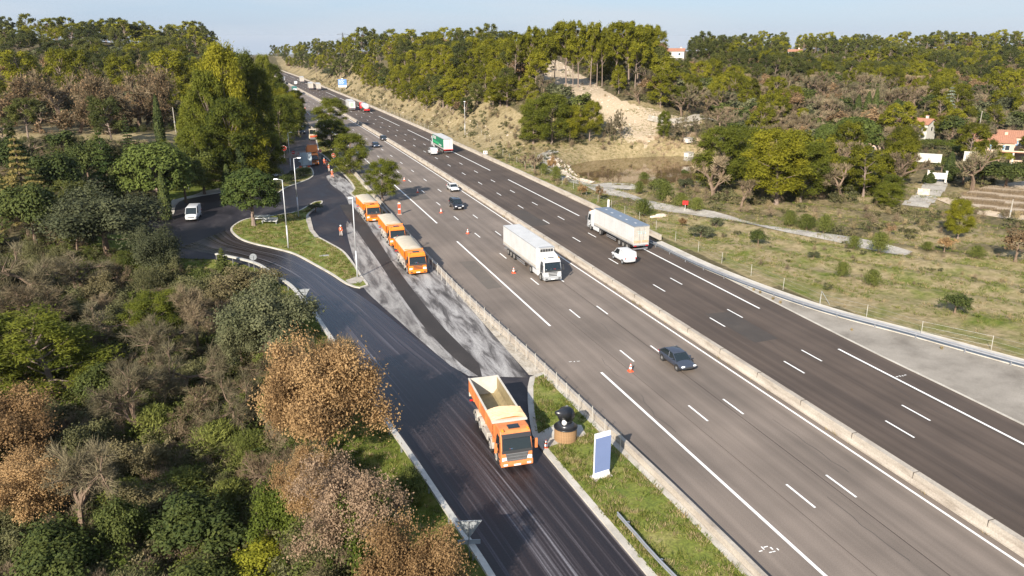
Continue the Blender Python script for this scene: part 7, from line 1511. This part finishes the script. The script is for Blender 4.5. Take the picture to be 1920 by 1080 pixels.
# ------------------------------------------------------------------ stuff carried by geometry nodes
def scatter(name, label, cat, pts, protos, kind='stuff'):
    """pts: (x, y, z, turn, scale); protos: meshes picked at random"""
    P = np.array(pts, float); me = bpy.data.meshes.new(name); me.vertices.add(len(P)); me.vertices.foreach_set("co", P[:, :3].ravel().astype(np.float32))
    for nm, col in (("turn", P[:, 3]), ("size", P[:, 4])): a = me.attributes.new(nm, 'FLOAT', 'POINT'); a.data.foreach_set("value", col.astype(np.float32))
    a = me.attributes.new("pick", 'INT', 'POINT'); a.data.foreach_set("value", rng.integers(0, len(protos), len(P)).astype(np.int32))
    o = bpy.data.objects.new(name, me); COL.objects.link(o); o['kind'] = kind; o['label'] = label; o['category'] = cat
    cl = bpy.data.collections.new(name+"_pieces")
    for i, p in enumerate(protos): q = bpy.data.objects.new("piece_%d" % i, p); cl.objects.link(q)
    g = bpy.data.node_groups.new(name+"_nodes", 'GeometryNodeTree'); g.interface.new_socket("Geometry", in_out='INPUT', socket_type='NodeSocketGeometry'); g.interface.new_socket("Geometry", in_out='OUTPUT', socket_type='NodeSocketGeometry')
    gi = g.nodes.new("NodeGroupInput"); go = g.nodes.new("NodeGroupOutput"); ip = g.nodes.new("GeometryNodeInstanceOnPoints"); ci = g.nodes.new("GeometryNodeCollectionInfo")
    ci.inputs["Collection"].default_value = cl; ci.inputs["Separate Children"].default_value = True; ci.inputs["Reset Children"].default_value = True; ip.inputs["Pick Instance"].default_value = True
    def na(nm, ty): n = g.nodes.new("GeometryNodeInputNamedAttribute"); n.data_type = ty; n.inputs[0].default_value = nm; return n.outputs[0]
    cx_ = g.nodes.new("ShaderNodeCombineXYZ"); g.links.new(na("turn", 'FLOAT'), cx_.inputs[2]); er = g.nodes.new("FunctionNodeEulerToRotation"); g.links.new(cx_.outputs[0], er.inputs[0])
    g.links.new(gi.outputs[0], ip.inputs["Points"]); g.links.new(ci.outputs[0], ip.inputs["Instance"]); g.links.new(na("pick", 'INT'), ip.inputs["Instance Index"]); g.links.new(er.outputs[0], ip.inputs["Rotation"]); g.links.new(na("size", 'FLOAT'), ip.inputs["Scale"]); g.links.new(ip.outputs[0], go.inputs[0])
    md = o.modifiers.new("scatter", 'NODES'); md.node_group = g; return o
for k, L in rest.items():
    scatter({'pine': 'pine_wood', 'holm': 'oak_wood', 'bare': 'leafless_wood', 'brow': 'rusty_wood'}[k[:4]], "further " + ADJ[k] + "s merging into the woods on the hills", "wood", L, KIND[k]['j'] if 'j' in KIND[k] else [joined("tree", v[0], v[1]) for v in KIND[k]['v']])
def tuft(n, h, w, m, wid=.02):
    pl = Plant(); a = rng.random(n)*6.28; A = np.stack([np.cos(a)*w*rng.random(n), np.sin(a)*w*rng.random(n), 0*a], 1); B = A+np.stack([np.cos(a)*w*.6, np.sin(a)*w*.6, h*(.6+.5*rng.random(n))], 1)
    pl.twigs(A, B, wid, rng.random(n)); return pl.mesh("tuft", m)
def pts_in(test, box, n, smin=.7, smax=1.3, zf=None):
    x = rng.uniform(box[0], box[1], n); y = rng.uniform(box[2], box[3], n); k = test(x, y); x, y = x[k], y[k]; z = terr(x, y) if zf is None else zf+0*x
    return np.stack([x, y, z, rng.random(len(x))*6.28, rng.uniform(smin, smax, len(x))], 1)
gt = [tuft(16, .22, .22, m_grassb, .018), tuft(16, .16, .25, m_grassb, .02), tuft(12, .25, .2, m_straw, .015)]
gs = [tuft(14, .3, .3, m_straw, .02), tuft(14, .25, .3, m_grassb, .02), tuft(14, .25, .3, m_grassb, .02), tuft(12, .2, .35, m_grassb, .02)]
isl = []
PAD = [G(*p) for p in ((1006, 818), (1044, 796), (1090, 800), (1099, 819), (1066, 828), (1030, 841))]
SL1 = [G(*p) for p in ((576, 406), (582, 408), (588, 432), (600, 447), (590, 446), (580, 432), (574, 415))]
SL2 = [G(*p) for p in ((648, 527), (672, 519), (684, 524), (676, 532), (655, 534))]
for poly, nn in ((I1, 9000), (I3, 9000), (I4, 9000), (I2, 1200)):
    L = smooth_line(poly, 2, True); xs = [p[0] for p in L]; ys = [p[1] for p in L]
    isl.append(pts_in(lambda x, y: inpoly(x+.5, y+.3, L) & inpoly(x-.5, y-.3, L) & inpoly(x+.3, y-.6, L) & inpoly(x-.3, y+.6, L) & ~inpoly(x, y, PAD) & ~inpoly(x, y, SL1) & ~inpoly(x, y, SL2) & ((np.sin(x*1.3)+np.sin(y*1.1+x)+rng.normal(size=len(x))*.8) > -.6), (min(xs), max(xs), min(ys), max(ys)), nn, zf=.1))
scatter('island_grass', "short green grass tufts on the kerbed islands and verges", "grass", np.concatenate(isl), gt)
scatter('meadow_grass', "dry and green grass tufts on the meadow right of the motorway", "grass", pts_in(lambda x, y: (x > RIGHT(y)+.6) & (x < RIGHT(y)+75) & ((np.sin(x*.4)+np.sin(y*.5+x*.2)+rng.normal(size=len(x))) > -.4), (58, 160, 25, 210), 42000), gs)
scatter('slope_grass', "green grass on the bank beside the exit ramp rail", "grass", pts_in(lambda x, y: (x < LEFT(y)-.3) & (x > LEFT(y)-7), (-20, 13, 22, 125), 16000), gt)
# brambles and scrub that fill the slope left of the ramp
def scrub(n, w, h, size, m, asp=.6):
    pl = Plant(); C = unit(rng.normal(size=(9, 3)))*[w*.35, w*.35, h*.4]+[0, 0, h*.45]; clump_leaves(pl, C, [w*.22]*9, n//9, size, .8, asp, .5, shell=.3); return pl.mesh("scrub", m)
sc_p = [scrub(500, 2.0, 1.3, .07, m_holmg), scrub(500, 2.1, 1.2, .07, m_bramble), scrub(500, 2.2, 1.1, .07, m_bramble), scrub(420, 1.8, 1.5, .07, m_olive), broom(1.3, 1.6, 700, .11, m_olive, .14)[0], broom(1.2, 1.7, 500, .12, m_pink, .08)[0], scrub(450, 1.8, 1.2, .07, m_lime), broom(1.4, 1.5, 600, .12, m_pink, .07)[0]]
def lefttest(x, y):
    o = LEFT(y)-x; return (o > 5.0+1.5*np.sin(y*.35)) & (o < 200) & ~((y > 160) & (x > -8)) & ~inpoly(*project(x, y, terr(x, y))[:2], CLEAR)
scatter('bramble_thicket', "brambles, broom and dry stems covering the slope below the exit ramp", "scrub", np.concatenate([pts_in(lefttest, (-60, 12, 22, 120), 11000, .6, 1.6), pts_in(lefttest, (-90, 5, 118, 210), 2600, .7, 1.6)]), sc_p)
sc_r = [scrub(260, 2.2, 1.2, .12, m_bramble), scrub(260, 2.0, 1.3, .12, m_olive), broom(1.3, 1.8, 380, .16, m_pink, .1)[0], broom(1.2, 1.5, 300, .16, m_straw, .1)[0]]
def righttest(x, y):
    px, py, d = project(x, y, terr(x, y)); o = x-RIGHT(y)
    k = (o > 12) & ~inpoly(px, py, PLAIN) & ~inpoly(x, y, POND) & ~inpoly(px, py, VINE)
    k &= ~((px > 1040) & (px < 1210) & (py > 285) & (py < 375)); k &= ~inpoly(px, py, CUT) | (rng.random(len(x)) < .1)
    k &= ~((px > 1690) & (px < 1790) & (py > 315) & (py < 400))
    tr = np.abs(py-np.interp(px, [1000, 1100, 1230, 1450, 1700], [320, 350, 388, 426, 480])) < 7
    return k & ~tr
scatter('scrub_ground', "dry scrub and low bushes between the woods right of the motorway", "scrub", pts_in(righttest, (60, 330, 90, 330), 6500, .6, 1.5), sc_r)
scatter('cutting_weeds', "dry weeds on the bank along the motorway cutting", "scrub", pts_in(lambda x, y: (x > RIGHT(y)+1) & (x < RIGHT(y)+16), (38, 80, 150, 620), 5200, .4, 1.1), [sc_r[3], sc_r[2], sc_r[1], gs[0], gs[0], gs[2], gs[2]])
scatter('meadow_scrub', "low brown and olive scrub scattered over the meadow beside the track", "scrub", pts_in(lambda x, y: inpoly(*project(x, y, terr(x, y))[:2], [(1150, 398), (1450, 432), (1700, 462), (1930, 478), (1930, 560), (1700, 540), (1450, 490), (1250, 440)]) | (inpoly(*project(x, y, terr(x, y))[:2], PLAIN) & (rng.random(len(x)) < .3)), (60, 190, 30, 180), 1500, .25, .7), sc_r+[gs[0], gs[0]])
scatter('median_weeds', "dry weeds rooted along the foot of the median barrier", "weeds", np.array([(42.5+float(cs(s_))-.5*side_, s_, 0, random.random()*6, random.uniform(.4, 1.1)) for s_, side_ in [(random.uniform(10, 300), random.choice((1, 1, -1))) for _ in range(150)]]), [tuft(24, .3, .3, m_straw, .012)])
# reeds in the pond
rd = [tuft(40, 1.6, .8, m_reed, .035), tuft(40, 1.3, .9, m_reed, .035)]
PXR = [[(1180, 302), (1245, 297), (1250, 306), (1200, 308)], [(1225, 318), (1265, 312), (1300, 318), (1345, 322), (1345, 336), (1280, 334), (1232, 332)], [(1170, 292), (1290, 283), (1345, 282), (1345, 290), (1230, 292)], [(1105, 341), (1170, 336), (1190, 343), (1130, 348)]]
rp_ = pts_in(lambda x, y: np.any([inpoly(*project(x, y, -1.0+0*x)[:2], q) for q in PXR], 0), (60, 140, 130, 230), 6500, .4, .8); scatter('pond_reeds', "pale dry reeds standing in and around the pond", "reeds", rp_, rd)
# loose pale stones on the rock slope
def stone_mesh(seed):
    r_ = np.random.default_rng(seed); bm = bmesh.new(); bmesh.ops.create_icosphere(bm, subdivisions=1, radius=.5)
    for v in bm.verts: v.co *= r_.uniform(.6, 1.15)
    for v in bm.verts: v.co.z *= .6
    m_ = bpy.data.meshes.new("stone"); bm.to_mesh(m_); bm.free(); m_.materials.append(MATS["pale_stones"]); return m_
stn = [stone_mesh(i) for i in range(4)]
scatter('loose_stones', "pale loose stones on the rock slope and the pond bank", "stones", np.concatenate([pts_in(lambda x, y: inpoly(*project(x, y, terr(x, y))[:2], CUT), (60, 260, 150, 380), 6500, .25, .9), pts_in(lambda x, y: inpoly(*project(x, y, terr(x, y))[:2], [(1030, 290), (1050, 300), (1105, 338), (1100, 348), (1045, 325), (1028, 300)]), (58, 110, 120, 220), 4000, .4, 1.3),
    pts_in(lambda x, y: (x > RIGHT(y)+3) & (x < RIGHT(y)+14) & (rng.random(len(x)) < .6), (38, 80, 190, 520), 1000, .3, .9)]), stn)
# vines
vm = tuft(26, .9, .35, m_pink, .03)
vp = []
for r_ in range(14):
    for q in range(60):
        px = 1800+q*2.4; py = 352+r_*4.2+q*.15
        if inpoly(np.array([px]), np.array([py]), VINE)[0]: x, y, z = T(px, py); vp.append((x, y, z, random.random()*6, .7))
scatter('vineyard_rows', "bare vines in rows on the brown field at the right edge", "vineyard", vp, [vm])
struct(sheet("vineyard_soil", [T(*p)[:2] for p in VINE], 0, MATS["dirt"])).location.z = float(terr(*T(1880, 375)[:2]))+.12
# ------------------------------------------------------------------ the air between here and the hills
mb = MB(); hz = bpy.data.materials.new("haze"); hz.use_nodes = True; hz.node_tree.nodes.remove(hz.node_tree.nodes["Principled BSDF"])
pv = hz.node_tree.nodes.new("ShaderNodeVolumePrincipled"); pv.inputs["Color"].default_value = (.93, .96, 1, 1); pv.inputs["Density"].default_value = .00004; pv.inputs["Anisotropy"].default_value = .2
hz.node_tree.links.new(pv.outputs[0], hz.node_tree.nodes["Material Output"].inputs["Volume"])
mb.box((0, 3000, -80), (17000, 15000, 270), hz); o = mb.obj("haze"); o['kind'] = 'stuff'; o['label'] = "thin pale haze over the landscape"
